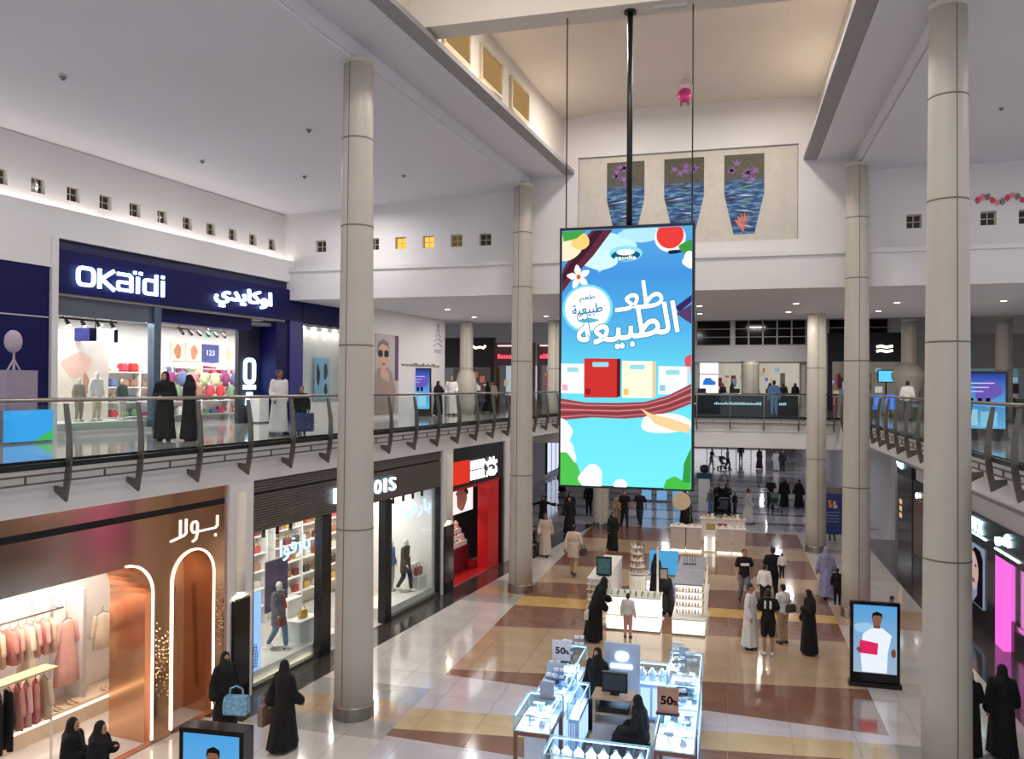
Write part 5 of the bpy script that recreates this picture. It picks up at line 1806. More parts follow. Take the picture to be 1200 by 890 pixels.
MB().box(0, 0.5, 0, 0.05, 0, 1.75).build('lightbox', E('poster_blue_lit', (150, 190, 246), 1.3), t)
mb = MB()
for k in range(7):
    ribbon(mb, [(0.05 + 0.05 * k, 0.05), (0.08 + 0.05 * k, 0.3), (0.03 + 0.05 * k, 0.6)], 0.015, -0.005, 0)
    ribbon(mb, [(0.05, 0.08 + 0.07 * k), (0.22, 0.12 + 0.07 * k), (0.4, 0.06 + 0.07 * k)], 0.012, -0.005, 0)
mb.build('printed_basket', M('print_indigo', (40, 56, 90), 0.5), t)
t = lthing('hanging_banner', 'purple and brown hanging banner behind the mannequin of the slatted shop', 'banner', 16.95, 13.6, 0.9)
MB().box(0, 0.9, 0, 0.03, 0, 1.3).build('cloth', M('banner_purple', (96, 80, 110), 0.7, var=0.3, scale=3), t)
MB().cap((0, 0.015, 1.32), (0.9, 0.015, 1.32), 0.015, n=6).build('rod', STEEL, t)
for k in range(9):
    t = lthing('spotlight', 'small black spotlight, %s from the left in the %s window of the slatted shop' % ((ORD[k], 'near') if k < 4 else (ORD[k - 4], 'far')), 'spotlight', (14.8 + 0.5 * k) if k < 4 else (20.6 + 0.6 * (k - 4)), 12.35, 3.38, 'spotlights in the slatted shop')
    MB().cyl(0, 0, -0.14, 0.04, 0.045, n=10).build('can', BLACK, t)
    MB().cyl(0, 0, 0.04, 0.17, 0.012, n=6).build('stem', BLACK, t)

# =================================================================== RED COSMETICS SHOP
RED = M('shop_red', (206, 34, 34), 0.3, var=0.05)
mu = lthing('storefront', 'black cosmetics shop front with a red lit interior beside the second column', 'shop front', 24.3, 12.0, 0)
om = (-24.3, -12.0, 0)
fb = MB().box(24.3, 28.85, 11.96, 12.2, 3.3, 4.67).build('fascia', BLACK, mu, om)
MB().box(24.32, 25.7, 11.93, 11.96, 3.42, 4.2).build('red_sign_panel', E('sign_red', (236, 60, 40), 0.9), fb)
SGM = E('sign_neutral_white', (255, 250, 246), 2.6)
for j, (a, b_) in enumerate((('MAKE UP', 'ميك اب'), ('FOR EVER', 'فور ايفر'))):
    text('lettering', a, 1.15, 0.3, SGM, fb, (26.4, 11.93, 3.98 - 0.36 * j), 0, 0.04, 0.03)
    text('lettering', b_, 0.95, 0.32, SGM, fb, (27.65, 11.93, 3.98 - 0.36 * j), 0, 0.04, 0.03)
MB().box(28.6, 28.85, 11.94, 12.2, 0, 3.3).build('jamb', BLACK, mu, om)
MB().box(24.3, 28.7, 12.0, 12.1, 3.2, 3.3).build('red_edge', RED, mu, om)
MB().box(27.45, 28.45, 11.98, 12.4, 0, 3.2).build('red_pillar', RED, mu, om)
MB().box(27.6, 29.6, 13.3, 13.4, 0.02, 3.2).build('dark_partition', BLACKG, mu, om)
struct('floor_shop_red', MB().box(24.3, 28.8, 12.0, 16.3, 0.012, 0.02), M('red_floor', (186, 36, 40), 0.15, coat=0.3), rotz=LROT)  # red cast of the shop lighting put into the floor colour
struct('wall_shop_red', MB().box(24.3, 32.5, 15.0, 15.1, 0, 3.4).box(24.3, 24.4, 12.2, 15, 0, 3.4), M('shop_red_wall', (150, 26, 34), 0.4), rotz=LROT, label='red back wall inside the cosmetics shop')
struct('ceiling_shop_red', MB().box(24.3, 32.5, 12.2, 15.1, 3.4, 3.5), CEIL, rotz=LROT)
area('shop_light', LW(26.3, 13.4, 3.35), (0, 0, LROT), 1.5, 0.8, 85, (1.0, 0.82, 0.8))  # added fill lamp in the red shop, without a fitting
t = lthing('beauty_lightbox', 'lit white poster with a face in the red cosmetics shop', 'poster', 25.35, 12.6, 2.2)
MB().box(0, 2.1, 0, 0.06, 0, 0.95).build('lightbox', E('poster_white_lit', (250, 226, 226), 1.2), t)
MB().plate(blob(1.1, 0.5, 0.42, 0.42, 3), -0.004, 0).build('printed_face', M('print_skin', (214, 150, 130), 0.5), t)
MB().plate(blob(1.2, 0.75, 0.5, 0.2, 5), -0.003, 0).build('printed_hair', M('print_dark', (40, 24, 28), 0.5), t)
MB().box(0.9, 1.0, 0.0, 0.05, 0.95, 1.0).build('hanger_bar', BLACK, t)
cs = lthing('cosmetics_stand', 'stepped cosmetics stand with pale trays in the red shop', 'display stand', 25.4, 12.7, 0.022)
MB().box(0, 1.9, 0.0, 0.5, 0, 0.9).build('cabinet', M('maroon', (96, 20, 26), 0.3), cs)
for k in range(4):
    MB().box(0.03, 1.87, 0.05 + 0.12 * k, 0.17 + 0.12 * k, 0.9 + 0.2 * k, 1.08 + 0.2 * k).build('tray', M('tray_pink_white', (236, 214, 210), 0.3), cs)
    for i in range(9):
        MB().cyl(0.15 + 0.2 * i, 0.1 + 0.12 * k, 1.08 + 0.2 * k, 1.16 + 0.2 * k, 0.03, n=8).build('cosmetic_pot', CM[(i * 3 + k) % 10], cs)


# =================================================================== LEFT GALLERY WALL
t = lthing('portrait_poster', 'tall portrait poster of a woman in dark sunglasses on the white gallery wall', 'poster', 28.15, 17.27, UP + 0.15)
MB().box(0, 1.85, 0, 0.03, 0, 3.3).build('board', M('poster_mauve_grey', (176, 166, 168), 0.6), t)
SK3 = M('print_skin_warm', (196, 160, 146), 0.6)
COATP = M('print_coat', (150, 130, 124), 0.6)
MB().plate([(0.0, 0.0), (1.5, 0.0), (1.62, 1.0), (1.35, 1.7), (0.95, 1.95), (0.2, 1.9), (0.0, 1.6)], -0.003, 0).build('printed_coat', COATP, t)
MB().plate(disc(0.62, 2.4, 0.42, 0.58), -0.005, 0).build('printed_face', SK3, t)
MB().plate([(0.1, 2.5), (0.2, 2.95), (0.6, 3.08), (1.0, 2.95), (1.1, 2.55), (0.98, 2.8), (0.6, 2.9), (0.3, 2.8)], -0.006, 0).build('printed_hair', M('print_hair_grey', (120, 104, 100), 0.6), t)
for cx in (0.38, 0.85):
    MB().plate(rrect(cx, 2.5, 0.36, 0.28, 0.1, 4), -0.008, 0).build('printed_lens', BLACK, t)
MB().plate(disc(0.64, 2.08, 0.13, 0.05), -0.008, 0).build('printed_lips', LIPM, t)
for k in range(4):
    MB().plate(blob(0.5 + 0.16 * k, 1.72 - 0.06 * k, 0.09, 0.24, k), -0.009, 0).build('printed_finger', SK3, t)
MB().plate([(1.55, 1.4), (1.84, 1.4), (1.84, 3.28), (1.55, 3.28)], -0.003, 0).build('printed_curtain', M('print_plum', (92, 60, 96), 0.6), t)
t = lthing('lettering_sign', 'line of small dark lettering across the white gallery wall', 'lettering', 30.3, 17.27, 7.62)
rnd = random.Random(2)
for k in range(17):
    h = rnd.choice((0.08, 0.08, 0.14))
    MB().box(0.21 * k, 0.21 * k + 0.10, -0.01, 0.02, 0, h).build('glyph', M('lettering_brown', (128, 118, 116), 0.6), t)
t = lthing('emblem_sign', 'pale grey stacked chevron emblem on the white gallery wall', 'emblem', 33.2, 17.27, 8.6)
for k in range(5):
    w = 0.42 - 0.08 * k
    mb = MB()
    ribbon(mb, [(0.45 - w, 0.22 * k), (0.45, 0.22 * k + 0.16), (0.45 + w, 0.22 * k)], 0.05, -0.01, 0.02)
    mb.build('chevron', M('emblem_grey', (176, 174, 182), 0.6), t)
MB().box(0.1, 0.8, -0.01, 0.02, -0.2, -0.15).build('underline', M('emblem_grey', (176, 174, 182), 0.6), t)
MB().box(0.15, 0.75, -0.01, 0.02, -0.3, -0.26).build('underline', M('emblem_grey', (176, 174, 182), 0.6), t)


# =================================================================== DIGITAL TOTEMS
def totem(label, loc, rotz, w, h, d, top, bot, kind, base=True):
    t = thing('digital_totem', label, 'display screen', loc, rotz)
    MB().box(0, w, 0, d, 0.1, h).build('casing', BLACKG, t)
    MB().box(-0.03, w + 0.03, -0.06, d + 0.06, 0, 0.1).build('foot', BLACK, t)
    m = 0.07
    zb = 0.32
    sm = E_grad('totem_%s' % label[:12], [(0, bot), (1, top)], 1.15, 2, zb, h)
    s = MB().box(m, w - m, -0.012, 0.0, zb, h - m).build('screen', sm, t)
    return t, s, zb, m


def lit(mb, nm, col, par, st=1.1):
    return mb.build(nm, E('lit_%d_%d_%d' % col, col, st), par)


def totem_man(s, x, z, k, box=True):
    """advert: a man in a white shirt holding a pink box"""
    D = lambda p: [(x + a * k, z + b * k) for a, b in p]
    lit(MB().plate([(max(q[0], 0.08), q[1]) for q in D(blob(0.2, 1.0, 0.24, 0.1, 2))], -0.016, -0.012), 'picture_cloud', (150, 190, 220), s)
    lit(MB().plate(D([(0.18, 0.0), (0.7, 0.0), (0.72, 0.45), (0.80, 0.85), (0.62, 1.0), (0.5, 1.04), (0.38, 1.0), (0.2, 0.86), (0.14, 0.5)]), -0.018, -0.012), 'picture_shirt', (226, 234, 244), s)
    lit(MB().plate(D([(0.42, 1.0), (0.56, 1.0), (0.56, 1.1), (0.42, 1.1)]), -0.019, -0.012), 'picture_neck', (120, 78, 60), s, 0.9)
    lit(MB().plate(D(disc(0.49, 1.2, 0.1, 0.14)), -0.020, -0.012), 'picture_face', (142, 96, 76), s, 0.9)
    lit(MB().plate(D([(0.38, 1.22), (0.4, 1.34), (0.5, 1.38), (0.6, 1.33), (0.6, 1.22), (0.56, 1.29), (0.43, 1.29)]), -0.022, -0.012), 'picture_hair', (26, 24, 28), s, 0.8)
    if box:
        lit(MB().plate(D([(0.1, 0.42), (0.5, 0.40), (0.52, 0.66), (0.14, 0.72)]), -0.024, -0.012), 'picture_box', (214, 40, 92), s)
        lit(MB().plate(D(disc(0.12, 0.5, 0.06, 0.05, 12)), -0.026, -0.012), 'picture_hand', (120, 80, 62), s, 0.9)
        lit(MB().plate(D(disc(0.84, 0.46, 0.05, 0.1, 12)), -0.026, -0.012), 'picture_hand', (120, 80, 62), s, 0.9)


tt, s, zb, m = totem('black freestanding screen showing a man in white with a pink box', (2.7, 19.97, 0), 0, 1.05, 1.92, 0.12, (74, 150, 206), (150, 170, 190), 'man')
totem_man(s, 0.07, 0.34, 1.0)
tt, s, zb, m = totem('black freestanding screen at the bottom left showing a man against sky', (-7.55, 9.98, 0), R(4), 1.0, 1.9, 0.28, (70, 150, 210), (120, 180, 220), 'man2')
totem_man(s, 0.07, 0.36, 0.95, False)


def totem_blue(label, loc, rotz, w, h):
    tt, s, zb, m = totem(label, loc, rotz, w, h, 0.12, (36, 40, 150), (110, 190, 240), 'blue')
    lit(MB().plate(blob(w * 0.62, h * 0.72, w * 0.25, h * 0.16, 4), -0.014, -0.012), 'picture_glow', (120, 100, 200), s, 0.8)
    for k in range(3):
        lit(MB().box(w * 0.15, w * (0.75 - 0.1 * k), -0.016, -0.012, h * (0.82 - 0.06 * k), h * (0.82 - 0.06 * k) + 0.025), 'picture_line', (190, 200, 250), s)
        lit(MB().box(w * (0.3 + 0.15 * k), w * (0.3 + 0.15 * k) + 0.1, -0.018, -0.012, h * 0.52, h * 0.52 + 0.17), 'picture_phone', (16, 18, 50), s, 0.5)
    lit(MB().box(w * 0.2, w * 0.45, -0.016, -0.012, h * 0.22, h * 0.45), 'picture_device', (170, 226, 250), s)
    lit(MB().box(w * 0.5, w * 0.8, -0.016, -0.012, h * 0.2, h * 0.42), 'picture_device', (150, 216, 250), s)
    return tt


totem_blue('blue lit totem screen on the left gallery before the white wall', (-13.8, 33.3, UP), R(15), 1.15, 2.12)
totem_blue('blue lit totem screen on the right gallery behind the nearest right column', (5.75, 23.9, UP), R(4), 1.35, 1.84)
t = thing('display_table', 'pale pedestal with a bright blue and green screen at the far left of the gallery', 'display stand', LW(12.4, 17.0, UP), LROT)
MB().box(0, 0.75, 0, 0.5, 0.75, 1.65).build('body', M('pedestal_mauve', (150, 136, 156), 0.5), t)
MB().box(-0.1, 1.1, -0.05, 0.55, 0.0, 0.75).build('cabinet', M('pedestal_grey', (120, 116, 130), 0.5), t)
MB().box(-0.1, 1.1, -0.065, -0.05, 0.05, 0.75).build('screen', E('screen_sky_blue', (60, 160, 236), 1.2), t)
MB().plate([(0.6, 0.05), (1.1, 0.05), (1.1, 0.3), (0.9, 0.2)], -0.07, -0.065).build('screen_grass', E('screen_green', (70, 190, 90), 1.1), t)
MB().cap((0.35, 0.25, 1.65), (0.35, 0.25, 2.1), 0.03, 0.02).cap((0.2, 0.25, 1.65), (0.35, 0.25, 1.9), 0.02).cap((0.5, 0.25, 1.65), (0.35, 0.25, 1.9), 0.02).ell((0.33, 0.25, 2.3), (0.2, 0.14, 0.26)).build('figurine', M('figurine_mauve', (176, 160, 176), 0.5), t)

# =================================================================== BLUE BANNER
t = thing('banner_stand', 'blue information banner with an orange emblem beside the far right column', 'banner', (3.8, 37.2, 0))
MB().box(0, 0.98, 0, 0.05, 0.5, 2.5).build('panel', M('banner_blue', (44, 62, 128), 0.5), t)
MB().box(0, 0.98, -0.004, 0, 2.25, 2.5).build('header', M('banner_header', (128, 120, 116), 0.5), t)
for k, (a, b_, c_) in enumerate([(0.42, 1.88, (226, 140, 70)), (0.55, 1.86, (206, 190, 170)), (0.45, 1.72, (230, 150, 90)), (0.6, 1.7, (200, 206, 220))]):
    MB().plate(rrect(a, b_, 0.2, 0.16, 0.05, 2), -0.008, 0).build('emblem_piece', M('banner_em_%d' % k, c_, 0.5), t)
for k in range(4):
    MB().box(0.2, 0.8 - 0.05 * (k % 2), -0.005, 0, 1.42 - 0.13 * k, 1.45 - 0.13 * k).build('text_line', M('banner_text', (150, 160, 196), 0.5), t)
for x in (0.08, 0.9):
    MB().box(x - 0.02, x + 0.02, 0, 0.05, 0, 0.5).box(x - 0.03, x + 0.03, -0.2, 0.25, 0, 0.03).build('leg', STEEL, t)

# =================================================================== RIGHT HAND SHOPS
ny = thing('storefront', 'black cosmetics shop front with a glowing magenta pillar on the right', 'shop front', (6.9, 26.7, 0), R(-90))
fa = MB().box(0, 12, -0.1, 0.3, 2.42, 3.22).build('fascia', BLACK, ny)
SGT = E('sign_turquoise_white', (200, 246, 252), 4.0)
for k, ch in enumerate('NYX'):
    text('letter', ch, 0.36, 0.36, SGT, fa, (0.55 + 0.46 * k, -0.13, 2.93), 0, 0.05, 0.02)
MB().box(0.2, 1.95, -0.14, -0.1, 2.64, 2.68).build('sign_underline', SGT, fa)
text('letters', 'نكس', 1.15, 0.42, SGT, fa, (3.4, -0.13, 2.93), 0, 0.05, 0.02)
MB().box(2.75, 4.6, -0.14, -0.1, 2.58, 2.62).build('sign_underline', SGT, fa)
MB().box(0, 2.35, 0, 0.3, 0, 2.42).build('wall_panel', BLACKG, ny)
MB().box(2.42, 3.1, -0.02, 0.25, 0, 2.42).build('glowing_pillar', E('magenta_glow', (246, 110, 220), 1.1), ny)
MB().box(3.3, 12, 0.1, 0.25, 0, 0.85).build('stall_riser', BLACKG, ny)
MB().box(3.3, 12, 0.12, 0.135, 0.85, 2.42).build('glass_pane', GLASS, ny)
bp = MB().box(0.02, 1.45, -0.05, 0.0, 0.62, 2.3).build('face_poster', E('poster_face_bg', (150, 164, 190), 0.7), ny)  # poster sheets given a glow of their own to brighten the print
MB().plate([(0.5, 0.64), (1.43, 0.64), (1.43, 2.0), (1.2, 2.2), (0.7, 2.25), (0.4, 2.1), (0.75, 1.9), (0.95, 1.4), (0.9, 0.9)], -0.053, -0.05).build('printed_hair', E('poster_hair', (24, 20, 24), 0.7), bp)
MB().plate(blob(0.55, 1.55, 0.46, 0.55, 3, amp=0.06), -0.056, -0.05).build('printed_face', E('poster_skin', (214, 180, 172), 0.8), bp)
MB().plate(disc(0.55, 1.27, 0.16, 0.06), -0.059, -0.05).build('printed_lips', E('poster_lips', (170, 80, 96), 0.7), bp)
for cx in (0.35, 0.78):
    MB().plate(disc(cx, 1.72, 0.1, 0.04, 12), -0.059, -0.05).build('printed_eye', BLACK, bp)
for j in range(5):
    MB().box(3.35, 11.8, 0.7, 1.0, 0.9 + 0.3 * j, 0.93 + 0.3 * j).build('shelf_board', PUREW, ny)
cm2 = [M('cosm_%d' % i, c, 0.3) for i, c in enumerate([(226, 170, 160), (240, 220, 200), (200, 140, 120), (180, 200, 210), (220, 120, 140)])]
for j in range(5):
    for i in range(22):
        MB().box(3.5 + 0.14 * i, 3.58 + 0.14 * i, 0.74, 0.82, 0.93 + 0.3 * j, 1.06 + 0.3 * j).build('product', cm2[(i + j * 2) % 5], ny)
MB().box(0, 12, 1.0, 1.1, 0, 2.9).build('back_wall', PUREW, ny)
area('shop_light', (7.35, 22.2, 2.55), (0, 0, 0), 0.5, 2.0, 50, (0.95, 0.97, 1.0))  # unseen lamp added to fill the black cosmetics shop
area('pillar_glow', (6.6, 23.9, 1.3), (0, R(-90), 0), 1.8, 0.5, 12, (1.0, 0.25, 0.8))
# dark shop fronts further along the right
dk = thing('storefront', 'dark glossy shop front with small lamps behind the nearest right column', 'shop front', (6.9, 34.4, 0), R(-90))
MB().box(0, 7.5, 0, 0.3, 0, 3.26).build('wall_panel', M('shop_dark_brown', (34, 28, 27), 0.25), dk)
for k in range(4):
    MB().box(0.25 + 1.8 * k, 1.7 + 1.8 * k, -0.02, 0, 0.5, 2.6).build('display_window', M('shop_dim_amber', (120, 88, 66), 0.2, var=0.4, scale=3), dk)
for k in range(5):
    o = MB().ell((0.9 + 1.4 * k, -0.05, 2.75 - 0.5 * (k % 2)), (0.09, 0.05, 0.12), 10, 6).build('lamp', E('shop_lamp', (255, 246, 236), 5), dk)
dk2 = thing('storefront', 'tall black shop front with a white mark, under the far right gallery', 'shop front', (6.9, 37.4, 0), R(-90))
MB().box(0, 2.8, -0.02, 0.3, 3.2, 4.4).build('fascia', BLACK, dk2)
MB().box(0, 2.8, 0.0, 0.3, 0, 3.2).build('wall_panel', M('shop_dark_olive', (60, 56, 46), 0.15), dk2)
mb = MB()
ribbon(mb, [(0.25, 3.75), (0.45, 3.6), (1.1, 3.55), (1.2, 3.75)], 0.14, -0.08, -0.02)
mb.build('sign_mark', SGT, dk2)
for k in range(3):
    MB().box(0.5, 0.9, -0.02, 0.0, 2.0 - 0.28 * k, 2.18 - 0.28 * k).build('lit_display', E('display_warm', (236, 190, 140), 0.9), dk2)

# =================================================================== FAR UPPER HALL
WFR = M('far_window_frame', (196, 188, 180), 0.5)
GLD = M('far_glass_black', (14, 13, 15), 0.1)
wn = 200
for x0, cols_, x1 in ((-6.4, 1, -4.0), (-3.9, 1, -2.5), (-2.3, 1, 0.1), (0.35, 5, 5.2), (6.65, 3, 10.5)):
    wn += 1
    W = x1 - x0
    fr = MB().box(0, W, 0, 0.1, 0, 0.06).box(0, W, 0, 0.1, 1.79, 1.85).box(0, 0.06, 0, 0.1, 0.06, 1.79).box(W - 0.06, W, 0, 0.1, 0.06, 1.79)
    o = fr.build('window_%d' % wn, WFR, None, (x0, 60.15, 9.75))
    o['kind'] = 'structure'
    for k in range(1, cols_):
        MB().box(W * k / cols_ - 0.05, W * k / cols_ + 0.05, 0, 0.1, 0.06, 1.79).build('mullion', WFR, o)
    for z in (0.62, 1.2):
        MB().box(0.06, W - 0.06, 0, 0.08, z - 0.025, z + 0.025).build('transom_bar', WFR, o)
    for k in range(cols_):
        for j in range(3):
            MB().box(W * k / cols_ + 0.05, W * (k + 1) / cols_ - 0.05, 0.04, 0.05, 0.06 + 0.58 * j, 0.06 + 0.58 * (j + 1) - 0.03).build('pane', GLD, o)


def far_shop(label, x0, x1, Y, z1, bodym, signs, fasc=None, openz=None, lit_col=(230, 224, 216), st=0.9):
    t = thing('storefront', label, 'shop front', (x0, Y, UP))
    W = x1 - x0
    H = z1 - UP
    oz = (openz or (z1 - 1.6)) - UP
    MB().box(0, W, 0, 0.4, oz, H).build('fascia', fasc or bodym, t)
    MB().box(0, 0.25, 0, 0.4, 0, oz).box(W - 0.25, W, 0, 0.4, 0, oz).build('jamb', bodym, t)
    MB().box(0.25, W - 0.25, 2.0, 2.1, 0, oz).build('lit_back_wall', E('far_lit_%d_%d_%d' % lit_col, lit_col, st), t)  # wall glows by itself in place of lamps inside the shop
    MB().box(0.25, W - 0.25, 0.15, 0.17, 0, oz).build('glass_pane', GLASS, t)
    rnd = random.Random(int(W * 100))
    for k in range(int(W * 3)):
        x = rnd.uniform(0.3, W - 0.7)
        z = rnd.choice((0, 0, 0, oz * 0.45))
        h = rnd.uniform(0.5, 1.2)
        MB().box(x, x + rnd.uniform(0.15, 0.5), 1.2, 1.9, z, min(z + h, oz - 0.1)).build('display_fixture', rnd.choice(CM + [BLACK, CNAVY, GREY]), t)
    for k in range(int(W * 3.5)):
        x = rnd.uniform(0.3, W - 0.7)
        z = rnd.uniform(0.9, oz - 0.5)
        c_ = rnd.choice([(255, 250, 240), (240, 200, 150), (110, 150, 240), (230, 120, 90), (190, 214, 240), (250, 226, 190)])
        MB().box(x, x + rnd.uniform(0.12, 0.4), 1.15, 1.19, z, z + rnd.uniform(0.12, 0.45)).build('lit_display', E('far_disp_%d_%d' % (c_[0], c_[2]), c_, st * 1.5), t)
    for s_, w, h, cx, cz, m in signs:
        text('sign_letters', s_, w, h, m, t, (cx, -0.06, cz - UP), 0, 0.04, 0.02)
    return t


SW1 = E('far_sign_white', (255, 246, 220), 3)
SR1 = E('far_sign_red', (250, 70, 90), 2.2)
far_shop('black fronted shop with a white sign on the far left gallery', -17.6, -14.0, 48, 9.75, BLACK, [('محمد', 1.3, 0.35, 2.4, 9.2, SW1)][:0], openz=7.9, lit_col=(90, 62, 48), st=0.35)
t = thing('lit_sign', 'small glowing white script sign on the black shop of the far left gallery', 'sign', (-15.8, 47.968, 9.05))
mb = MB()
ribbon(mb, [(0, 0.2), (0.2, 0.1), (0.45, 0.16), (0.6, 0.05), (0.9, 0.12), (1.1, 0.05), (1.25, 0.2)], 0.12, -0.06, 0)
mb.build('script', SW1, t)
MB().box(0.1, 1.2, 0.0, 0.03, 0.0, 0.03).build('rail', BLACK, t)
PINKG = M('far_pinkgrey', (150, 120, 122), 0.5)
far_shop('grey fronted shop with red lettering left of the second column on the far gallery', -15.7, -12.9, 54, 9.75, PINKG, [('LACOSTE', 1.6, 0.3, 1.4, 8.85, SR1)][:0], openz=8.2, lit_col=(210, 214, 226), st=0.8)
far_shop('grey fronted shop with a red sale poster between the second column and the screen', -12.7, -9.4, 54, 9.65, PINKG, [], openz=8.2, lit_col=(206, 200, 214), st=0.8)
for x, w in ((-15.5, 2.4), (-12.5, 2.9)):
    t = thing('lit_sign', 'glowing red sign band on the grey shop, %s' % ('left of the second column' if x < -14 else 'right of the second column'), 'sign', (x, 53.998, 8.6))
    MB().box(0, w, -0.03, 0, 0.0, 0.06).build('backing', PINKG, t)
    rnd = random.Random(int(w * 10))
    for k in range(int(w / 0.2)):
        MB().box(0.2 * k + 0.02, 0.2 * k + 0.16, -0.06, -0.03, 0.06, 0.06 + rnd.choice((0.22, 0.3))).build('glyph', SR1, t)
    MB().box(0, w, -0.05, 0, 0.9, 0.98).build('top_light', E('far_top_light', (255, 214, 206), 1.6), t)
t = thing('sale_poster', 'red sale poster reading 4 in the shop window left of the screen', 'poster', (-12.0, 53.8, 6.4))
MB().box(0.66, 0.74, 0.0, 0.04, 5.42 - 6.4, 0).build('leg', STEEL, t)
MB().box(0, 1.4, 0, 0.05, 0, 1.4).build('board', E('sale_red', (206, 40, 70), 0.8), t)
text('lettering', '48', 0.9, 0.55, E('sale_white', (255, 240, 240), 1.2), t, (0.75, -0.01, 0.65), 0, 0.01, 0.03)
# long bright shop row at the end
far_shop('bright shop row with many small displays at the end of the upper hall', -2.4, 5.2, 60.6, 8.6, LGREY, [], openz=8.55, lit_col=(222, 206, 190), st=0.75)
t = thing('car_poster', 'lit white poster showing a blue car at the far upper hall', 'poster', (-2.0, 58.4, UP))
MB().box(0, 1.25, 0, 0.06, 0.9, 3.05).build('lightbox', E('car_white', (236, 240, 250), 1.4), t)
MB().box(0, 1.25, -0.01, 0, 2.2, 2.3).build('divider_line', E('car_line', (206, 180, 190), 0.9), t)
MB().plate([(0.2, 1.5), (1.05, 1.5), (1.1, 1.72), (0.85, 1.85), (0.75, 2.0), (0.4, 2.0), (0.25, 1.78)], -0.015, 0).build('picture_car', E('car_blue', (50, 120, 214), 1.0), t)
for x in (0.1, 1.1):
    MB().box(x, x + 0.05, 0, 0.06, 0, 0.9).build('leg', STEEL, t)
column(1.4, 58.2, UP, 8.6, 'broad grey column in front of the bright far shops', rings=(), r0=0.6, r1=0.58)
far_shop('black fronted shop with a white two line sign on the far right gallery', 5.5, 9.7, 50, 9.95, BLACK, [], openz=8.3, lit_col=(150, 130, 116), st=0.45)
t = thing('lit_sign', 'small glowing white two line sign on the black shop of the far right gallery', 'sign', (8.1, 49.998, 8.85))
for k in range(2):
    mb = MB()
    ribbon(mb, [(0, 0.28 - 0.25 * k), (0.25, 0.34 - 0.25 * k), (0.5, 0.26 - 0.25 * k), (0.85, 0.33 - 0.25 * k)], 0.14, -0.05, 0)
    mb.build('script', SW1, t)
far_shop('pale shop front with blue goods behind the nearest right column', 11.4, 15.5, 48, 9.7, LGREY, [], openz=7.9, lit_col=(120, 150, 170), st=0.5)
t = thing('television', 'small blue lit television on a stand beyond the far right balustrade', 'television', (7.35, 45, UP))
MB().box(0, 0.8, 0, 0.06, 1.65, 2.3).build('casing', BLACK, t)
MB().box(0.05, 0.75, -0.01, 0, 1.7, 2.25).build('screen', E('tv_blue', (90, 190, 246), 1.3), t)
MB().cap((0.4, 0.05, 0.02), (0.4, 0.05, 1.65), 0.04, n=8).box(0.1, 0.7, -0.15, 0.25, 0, 0.03).build('stand', BLACK, t)
# service desks just behind the far balustrade
t = thing('service_desk', 'long dark service desk with faint lit lettering behind the far balustrade', 'desk', (-2.4, 40.6, UP))
MB().box(0, 5.6, 0, 0.7, 0, 0.98).build('body', M('desk_dark_blue', (18, 30, 42), 0.3), t)
MB().box(-0.03, 5.63, -0.04, 0.74, 0.98, 1.03).build('top', LGREY, t)
rnd = random.Random(8)
for x0, n in ((0.5, 4), (1.7, 26), (4.7, 4)):
    for k in range(n):
        MB().box(x0 + 0.085 * k, x0 + 0.085 * k + 0.06, -0.012, 0, 0.52, 0.52 + rnd.choice((0.08, 0.11, 0.13))).build('glyph', E('desk_glyph', (170, 214, 226), 1.2), t)
for k in range(3):
    MB().box(0.9 + 1.6 * k, 1.3 + 1.6 * k, 0.2, 0.3, 1.03, 1.3).build('monitor', BLACK, t)
t = thing('screen_desk', 'desk with a bright blue screen left of the hanging screen on the far gallery', 'desk', (-7.6, 41.5, UP))
MB().box(0, 2.6, 0, 0.6, 0, 0.9).build('body', M('desk_dark', (26, 28, 34), 0.3), t)
MB().box(0.9, 1.9, -0.02, 0, 0.45, 1.15).build('screen', E('desk_screen_blue', (80, 180, 246), 1.4), t)
MB().box(0.1, 0.7, -0.02, 0, 0.6, 1.1).build('screen', E('desk_screen_indigo', (60, 90, 210), 1.1), t)
for k in range(4):
    t = thing('kiosk_screen', ['blue screen stand, first of the row behind the right balustrade', 'blue screen stand, second of the row behind the right balustrade', 'blue screen stand, third of the row behind the right balustrade', 'blue screen stand, fourth of the row behind the right balustrade'][k], 'display screen', (5.3 + 0.62 * k, 41.0 + 0.2 * k, UP))
    MB().box(0, 0.4, 0, 0.05, 0.35, 1.05).build('screen', E('kiosk_blue', (70, 130, 240), 1.2 if k < 1 else 0.7), t)
    MB().box(0.17, 0.23, 0.05, 0.1, 0, 1.0).box(0.05, 0.35, -0.1, 0.2, 0, 0.03).build('stand', BLACK, t)
# flared collar around the far right gallery column
tag(MB().lathe([(0.42, 0.0), (0.46, 1.2), (0.72, 1.85), (0.74, 2.05), (0.5, 2.35), (0.38, 2.5)], 24).build('column_collar', CREAM, None, (7.8, 39.8, UP), smooth=True), 'cream flared collar wrapped round the far right gallery column', 'collar')
tag(MB().lathe([(0.36, 0.0), (0.42, 0.4), (0.50, 1.2), (0.48, 1.6), (0.40, 1.9), (0.35, 2.05)], 24).build('column_collar', CREAM, None, (-12.15, 36.9, UP), smooth=True), 'cream flared collar wrapped round the left gallery column', 'collar')

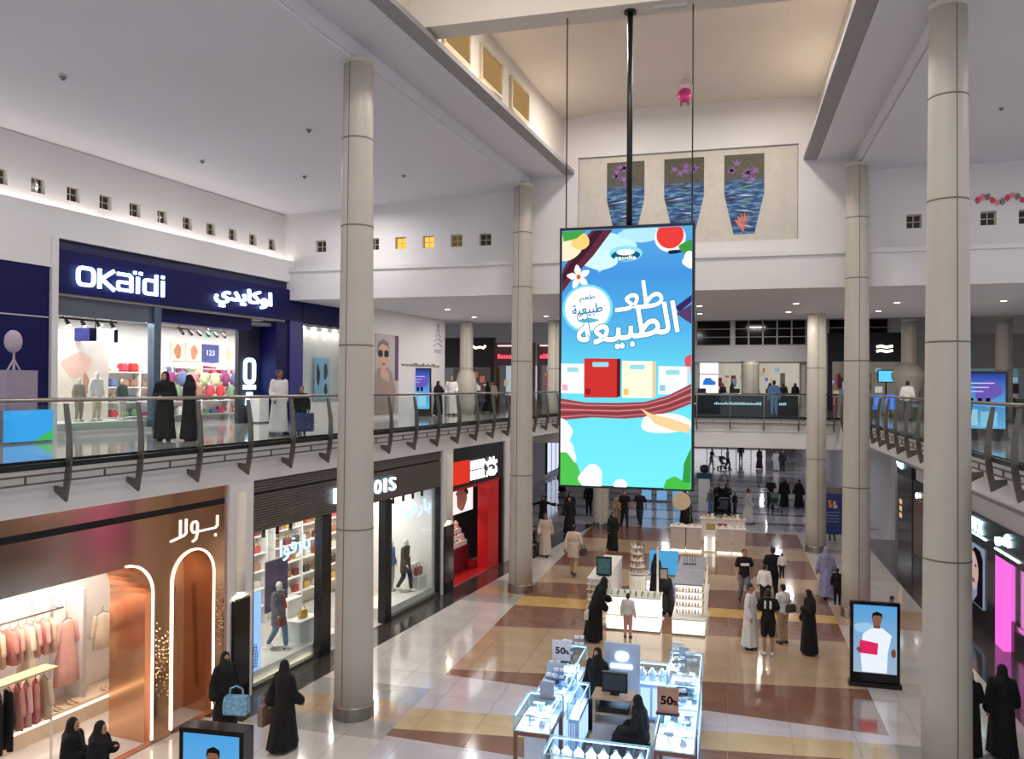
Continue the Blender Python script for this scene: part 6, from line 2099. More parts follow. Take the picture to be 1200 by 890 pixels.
# far ground floor: lit openings
for x, y, w, h, c_, st, lab in [(-12.9, 58, 6, 2.6, (206, 214, 240), 1.2, 'left'), (6.9, 66, 8, 2.6, (236, 232, 226), 1.1, 'right')]:
    t = thing('lit_shop_window', 'bright shop window deep in the far ground floor hall, on the %s' % lab, 'shop window', (x, y, 0), R(90))
    s_ = -1 if lab == 'left' else 1
    MB().box(0, w, 0.0 if s_ > 0 else -0.05, 0.05 if s_ > 0 else 0.0, 0.4, h + 0.4).build('lit_pane', E('far_lit_' + lab, c_, st), t)
    for k in range(5):
        MB().box(w * k / 4 - 0.04, w * k / 4 + 0.04, -0.08, 0.08, 0.3, h + 0.5).build('mullion', BLACK, t)
t = thing('lit_shop_window', 'bright white shop window at the end of the far ground floor hall', 'shop window', (-4, 94.998, 0))
MB().box(0, 8, -0.05, 0, 0.3, 3.0).build('lit_pane', E('far_end_lit', (226, 224, 230), 1.0), t)
for k in range(6):
    MB().box(1.6 * k - 0.04, 1.6 * k + 0.04, -0.08, 0, 0.2, 3.1).build('mullion', GREY, t)
t = thing('information_stand', 'white information pillar with a dark blue round head, beyond the far kiosk', 'stand', (-1.3, 45.8, 0))
MB().box(-0.3, 0.3, -0.2, 0.2, 0, 1.75).build('pillar', PUREW, t)
MB().box(-0.4, 0.4, -0.15, 0.15, 1.75, 2.05).build('sign_bar', M('info_teal', (30, 66, 92), 0.4), t)
MB().lathe([(0.02, 2.05), (0.2, 2.1), (0.25, 2.28), (0.2, 2.46), (0.02, 2.52)], 16).build('head', M('info_navy', (24, 40, 64), 0.4), t, smooth=True)
for k in range(3):
    t = thing('blue_barrier', ['pale blue lit panel, left of three at the end of the hall', 'pale blue lit panel, middle of three at the end of the hall', 'pale blue lit panel, right of three at the end of the hall'][k], 'panel', (-5.0 + 0.9 * k, 48.5, 0))
    MB().box(0, 0.6, 0, 0.08, 0.1, 1.6).build('panel', E('panel_blue', (130, 190, 240), 0.7), t)
    MB().box(-0.03, 0.0, -0.1, 0.15, 0, 1.7).box(0.6, 0.63, -0.1, 0.15, 0, 1.7).build('frame', STEEL, t)


# =================================================================== JEWELLERY KIOSK
ICE = E('ice_led', (176, 214, 255), 8)
GEDGE = M('glass_edge_teal', (150, 196, 206), 0.2)
ICEP = E('ice_panel', (176, 210, 252), 1.4)  # glow put into the counter bases for lit shelves behind glass
ICEW = M('ice_white', (226, 236, 248), 0.3)
ICEB = M('ice_blue_panel', (176, 204, 240), 0.25)
KGL = glass('case_glass', (0.90, 0.96, 0.99), 1.0)


def glass_counter(label, x0, x1, y0, y1, zb, zt, timber=False, shelves=1):
    t = thing('display_counter', label, 'display counter', (x0, y0, 0), 0, 'glowing glass counters of the jewellery kiosk')
    w, d = x1 - x0, y1 - y0
    if timber:
        for a in (0, w - 0.06):
            for b_ in (0, d - 0.06):
                MB().box(a, a + 0.06, b_, b_ + 0.06, 0, zb - 0.06).build('leg', WOODB, t)
        MB().box(0, w, 0, d, zb - 0.06, zb).build('frame_rail', WOODB, t)
        MB().box(0.14, w - 0.14, 0.2, d - 0.1, 0.02, zb - 0.12).build('inner_cabinet', ICEW, t)
    else:
        MB().box(0.02, w - 0.02, 0.02, d - 0.02, 0.06, zb).build('base', ICEB, t)
        MB().box(0, w, 0, d, 0, 0.06).build('plinth', STEEL, t)
        for k in range(3):
            MB().box(0.05 + k * (w - 0.1) / 3, (k + 1) * (w - 0.1) / 3, 0.012, 0.02, 0.12, zb - 0.06).build('lit_front', ICEP, t)
            for x_ in (0.012, w - 0.02):
                MB().box(x_, x_ + 0.008, 0.08 + k * (d - 0.1) / 3, k * (d - 0.1) / 3 + (d - 0.1) / 3, 0.12, zb - 0.06).build('lit_side', ICEP, t)
    g = 0.006
    MB().box(0, w, 0, g, zb, zt).build('glass_front', KGL, t)
    MB().box(0, w, d - g, d, zb, zt).build('glass_back', KGL, t)
    MB().box(0, g, g, d - g, zb, zt).build('glass_side', KGL, t)
    MB().box(w - g, w, g, d - g, zb, zt).build('glass_side', KGL, t)
    MB().box(0, w, 0, d, zt, zt + 0.008).build('glass_top', KGL, t)
    e = MB()
    for a, b_ in ((0, 0), (w, 0), (w, d), (0, d)):
        e.box(a - 0.008, a + 0.008, b_ - 0.008, b_ + 0.008, zb, zt + 0.008)
    e.box(0, w, -0.008, 0.006, zt, zt + 0.014).box(0, w, d - 0.006, d + 0.008, zt, zt + 0.014).box(-0.008, 0.006, 0, d, zt, zt + 0.014).box(w - 0.006, w + 0.008, 0, d, zt, zt + 0.014)
    e.build('glass_edge', GEDGE, t)
    area('case_light', (w / 2, d * 0.5, zt - 0.02), (0, 0, 0), w * 0.8, 0.03, 12.0 * d, (0.72, 0.86, 1.0), t)  # added lamp strengthens the glow of the case strips
    MB().box(0.03, w - 0.03, d - 0.03, d - 0.018, zt - 0.024, zt - 0.012).box(0.02, 0.028, 0.03, d - 0.05, zt - 0.022, zt - 0.012).box(w - 0.028, w - 0.02, 0.03, d - 0.05, zt - 0.022, zt - 0.012).build('light_strip', ICE, t)
    MB().box(0.02, w - 0.02, 0.02, d - 0.02, zb, zb + 0.015).build('tray_bed', ICEW, t)
    return t


glass_counter('timber legged glass case at the near left corner of the jewellery kiosk', -3.5, -2.87, 13.3, 14.42, 0.95, 1.22, True)
glass_counter('timber legged glass case at the near right corner of the jewellery kiosk', -1.15, -0.5, 13.2, 14.3, 0.95, 1.22, True)
glass_counter('glass counter in the left row of the jewellery kiosk, behind the near left corner', -3.42, -2.87, 14.48, 15.7, 0.8, 1.15)
glass_counter('glass counter at the back left of the jewellery kiosk under a 50 percent sign', -3.42, -2.87, 15.76, 17.0, 0.85, 1.3)
glass_counter('glass counter in the right row of the jewellery kiosk, behind the near right corner', -1.12, -0.5, 14.36, 15.7, 0.8, 1.15)
glass_counter('glass counter at the back right of the jewellery kiosk', -1.12, -0.5, 15.76, 17.15, 0.85, 1.3)
glass_counter('low glass counter across the front of the jewellery kiosk', -2.82, -1.2, 12.5, 13.2, 0.7, 1.0)
glass_counter('low glass counter across the back of the jewellery kiosk', -2.0, -1.18, 16.6, 17.1, 0.75, 1.05)
glass_counter('inner glass counter beside the seller standing in the jewellery kiosk', -2.83, -2.6, 14.6, 15.7, 0.7, 1.0)
# necklace busts
bust_me = MB().loft([ringr(0, 0, z, rx, ry, 14) for z, rx, ry in ((0, 0.055, 0.035), (0.02, 0.06, 0.04), (0.1, 0.085, 0.045), (0.16, 0.09, 0.045), (0.2, 0.05, 0.035), (0.24, 0.028, 0.026), (0.27, 0.026, 0.024))]).mesh('bust', ICEW, True)
chain_me = MB().tube([(0.05 * math.cos(R(a)), -0.046 - 0.006 * math.sin(R(a)), 0.17 + 0.07 * math.sin(R(a))) for a in range(180, 361, 20)], 0.006, 5).mesh('necklace', M('gold_chain', (206, 186, 140), 0.2, metal=1.0))


def bust(x, y, z, label, group):
    t = thing('necklace_bust', label, 'jewellery bust', (x, y, z), 0, group)
    put('stand', bust_me, t)
    put('necklace', chain_me, t)


for k in range(8):
    bust(-2.72 + 0.2 * k, 12.98, 0.717, 'white necklace bust, %s from the left in the front counter of the jewellery kiosk' % ORD[k], 'necklace busts in the front counter')
for k in range(4):
    bust(-1.9 + 0.2 * k, 16.85, 0.767, 'white necklace bust, %s from the left in the back counter of the jewellery kiosk' % ORD[k], 'necklace busts in the back counter')
box_me = MB().box(-0.065, 0.065, -0.05, 0.05, 0, 0.045).add([(-0.06, -0.045, 0.045), (0.06, -0.045, 0.045), (0.06, 0.045, 0.045), (-0.06, 0.045, 0.045), (-0.05, 0.0, 0.11), (0.05, 0.0, 0.11), (0.05, 0.04, 0.12), (-0.05, 0.04, 0.12)], [(0, 1, 5, 4), (1, 2, 6, 5), (2, 3, 7, 6), (3, 0, 4, 7), (4, 5, 6, 7)]).mesh('jewellery_box', ICEW)
std_me = MB().cyl(0, 0, 0, 0.015, 0.05, n=10).cyl(0, 0, 0.015, 0.15, 0.014, n=6).cap((-0.06, 0, 0.15), (0.06, 0, 0.15), 0.026, n=8).mesh('bracelet_stand', ICEW)
rnd = random.Random(21)
CNAM = ['near left', 'near right', 'left row', 'back left', 'right row', 'back right', 'front']
for ci, (x0, x1, y0, y1, z) in enumerate([(-3.4, -2.95, 13.5, 14.3, 0.967), (-1.05, -0.58, 13.4, 14.2, 0.967), (-3.34, -2.95, 14.6, 15.6, 0.817), (-3.34, -2.95, 15.9, 16.9, 0.867),
                          (-1.04, -0.58, 14.5, 15.6, 0.817), (-1.04, -0.58, 15.9, 17.0, 0.867), (-2.72, -1.3, 12.58, 12.8, 0.717)]):
    nx, ny_ = max(2, int((x1 - x0) / 0.17)), max(2, int((y1 - y0) / 0.2))
    for i in range(nx):
        for j in range(ny_):
            me = box_me if (i + j) % 3 else std_me
            o = put(me.name.split('.')[0], me, None, (x0 + (x1 - x0) * (i + 0.5) / nx, y0 + (y1 - y0) * (j + 0.5) / ny_, z), R(rnd.choice((0, 0, 90))))
            tag(o, 'white %s, %s from left, %s from front, in the %s case' % ('jewellery box' if me is box_me else 'bracelet stand', ORD[i], ORD[j], CNAM[ci]), 'jewellery display', 'jewellery boxes in the kiosk' if me is box_me else 'bracelet stands in the kiosk')
for x, y, z, w, h, lab, bgc, tc_, rz in [(-3.2, 15.86, 1.318, 0.36, 0.42, 'white 50 percent sale sign at the back left of the jewellery kiosk', (226, 226, 240), (60, 30, 50), 0), (-0.98, 14.0, 1.238, 0.36, 0.46, 'orange brown 50 percent sale sign at the right of the jewellery kiosk', (176, 130, 108), (60, 24, 22), 0),
                                         (-3.1, 14.1, 1.238, 0.26, 0.3, 'small grey sign holder on the near left glass case', (150, 156, 170), None, 0), (-3.2, 15.3, 1.168, 0.34, 0.3, 'clear sign holder in the left row of the jewellery kiosk', (180, 196, 220), None, 0), (-0.85, 16.6, 1.318, 0.2, 0.26, 'small clear sign holder at the back right of the jewellery kiosk', (170, 190, 216), None, 0)]:
    t = thing('sign_holder', lab, 'sign', (x - w / 2, y, z), R(rz))
    MB().box(0, w, 0, 0.012, 0.02, h).build('card', M('card_%d_%d' % (bgc[0], bgc[2]), bgc, 0.3), t)
    MB().box(-0.02, w + 0.02, -0.05, 0.07, 0, 0.02).build('foot', M('holder_navy', (30, 34, 60), 0.3) if tc_ else GREY, t)
    if tc_:
        text('lettering', '50', w * 0.55, h * 0.3, M('sale_text_%d' % tc_[0], tc_, 0.5), t, (w * 0.45, -0.006, h * 0.52), 0, 0.008, 0.03)
        text('lettering', '%', w * 0.2, h * 0.18, M('sale_text_red', (176, 30, 40), 0.5), t, (w * 0.84, -0.006, h * 0.46), 0, 0.008, 0.02)
# clear stepped risers crowded with white pads on top of the counters
ACR = glass('acrylic', (0.86, 0.93, 1.0), 1.2)
rz_me = MB().box(-0.13, 0.13, -0.09, 0.09, 0, 0.10).box(-0.13, 0.13, 0.0, 0.09, 0.10, 0.2).mesh('riser', ACR)
pad_me = MB().box(-0.1, -0.01, -0.08, -0.015, 0.101, 0.14).box(0.01, 0.1, -0.08, -0.015, 0.101, 0.14).box(-0.1, -0.01, 0.01, 0.08, 0.201, 0.25).box(0.01, 0.1, 0.01, 0.08, 0.201, 0.25).mesh('pads', ICEW)
RSP = [(-3.2, 14.85, 1.166, 'left row'), (-3.1, 15.15, 1.166, 'left row'), (-3.25, 15.55, 1.166, 'left row'), (-3.1, 16.1, 1.316, 'back left'), (-3.2, 16.42, 1.316, 'back left'), (-3.0, 16.75, 1.316, 'back left'),
       (-0.8, 14.7, 1.166, 'right row'), (-0.85, 15.1, 1.166, 'right row'), (-0.75, 15.5, 1.166, 'right row'), (-0.9, 16.0, 1.316, 'back right'), (-0.7, 16.35, 1.316, 'back right'), (-1.0, 16.9, 1.316, 'back right')]
for k, (x, y, z, nm) in enumerate(RSP):
    t = thing('acrylic_riser', 'clear stepped riser with white pads, %s from the front on the %s counter' % (ORD[k % 3], nm), 'display stand', (x, y, z), R((-14, 8, 20, -6)[k % 4]), 'clear risers on the jewellery counters')
    put('riser', rz_me, t)
    put('pads', pad_me, t)
t = thing('logo_board', 'pale blue board with a glowing emblem standing in the jewellery kiosk', 'sign board', (-2.42, 16.38, 0))
MB().box(0, 0.72, 0, 0.06, 0.06, 1.62).build('board', M('board_ice', (190, 204, 228), 0.4), t)
MB().box(0.0, 0.72, -0.1, 0.16, 0, 0.06).build('foot', STEEL, t)
for k in range(3):
    mb = MB()
    ribbon(mb, disc(0.36 + 0.05 * (k - 1), 1.36, 0.07, 0.08, 14), 0.02, -0.02, 0, True)
    mb.build('emblem_petal', ICE, t)
for k in range(6):
    MB().box(0.14 + 0.075 * k, 0.19 + 0.075 * k, -0.02, 0, 1.12, 1.2).build('emblem_glyph', ICE, t)
t = thing('cash_register_stand', 'beige cash desk with a dark monitor inside the jewellery kiosk', 'cash desk', (-2.42, 14.95, 0))
MB().box(0, 0.75, 0, 0.5, 0, 0.55).build('cabinet', M('desk_grey', (176, 174, 178), 0.4), t)
MB().box(0, 0.05, 0, 0.5, 0.55, 1.0).box(0.7, 0.75, 0, 0.5, 0.55, 1.0).build('side_panel', M('desk_beige', (170, 150, 124), 0.4), t)
MB().box(0.05, 0.7, 0.02, 0.5, 0.72, 0.75).build('shelf', M('desk_beige', (170, 150, 124), 0.4), t)
MB().box(-0.02, 0.77, -0.02, 0.52, 1.0, 1.04).build('top', M('desk_beige', (170, 150, 124), 0.4), t)
mo = MB().box(0.14, 0.62, 0.2, 0.28, 1.08, 1.45).build('monitor', BLACK, t)
MB().box(0.17, 0.59, 0.19, 0.2, 1.12, 1.42).build('screen', M('screen_off', (52, 56, 56), 0.2), mo)
MB().box(0.3, 0.46, 0.16, 0.34, 1.04, 1.08).build('monitor_foot', BLACK, t)
MB().box(0.1, 0.65, 0.05, 0.4, 0.75, 0.85).build('drawer_unit', BLACK, t)
t = thing('stool', 'small dark stool under the seated seller of the jewellery kiosk', 'stool', (-1.5, 14.75, 0))
MB().cyl(0, 0, 0.34, 0.39, 0.17, n=18).build('seat', BLACK, t)
for k in range(4):
    a = R(45 + 90 * k)
    MB().cap((0.1 * math.cos(a), 0.1 * math.sin(a), 0.34), (0.16 * math.cos(a), 0.16 * math.sin(a), 0.015), 0.014, n=6).build('leg', STEEL, t)

# =================================================================== COSMETICS KIOSK
LBX = E('lightbox_warm_white', (255, 246, 230), 1.7)
KW = M('kiosk_white', (232, 228, 222), 0.35)
PROD = [M('prod_%d' % i, c, 0.35) for i, c in enumerate([(226, 200, 160), (206, 176, 136), (240, 232, 220), (176, 140, 104), (120, 110, 100), (200, 190, 170)])]
bot_me = MB().lathe([(0.022, 0), (0.024, 0.01), (0.024, 0.08), (0.01, 0.095), (0.01, 0.12), (0.002, 0.122)], 8).mesh('bottle', PROD[3])


def bottle(x, y, z, i, group, label):
    o = put('bottle', bot_me, None, (x, y, z))
    o.material_slots[0].link = 'OBJECT'
    o.material_slots[0].material = PROD[i % 6]
    tag(o, label, 'bottle', group)


t = thing('lit_counter', 'bright white lit counter where the woman in black leans, cosmetics kiosk', 'display counter', (-3.28, 22.6, 0))
MB().box(0, 1.46, 0, 0.9, 0.05, 0.42).build('plinth_lightbox', LBX, t)
MB().box(-0.02, 1.48, 0.02, 0.92, 0, 0.05).build('kick_plate', STEEL, t)
MB().box(0.0, 1.46, 0.12, 0.9, 0.44, 0.9).build('upper_lightbox', LBX, t)
MB().box(-0.02, 1.48, -0.02, 0.92, 0.42, 0.44).box(-0.02, 1.48, 0.1, 0.92, 0.9, 0.93).build('ledge', KW, t)
MB().box(0.0, 1.46, 0.12, 0.13, 0.93, 1.1).box(0, 0.01, 0.13, 0.9, 0.93, 1.1).box(1.45, 1.46, 0.13, 0.9, 0.93, 1.1).build('glass_guard', GLASS, t)
for k in range(16):
    bottle(-3.18 + 0.17 * (k % 8), 22.85 + 0.22 * (k // 8), 0.93, k, 'bottles on the lit counter', 'small bottle, %s from the left in the %s row on the lit cosmetics counter' % (ORD[k % 8], ('front', 'back')[k // 8]))
t = thing('product_tower', 'stepped white product shelves at the left of the cosmetics kiosk', 'shelving', (-3.75, 22.9, 0))
MB().box(0.02, 0.45, 0.02, 3.2, 0, 1.32).build('core', KW, t)
for k in range(8):
    z = 0.12 + 0.15 * k
    MB().box(-0.12, 0.02, -0.1, 3.2, z, z + 0.02).box(0.02, 0.45, -0.1, 0.02, z, z + 0.02).build('shelf_board', KW, t)
MB().box(-0.12, 0.47, -0.1, 3.2, 1.32, 1.35).build('top', KW, t)
pbx = MB().box(-0.045, 0.045, -0.035, 0.035, 0, 0.1).mesh('product_box', PROD[0])
rnd = random.Random(31)
for k in range(8):
    z = 0.14 + 0.15 * k
    if k == 7:
        continue
    for j in range(22):
        if j < 3:
            x, y = -3.75 + 0.1 + 0.13 * j, 22.86
        else:
            x, y = -3.81, 22.95 + 0.16 * (j - 3)
        o = put('product_box', pbx, None, (x, y, z))
        o.material_slots[0].link = 'OBJECT'
        o.material_slots[0].material = PROD[rnd.choice((0, 1, 1, 2, 3))]
        tag(o, 'product box, %s from the front corner on the %s stepped shelf of the cosmetics kiosk' % (ORD[j], ('lowest', 'second', 'third', 'fourth', 'fifth', 'sixth', 'top')[k]), 'box', 'product boxes on the stepped shelves')
t = thing('counter_screen', 'small dark screen with teal picture on top of the product shelves', 'screen', (-3.45, 23.2, 1.35))
MB().box(-0.22, 0.22, 0, 0.04, 0.02, 0.55).build('casing', BLACK, t)
MB().box(-0.18, 0.18, -0.006, 0, 0.06, 0.5).build('picture', M('teal_print', (70, 110, 116), 0.3, var=0.4, scale=8), t)
MB().box(-0.16, 0.16, -0.06, 0.1, 0, 0.02).build('foot', BLACK, t)
t = thing('product_rack', 'tall round product rack inside the cosmetics kiosk', 'rack', (-2.75, 25.6, 0))
MB().cyl(0, 0, 0, 0.9, 0.26, 0.26, 18).build('drum', KW, t)
for k in range(5):
    MB().cyl(0, 0, 0.95 + 0.2 * k, 0.97 + 0.2 * k, 0.25 - 0.02 * k, n=18).build('tier', KW, t)
MB().cyl(0, 0, 0.9, 1.95, 0.03, n=8).build('post', STEEL, t)
for k in range(5):
    for j in range(8):
        a = R(45 * j + 20 * k)
        bottle(-2.75 + 0.19 * math.cos(a), 25.6 + 0.19 * math.sin(a), 0.97 + 0.2 * k, j + k, 'bottles on the round rack', 'small bottle, %s on the %s tier of the tall round cosmetics rack' % (ORD[j], ('lowest', 'second', 'middle', 'fourth', 'top')[k]))
t = thing('bottle_counter', 'right hand counter of the cosmetics kiosk with rows of bottles and grey top', 'display counter', (-1.48, 22.65, 0))
MB().box(0, 0.86, -0.02, 4.2, 0.05, 0.42).build('plinth_lightbox', LBX, t)
MB().box(-0.01, 0.88, -0.03, 4.21, 0, 0.05).build('kick_plate', STEEL, t)
MB().box(-0.02, 0.9, -0.04, 4.22, 0.42, 0.45).build('ledge', KW, t)
MB().box(0.06, 0.74, 0.5, 4.1, 0.45, 1.28).build('core', LBX, t)
for k in range(4):
    MB().box(0.06, 0.74, 0.3, 0.5, 0.5 + 0.2 * k, 0.515 + 0.2 * k).box(0.74, 0.86, 0.3, 4.1, 0.5 + 0.2 * k, 0.515 + 0.2 * k).build('shelf_board', KW, t)
MB().box(0.0, 0.8, 0.35, 2.1, 1.28, 1.32).box(0.0, 0.8, 2.25, 4.15, 1.28, 1.32).build('top', M('counter_grey', (150, 150, 160), 0.3), t)
for k in range(4):
    for j in range(8):
        bottle(-1.38 + 0.083 * j, 23.04, 0.515 + 0.2 * k, 4 + (j % 2) * 5 - 1, 'bottles on the right counter', 'small bottle, %s from the left in the %s front row of the right cosmetics counter' % (ORD[j], ('lowest', 'second', 'third', 'top')[k]))
    for j in range(14):
        bottle(-0.68, 23.1 + 0.26 * j, 0.515 + 0.2 * k, j, 'bottles along the right side', 'small bottle, %s from the front on the %s side shelf of the right cosmetics counter' % (ORD[j], ('lowest', 'second', 'third', 'top')[k]))
t = thing('tester_rack', 'small wire tester rack on the grey top of the right cosmetics counter', 'rack', (-1.15, 25.6, 1.32))
for k in range(5):
    MB().cap((-0.16 + 0.08 * k, 0, 0), (-0.16 + 0.08 * k, 0, 0.3), 0.008, n=5).build('wire', BLACK, t)
MB().box(-0.2, 0.2, -0.05, 0.05, 0, 0.02).build('foot', BLACK, t)
t = thing('tablet_pole', 'slim white pole with a tablet between the counters of the cosmetics kiosk', 'pole', (-2.0, 24.1, 0))
MB().cyl(0, 0, 0, 2.1, 0.03, n=10).build('pole', PUREW, t)
MB().cyl(0, 0, 0, 0.03, 0.2, n=18).build('base', PUREW, t)
MB().box(0.05, 0.3, -0.04, -0.01, 1.15, 1.5).build('tablet', BLACK, t)
MB().box(0.08, 0.27, -0.045, -0.04, 1.19, 1.46).build('tablet_screen', M('tablet_glow', (160, 150, 140), 0.2), t)
t = thing('low_lightbox', 'bright blue low panel behind the cosmetics kiosk', 'panel', (-2.75, 29.6, 0))
MB().box(0, 1.0, 0, 0.25, 0.05, 0.85).build('panel', E('panel_cyan', (90, 180, 236), 0.8), t)
MB().box(-0.03, 1.03, -0.03, 0.28, 0, 0.05).build('foot', STEEL, t)

# =================================================================== FAR KIOSK
for k, (x0, x1, lab) in enumerate([(-2.32, -1.72, 'white cabinet at the left end of the far kiosk'), (-1.68, -1.08, 'white cabinet second from the left in the far kiosk'), (-0.45, 0.1, 'white cabinet second from the right in the far kiosk'), (0.14, 0.66, 'white cabinet at the right end of the far kiosk')]):
    t = thing('kiosk_cabinet', lab, 'cabinet', (x0, 34.2, 0))
    MB().box(0, x1 - x0, 0, 0.6, 0.08, 0.98).build('body', M('cabinet_beige', (206, 194, 182), 0.4), t)
    MB().box(0, x1 - x0, 0.02, 0.58, 0, 0.08).build('plinth_light', LBX, t)
    MB().box(-0.02, x1 - x0 + 0.02, -0.02, 0.62, 0.98, 1.01).build('top', KW, t)
    for j in range(4):
        o = MB().ell((0.1 + 0.12 * j, 0.25 + 0.1 * (j % 2), 1.06), (0.05, 0.05, 0.05), 8, 6).build('sample', KW if j % 2 else PROD[1], t)
t = thing('kiosk_lamp_panel', 'two bright upright light panels in the middle of the far kiosk', 'light', (-0.98, 34.35, 0))
for x in (0.02, 0.34):
    MB().box(x, x + 0.1, 0, 0.1, 0.05, 0.6).build('light_panel', LBX, t)
MB().box(0, 0.46, -0.02, 0.3, 0.0, 0.05).box(0, 0.46, 0.1, 0.3, 0.05, 0.85).build('box', KW, t)
t = thing('kiosk_back_counter', 'long white counter with goods along the back of the far kiosk', 'display counter', (-1.2, 36.9, 0))
MB().box(0, 1.9, 0, 0.5, 0, 0.95).build('body', KW, t)
MB().box(-0.03, 1.93, -0.03, 0.53, 0.95, 0.98).build('top', KW, t)
for j in range(10):
    MB().box(0.08 + 0.18 * j, 0.2 + 0.18 * j, 0.1, 0.3, 0.98, 1.06 + 0.05 * (j % 3)).build('goods', PROD[j % 6], t)
t = thing('round_sign', 'round cream sign on two slim posts at the left of the far kiosk', 'sign', (-2.2, 35.4, 0))
MB().cyl(0, 0, -0.02, 0.02, 0.38, n=28).build('disc', M('sign_cream', (214, 196, 160), 0.4), t, (0.25, 0, 1.9)).rotation_euler = (R(90), 0, 0)
for x in (-0.12, 0.62):
    MB().cyl(x, 0.02, 0, 1.9, 0.015, n=6).build('post', STEEL, t)
MB().box(-0.12, 0.62, 0.0, 0.04, 0.0, 0.04).build('foot', STEEL, t)
for x, c_, lab in ((-0.72, (176, 150, 90), 'gold coloured gift box in the far kiosk'), (-0.25, (120, 30, 34), 'dark red gift box in the far kiosk')):
    t = thing('gift_box', lab, 'box', (x, 34.75, 0.0))
    MB().box(-0.18, 0.18, 0, 0.2, 0.62 if x < -0.5 else 0.0, 1.05).build('box', M('gift_%d' % c_[0], c_, 0.4), t)
    MB().box(-0.19, 0.19, -0.01, 0.21, 1.05, 1.1).build('lid', M('gift_%d' % c_[0], c_, 0.4), t)
    if x < -0.5:
        MB().box(-0.16, 0.16, 0.02, 0.18, 0, 0.62).build('stand', KW, t)


# =================================================================== STROLLERS, BAGS
def stroller(label, loc, rotz, mat):
    t = thing('stroller', label, 'stroller', loc, R(rotz))
    f = MB()
    for s in (-0.24, 0.24):
        f.tube([(s, 0.42, 1.0), (s, 0.15, 0.6), (s, -0.4, 0.12)], 0.016, 6).tube([(s, -0.1, 0.42), (s, 0.35, 0.12)], 0.016, 6)
    f.tube([(-0.24, 0.42, 1.0), (0.24, 0.42, 1.0)], 0.018, 6).tube([(-0.24, -0.4, 0.12), (0.24, -0.4, 0.12)], 0.014, 6)
    f.build('frame', BLACK, t)
    MB().box(-0.2, 0.2, -0.3, 0.1, 0.42, 0.5).build('seat', mat, t)
    MB().add([(-0.2, 0.08, 0.46), (0.2, 0.08, 0.46), (0.2, 0.26, 0.95), (-0.2, 0.26, 0.95), (-0.2, 0.13, 0.44), (0.2, 0.13, 0.44), (0.2, 0.31, 0.93), (-0.2, 0.31, 0.93)], [(0, 1, 2, 3), (7, 6, 5, 4), (0, 4, 5, 1), (1, 5, 6, 2), (2, 6, 7, 3), (3, 7, 4, 0)]).build('backrest', mat, t)
    mb = MB()
    vs = []
    for x in (-0.22, 0.22):
        vs += [(x, 0.2 - 0.34 * math.sin(R(a)), 0.72 + 0.34 * math.cos(R(a))) for a in range(-30, 81, 10)]
    n = len(vs) // 2
    mb.add(vs, [(i, i + 1, n + i + 1, n + i) for i in range(n - 1)] + [tuple(range(n)) , tuple(range(n, 2 * n))])
    mb.build('canopy', mat, t, smooth=False)
    MB().box(-0.2, 0.2, -0.2, 0.3, 0.18, 0.24).build('basket', BLACK, t)
    wl = MB()
    for x, y in ((-0.24, -0.4), (0.24, -0.4), (-0.24, 0.35), (0.24, 0.35)):
        w = MB()
        w.lathe([(0.05, -0.02), (0.1, -0.02), (0.1, 0.02), (0.05, 0.02)], 14)
        o = w.build('wheel', BLACK, t, (x, y, 0.101))
        o.rotation_euler = (0, R(90), 0)
    return t


def paper_bag(label, loc, rotz, mat, w=0.3, h=0.38, d=0.12, cat='bag'):
    t = thing('shopping_bag', label, cat, loc, R(rotz))
    MB().loft([[(x * w * k, y * d * k, z) for x, y in ((-0.5, -0.5), (0.5, -0.5), (0.5, 0.5), (-0.5, 0.5))] for z, k in ((0, 0.9), (0.04, 1.0), (h * 0.9, 1.0), (h, 0.97))]).build('bag_body', mat, t)
    for y in (-0.03, 0.03):
        MB().tube([(-w * 0.2, y, h), (-w * 0.16, y, h + 0.12), (w * 0.16, y, h + 0.12), (w * 0.2, y, h)], 0.007, 5).build('handle', mat, t)
    return t


# =================================================================== PEOPLE, upper gallery
person('abaya_fold', 'woman in black with folded arms on the gallery before the navy shop entrance', -13.03, 16.58, 15, 1.65, UP, group=None)
person('abaya_stand', 'woman in a black abaya seen from behind beside the folded-arm woman on the gallery', -12.49, 16.78, 150, 1.58, UP)
person('thobe_walk', 'man in a white robe beside a child with a blue bag, left gallery', -11.75, 19.55, 60, 1.76, UP, {'body': SKIN2})
person('child', 'child in dark clothes at the railing beside the man in white, left gallery', -11.3, 19.95, 20, 1.32, UP, {'shirt': CBLACK2, 'trousers': CNAVY})
paper_bag('large blue shopping bag held by the child at the left gallery railing', (-11.08, 19.75, UP + 0.1), 20, M('bag_blue', (44, 62, 112), 0.4, var=0.3), 0.46, 0.5, 0.2)
person('abaya_phone', 'woman in black looking at a phone by the blue totem on the left gallery', -12.72, 34.6, 60, 1.55, UP)
person('thobe_stand', 'man in a white robe by the blue totem on the left gallery', -12.2, 34.9, 20, 1.8, UP)
person('abaya_walk', 'woman in black behind the left gallery column collar', -11.95, 39.9, 90, 1.55, UP)
person('shirt_stand', 'person in a beige top beside the collar column on the left gallery', -12.4, 42.2, 0, 1.6, UP, {'shirt': CBEIGE})
person('shirt_push', 'dark dressed person left of the hanging screen on the far gallery', -9.2, 43.5, 0, 1.7, UP)
person('shirt_stand', 'man in a white shirt leaning by the far right gallery column', 7.2, 37.0, 160, 1.68, UP, {'shirt': CWHITE})
person('shirt_stand', 'man in dark green clothes beside the blue totem on the right gallery', 9.9, 35.4, 0, 1.72, UP, {'shirt': CGREEN, 'trousers': CTAN})
